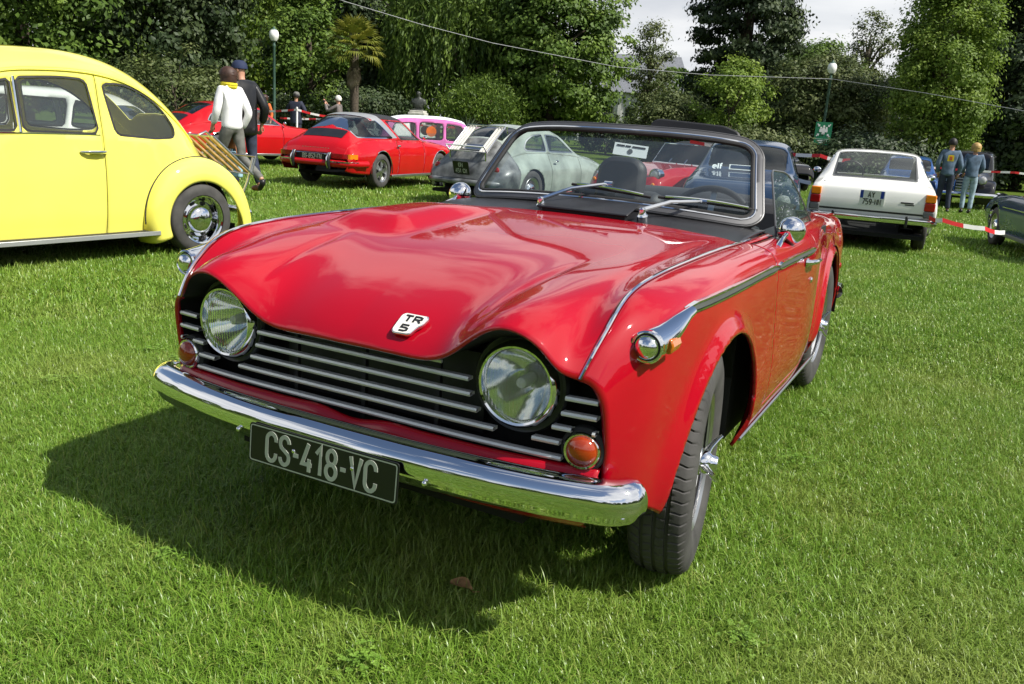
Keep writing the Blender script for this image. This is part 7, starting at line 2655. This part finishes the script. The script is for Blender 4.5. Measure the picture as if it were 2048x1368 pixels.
# assembly point sign -------------------------------------------------------------
p = at_px(1646, 267, 32.8)
sg = tag(empty('assembly_sign', tuple(p), R_(12)), 'green assembly point sign with white figures on the right lamp post', 'sign')
sg.rotation_euler = (0, 0, R_(12))
B().poly(round_poly([(-.30, -.42), (.30, -.42), (.30, .42), (-.30, .42)], .02), .02).build('panel', 'sign_green', sg, smooth=False)
b = B()
for x, z, s in ((-.10, .14, .9), (.10, .14, .9), (0, .19, 1.0), (0, .07, 1.0)):
    b.ball((x, -.014, z + .07 * s), .040 * s, 10, 6, (1, .12, 1))
    b.poly(round_poly([(-.055 * s, -.10 * s), (.055 * s, -.10 * s), (.05 * s, .03 * s), (-.05 * s, .03 * s)], .02), .006, M=Matrix.Translation((x, -.013 - .004 * s, z)))
b.build('figures', 'tape_white', sg, smooth=False)
for sx in (-1, 1):
    for sz in (-1, 1):
        c = Vector((sx * .20, -.014, .12 + sz * .19))
        M = Matrix.Translation(c) @ Matrix.Rotation(math.atan2(sz, sx) * -1, 4, 'Y')
        b = B()
        b.poly([(-.085, 0), (-.02, .055), (-.02, .018), (.055, .018), (.055, -.018), (-.02, -.018), (-.02, -.055)], .006, M=M)
        b.build('arrow', 'tape_white', sg, smooth=False)
B().box((0, -.012, -.205), (.58, .006, .010)).build('divider', 'tape_white', sg, smooth=False)
for k, (w_, z_) in enumerate(((.34, -.27), (.22, -.34))):
    B().box((0, -.012, z_), (w_, .006, .030)).build('caption', 'tape_white', sg, smooth=False)
# striped barrier tape ---------------------------------------------------------------
def tape(pts, label, width=.052, sag=.06, n=10):
    P = []
    for a, c in zip(pts[:-1], pts[1:]):
        a, c = Vector(a), Vector(c)
        L = (c - a).length
        m = max(4, int(L / .11))
        for i in range(m):
            t = i / m
            q = a.lerp(c, t)
            q.z -= sag * 4 * t * (1 - t)
            P.append(q)
    P.append(Vector(pts[-1]))
    V, F, mi = [], [], []
    for i, q in enumerate(P):
        tw = .25 * math.sin(i * .21)
        V += [(q.x + tw * .02, q.y, q.z - width / 2), (q.x - tw * .02, q.y, q.z + width / 2)]
    for i in range(len(P) - 1):
        F.append((2 * i, 2 * i + 2, 2 * i + 3, 2 * i + 1))
        mi.append((i // 2) % 2)
    me = bpy.data.meshes.new('barrier_tape')
    me.from_pydata(V, [], F)
    me.materials.append(MATS['tape_red'])
    me.materials.append(MATS['tape_white'])
    me.polygons.foreach_set('material_index', mi)
    o = link(bpy.data.objects.new('barrier_tape', me))
    return tag(o, label, 'tape', 'striped barrier tapes')
def A(u, v, d):
    return tuple(at_px(u, v, d))
tape([A(480, 222, 24), A(594, 219, 23), A(665, 234, 23.5), A(800, 246, 22.6)], 'red and white tape running past the white post behind the red coupe', sag=.03)
tape([A(560, 236, 27.5), A(690, 238, 27.5)], 'second red and white tape lower down behind the navy coat', sag=.02)
tape([A(800, 246, 22.6), A(960, 256, 22.0), A(1040, 262, 22.0)], 'red and white tape in front of the pink estate', sag=.03)
tape([A(1380, 283, 14), A(1530, 299, 13.6), A(1640, 311, 13.2), A(1700, 320, 13.2)], 'upper red and white tape from the windscreen corner to the white coupe', sag=.03)
tape([A(1500, 335, 12.4), A(1570, 348, 12.2), A(1622, 366, 12.0)], 'lower red and white tape beyond the raised door glass', sag=.02)
tape([A(1835, 330, 23), A(1880, 336, 23), A(2030, 345, 22.5), A(2120, 352, 22.5)], 'red and white tape behind the denim couple', sag=.02)
tape([A(1858, 435, 10.7), A(1885, 440, 10.6), A(1970, 457, 10.6), A(2010, 465, 10.8)], 'low red and white tape from the white coupe to the navy car', sag=.02)
def stake(u, v, d, label, h=None):
    p = at_px(u, v, d)
    z0 = gz(p.x, p.y)
    t = tag(empty('tape_post', (p.x, p.y, z0)), label, 'post', 'tape posts')
    B().lathe([(.026, -.05), (.026, p.z - z0 - .02), (.022, p.z - z0), (1e-5, p.z - z0 + .004)], 12).build('rod', 'tape_white', t)
    B().lathe([(.06, 0), (.06, .02), (.03, .03)], 12).build('foot', 'tape_white', t)
    return t
stake(594, 214, 23.02, 'white post holding the tape in front of the navy coat')
stake(822, 246, 22.55, 'white post beside the pink estate')
# overhead wires ---------------------------------------------------------------------
def wire(pts, label, r=.009):
    P = []
    for a, c in zip(pts[:-1], pts[1:]):
        for i in range(8):
            P.append(tuple(Vector(a).lerp(Vector(c), i / 8)))
    P.append(pts[-1])
    return tag(B().tube(P, r, 6).build('overhead_wire', 'strip_grey'), label, 'wire', 'overhead wires')
plain('wire_grey', (.35, .36, .37), rough=.6)
w1 = wire([A(560, -45, 22), A(690, 3, 24), A(840, 48, 26), A(985, 86, 28), A(1235, 134, 31), A(1420, 150, 32), A(1664, 158, 33)], 'grey overhead wire sagging from the top left to the right lamp')
w2 = wire([A(1664, 158, 33), A(1850, 186, 29), A(2048, 222, 25), A(2150, 240, 23)], 'grey overhead wire from the right lamp to the right edge')
for w in (w1, w2):
    w.data.materials[0] = MATS['wire_grey']
# bust on its pedestal -----------------------------------------------------------------
p = at_px(838, 178, 37)
z0 = gz(p.x, p.y)
ped = tag(empty('stone_pedestal', (p.x, p.y, z0), R_(20)), 'pale stone pedestal under the bust', 'pedestal')
hb_ = p.z - z0 - .92
B().box((0, 0, hb_ * .45), (.56, .56, hb_ * .9)).build('shaft', 'stone', ped, bevel=.02)
B().box((0, 0, hb_ * .92), (.72, .72, .12)).build('cornice', 'stone', ped, bevel=.02)
B().box((0, 0, hb_ - .04), (.62, .62, .14)).build('cap', 'stone', ped, bevel=.02)
B().box((0, 0, .12), (.80, .80, .28)).build('base', 'stone', ped, bevel=.02)
bu = tag(empty('bust_statue', (p.x, p.y, z0 + hb_ + .03), R_(20)), 'dark bronze bust on a stone pedestal before the willow', 'statue')
skin_mesh('torso', [[(0, 0, .05, (.20, .15)), (0, .01, .22, (.27, .17)), (0, .01, .40, (.26, .16)), (0, -.01, .53, .085), (0, -.03, .60, .08), (0, -.03, .70, (.105, .125)), (0, -.02, .79, (.10, .115))], [(0, .01, .40, (.26, .16)), (.24, .02, .38, .12), (.29, .0, .22, .10)], [(0, .01, .40, (.26, .16)), (-.24, .02, .38, .12), (-.29, .0, .22, .10)]], 'bronze', bu)
b = B()
b.ball((0, -.155, .68), .028, 8, 6, (.8, 1, 1.5))
for s in (1, -1):
    b.ball((s * .11, .0, .69), .03, 8, 6, (.4, .8, 1.3))
b.build('features', 'bronze', bu)
B().box((0, 0, .02), (.40, .34, .10)).build('plinth', 'bronze', bu, bevel=.01)
# pale building beyond the trees ----------------------------------------------------------
p = at_px(1215, 250, 84)
bd = tag(empty('pale_building', (p.x, p.y, gz(p.x, p.y)), R_(20)), 'pale building with slate roof glimpsed between willow and conifer', 'building')
B().box((0, 4, 2.4), (15, 8, 4.8)).build('wall', 'wall_pale', bd, smooth=False)
b = B()
b.add([(-7.8, -.4, 4.8), (7.8, -.4, 4.8), (7.8, 8.4, 4.8), (-7.8, 8.4, 4.8), (-6.5, 4, 8.6), (6.5, 4, 8.6)], [(0, 1, 5, 4), (1, 2, 5), (2, 3, 4, 5), (3, 0, 4)])
b.build('roof', 'slate', bd, smooth=False)
for k in range(7):
    x = -6 + 2 * k
    w = B().box((x, -.02, 2.6), (.9, .08, 1.7)).build('window', 'strip_grey', bd, smooth=False)
    B().box((x, -.07, 2.6), (.74, .03, 1.5)).build('pane', 'dark_glass', w, smooth=False)
    B().box((x + 1.0, -.06, 2.4), (.34, .16, 4.7)).build('pilaster', 'wall_pale', bd, smooth=False)
# card standing behind the passenger headrest -------------------------------------------------
card = tag(empty('notice_card', (-.285, 1.86, 1.085), R_(22)), 'white notice card standing behind the passenger headrest of the roadster', 'card')
card.rotation_euler = (R_(-20), R_(4), R_(10))
B().poly([(-.085, 0), (.085, 0), (.085, .062), (-.085, .062)], .003).build('sheet', 'paper_white', card, smooth=False)
for k, (x, w_) in enumerate(((-.052, .040), (-.014, .026), (.040, .066))):
    B().box((x, -.003, .049), (w_, .002, .008)).build('print', 'print_black', card, smooth=False)
B().lathe([(1e-5, .003), (.013, .003), (.013, 0)], 20, Matrix.Translation((.0, -.001, .024)) @ FRONT).build('emblem', 'strip_grey', card)
B().tube([(.015, .004, 0), (.015, .004, -.06)], .003, 6).build('stick', 'alloy', card)
# dead leaf on the lawn ------------------------------------------------------------------
dl = tag(empty('dead_leaf', (.262, -.520, .022)), 'curled brown dead leaf lying in front of the bumper', 'leaf')
V, F = [], []
for i in range(9):
    t = i / 8
    w = .034 * math.sin(math.pi * min(1, t * 1.05 + .02)) ** .8 + .002
    z = .016 * math.sin(t * 3.2)
    V += [(-.055 + .11 * t, -w, z + .012), (-.055 + .11 * t, 0, z), (-.055 + .11 * t, w, z + .018)]
for i in range(8):
    F += [(i * 3, i * 3 + 3, i * 3 + 4, i * 3 + 1), (i * 3 + 1, i * 3 + 4, i * 3 + 5, i * 3 + 2)]
plain('leaf_brown', (.30, .17, .07), rough=.8, var=.3, vscale=40)
dl.scale = (.62, .62, .62)
mo('blade', V, F, 'leaf_brown', dl)
B().tube([(.055, 0, .0), (.085, .01, .006)], .002, 5).build('stalk', 'leaf_brown', dl)
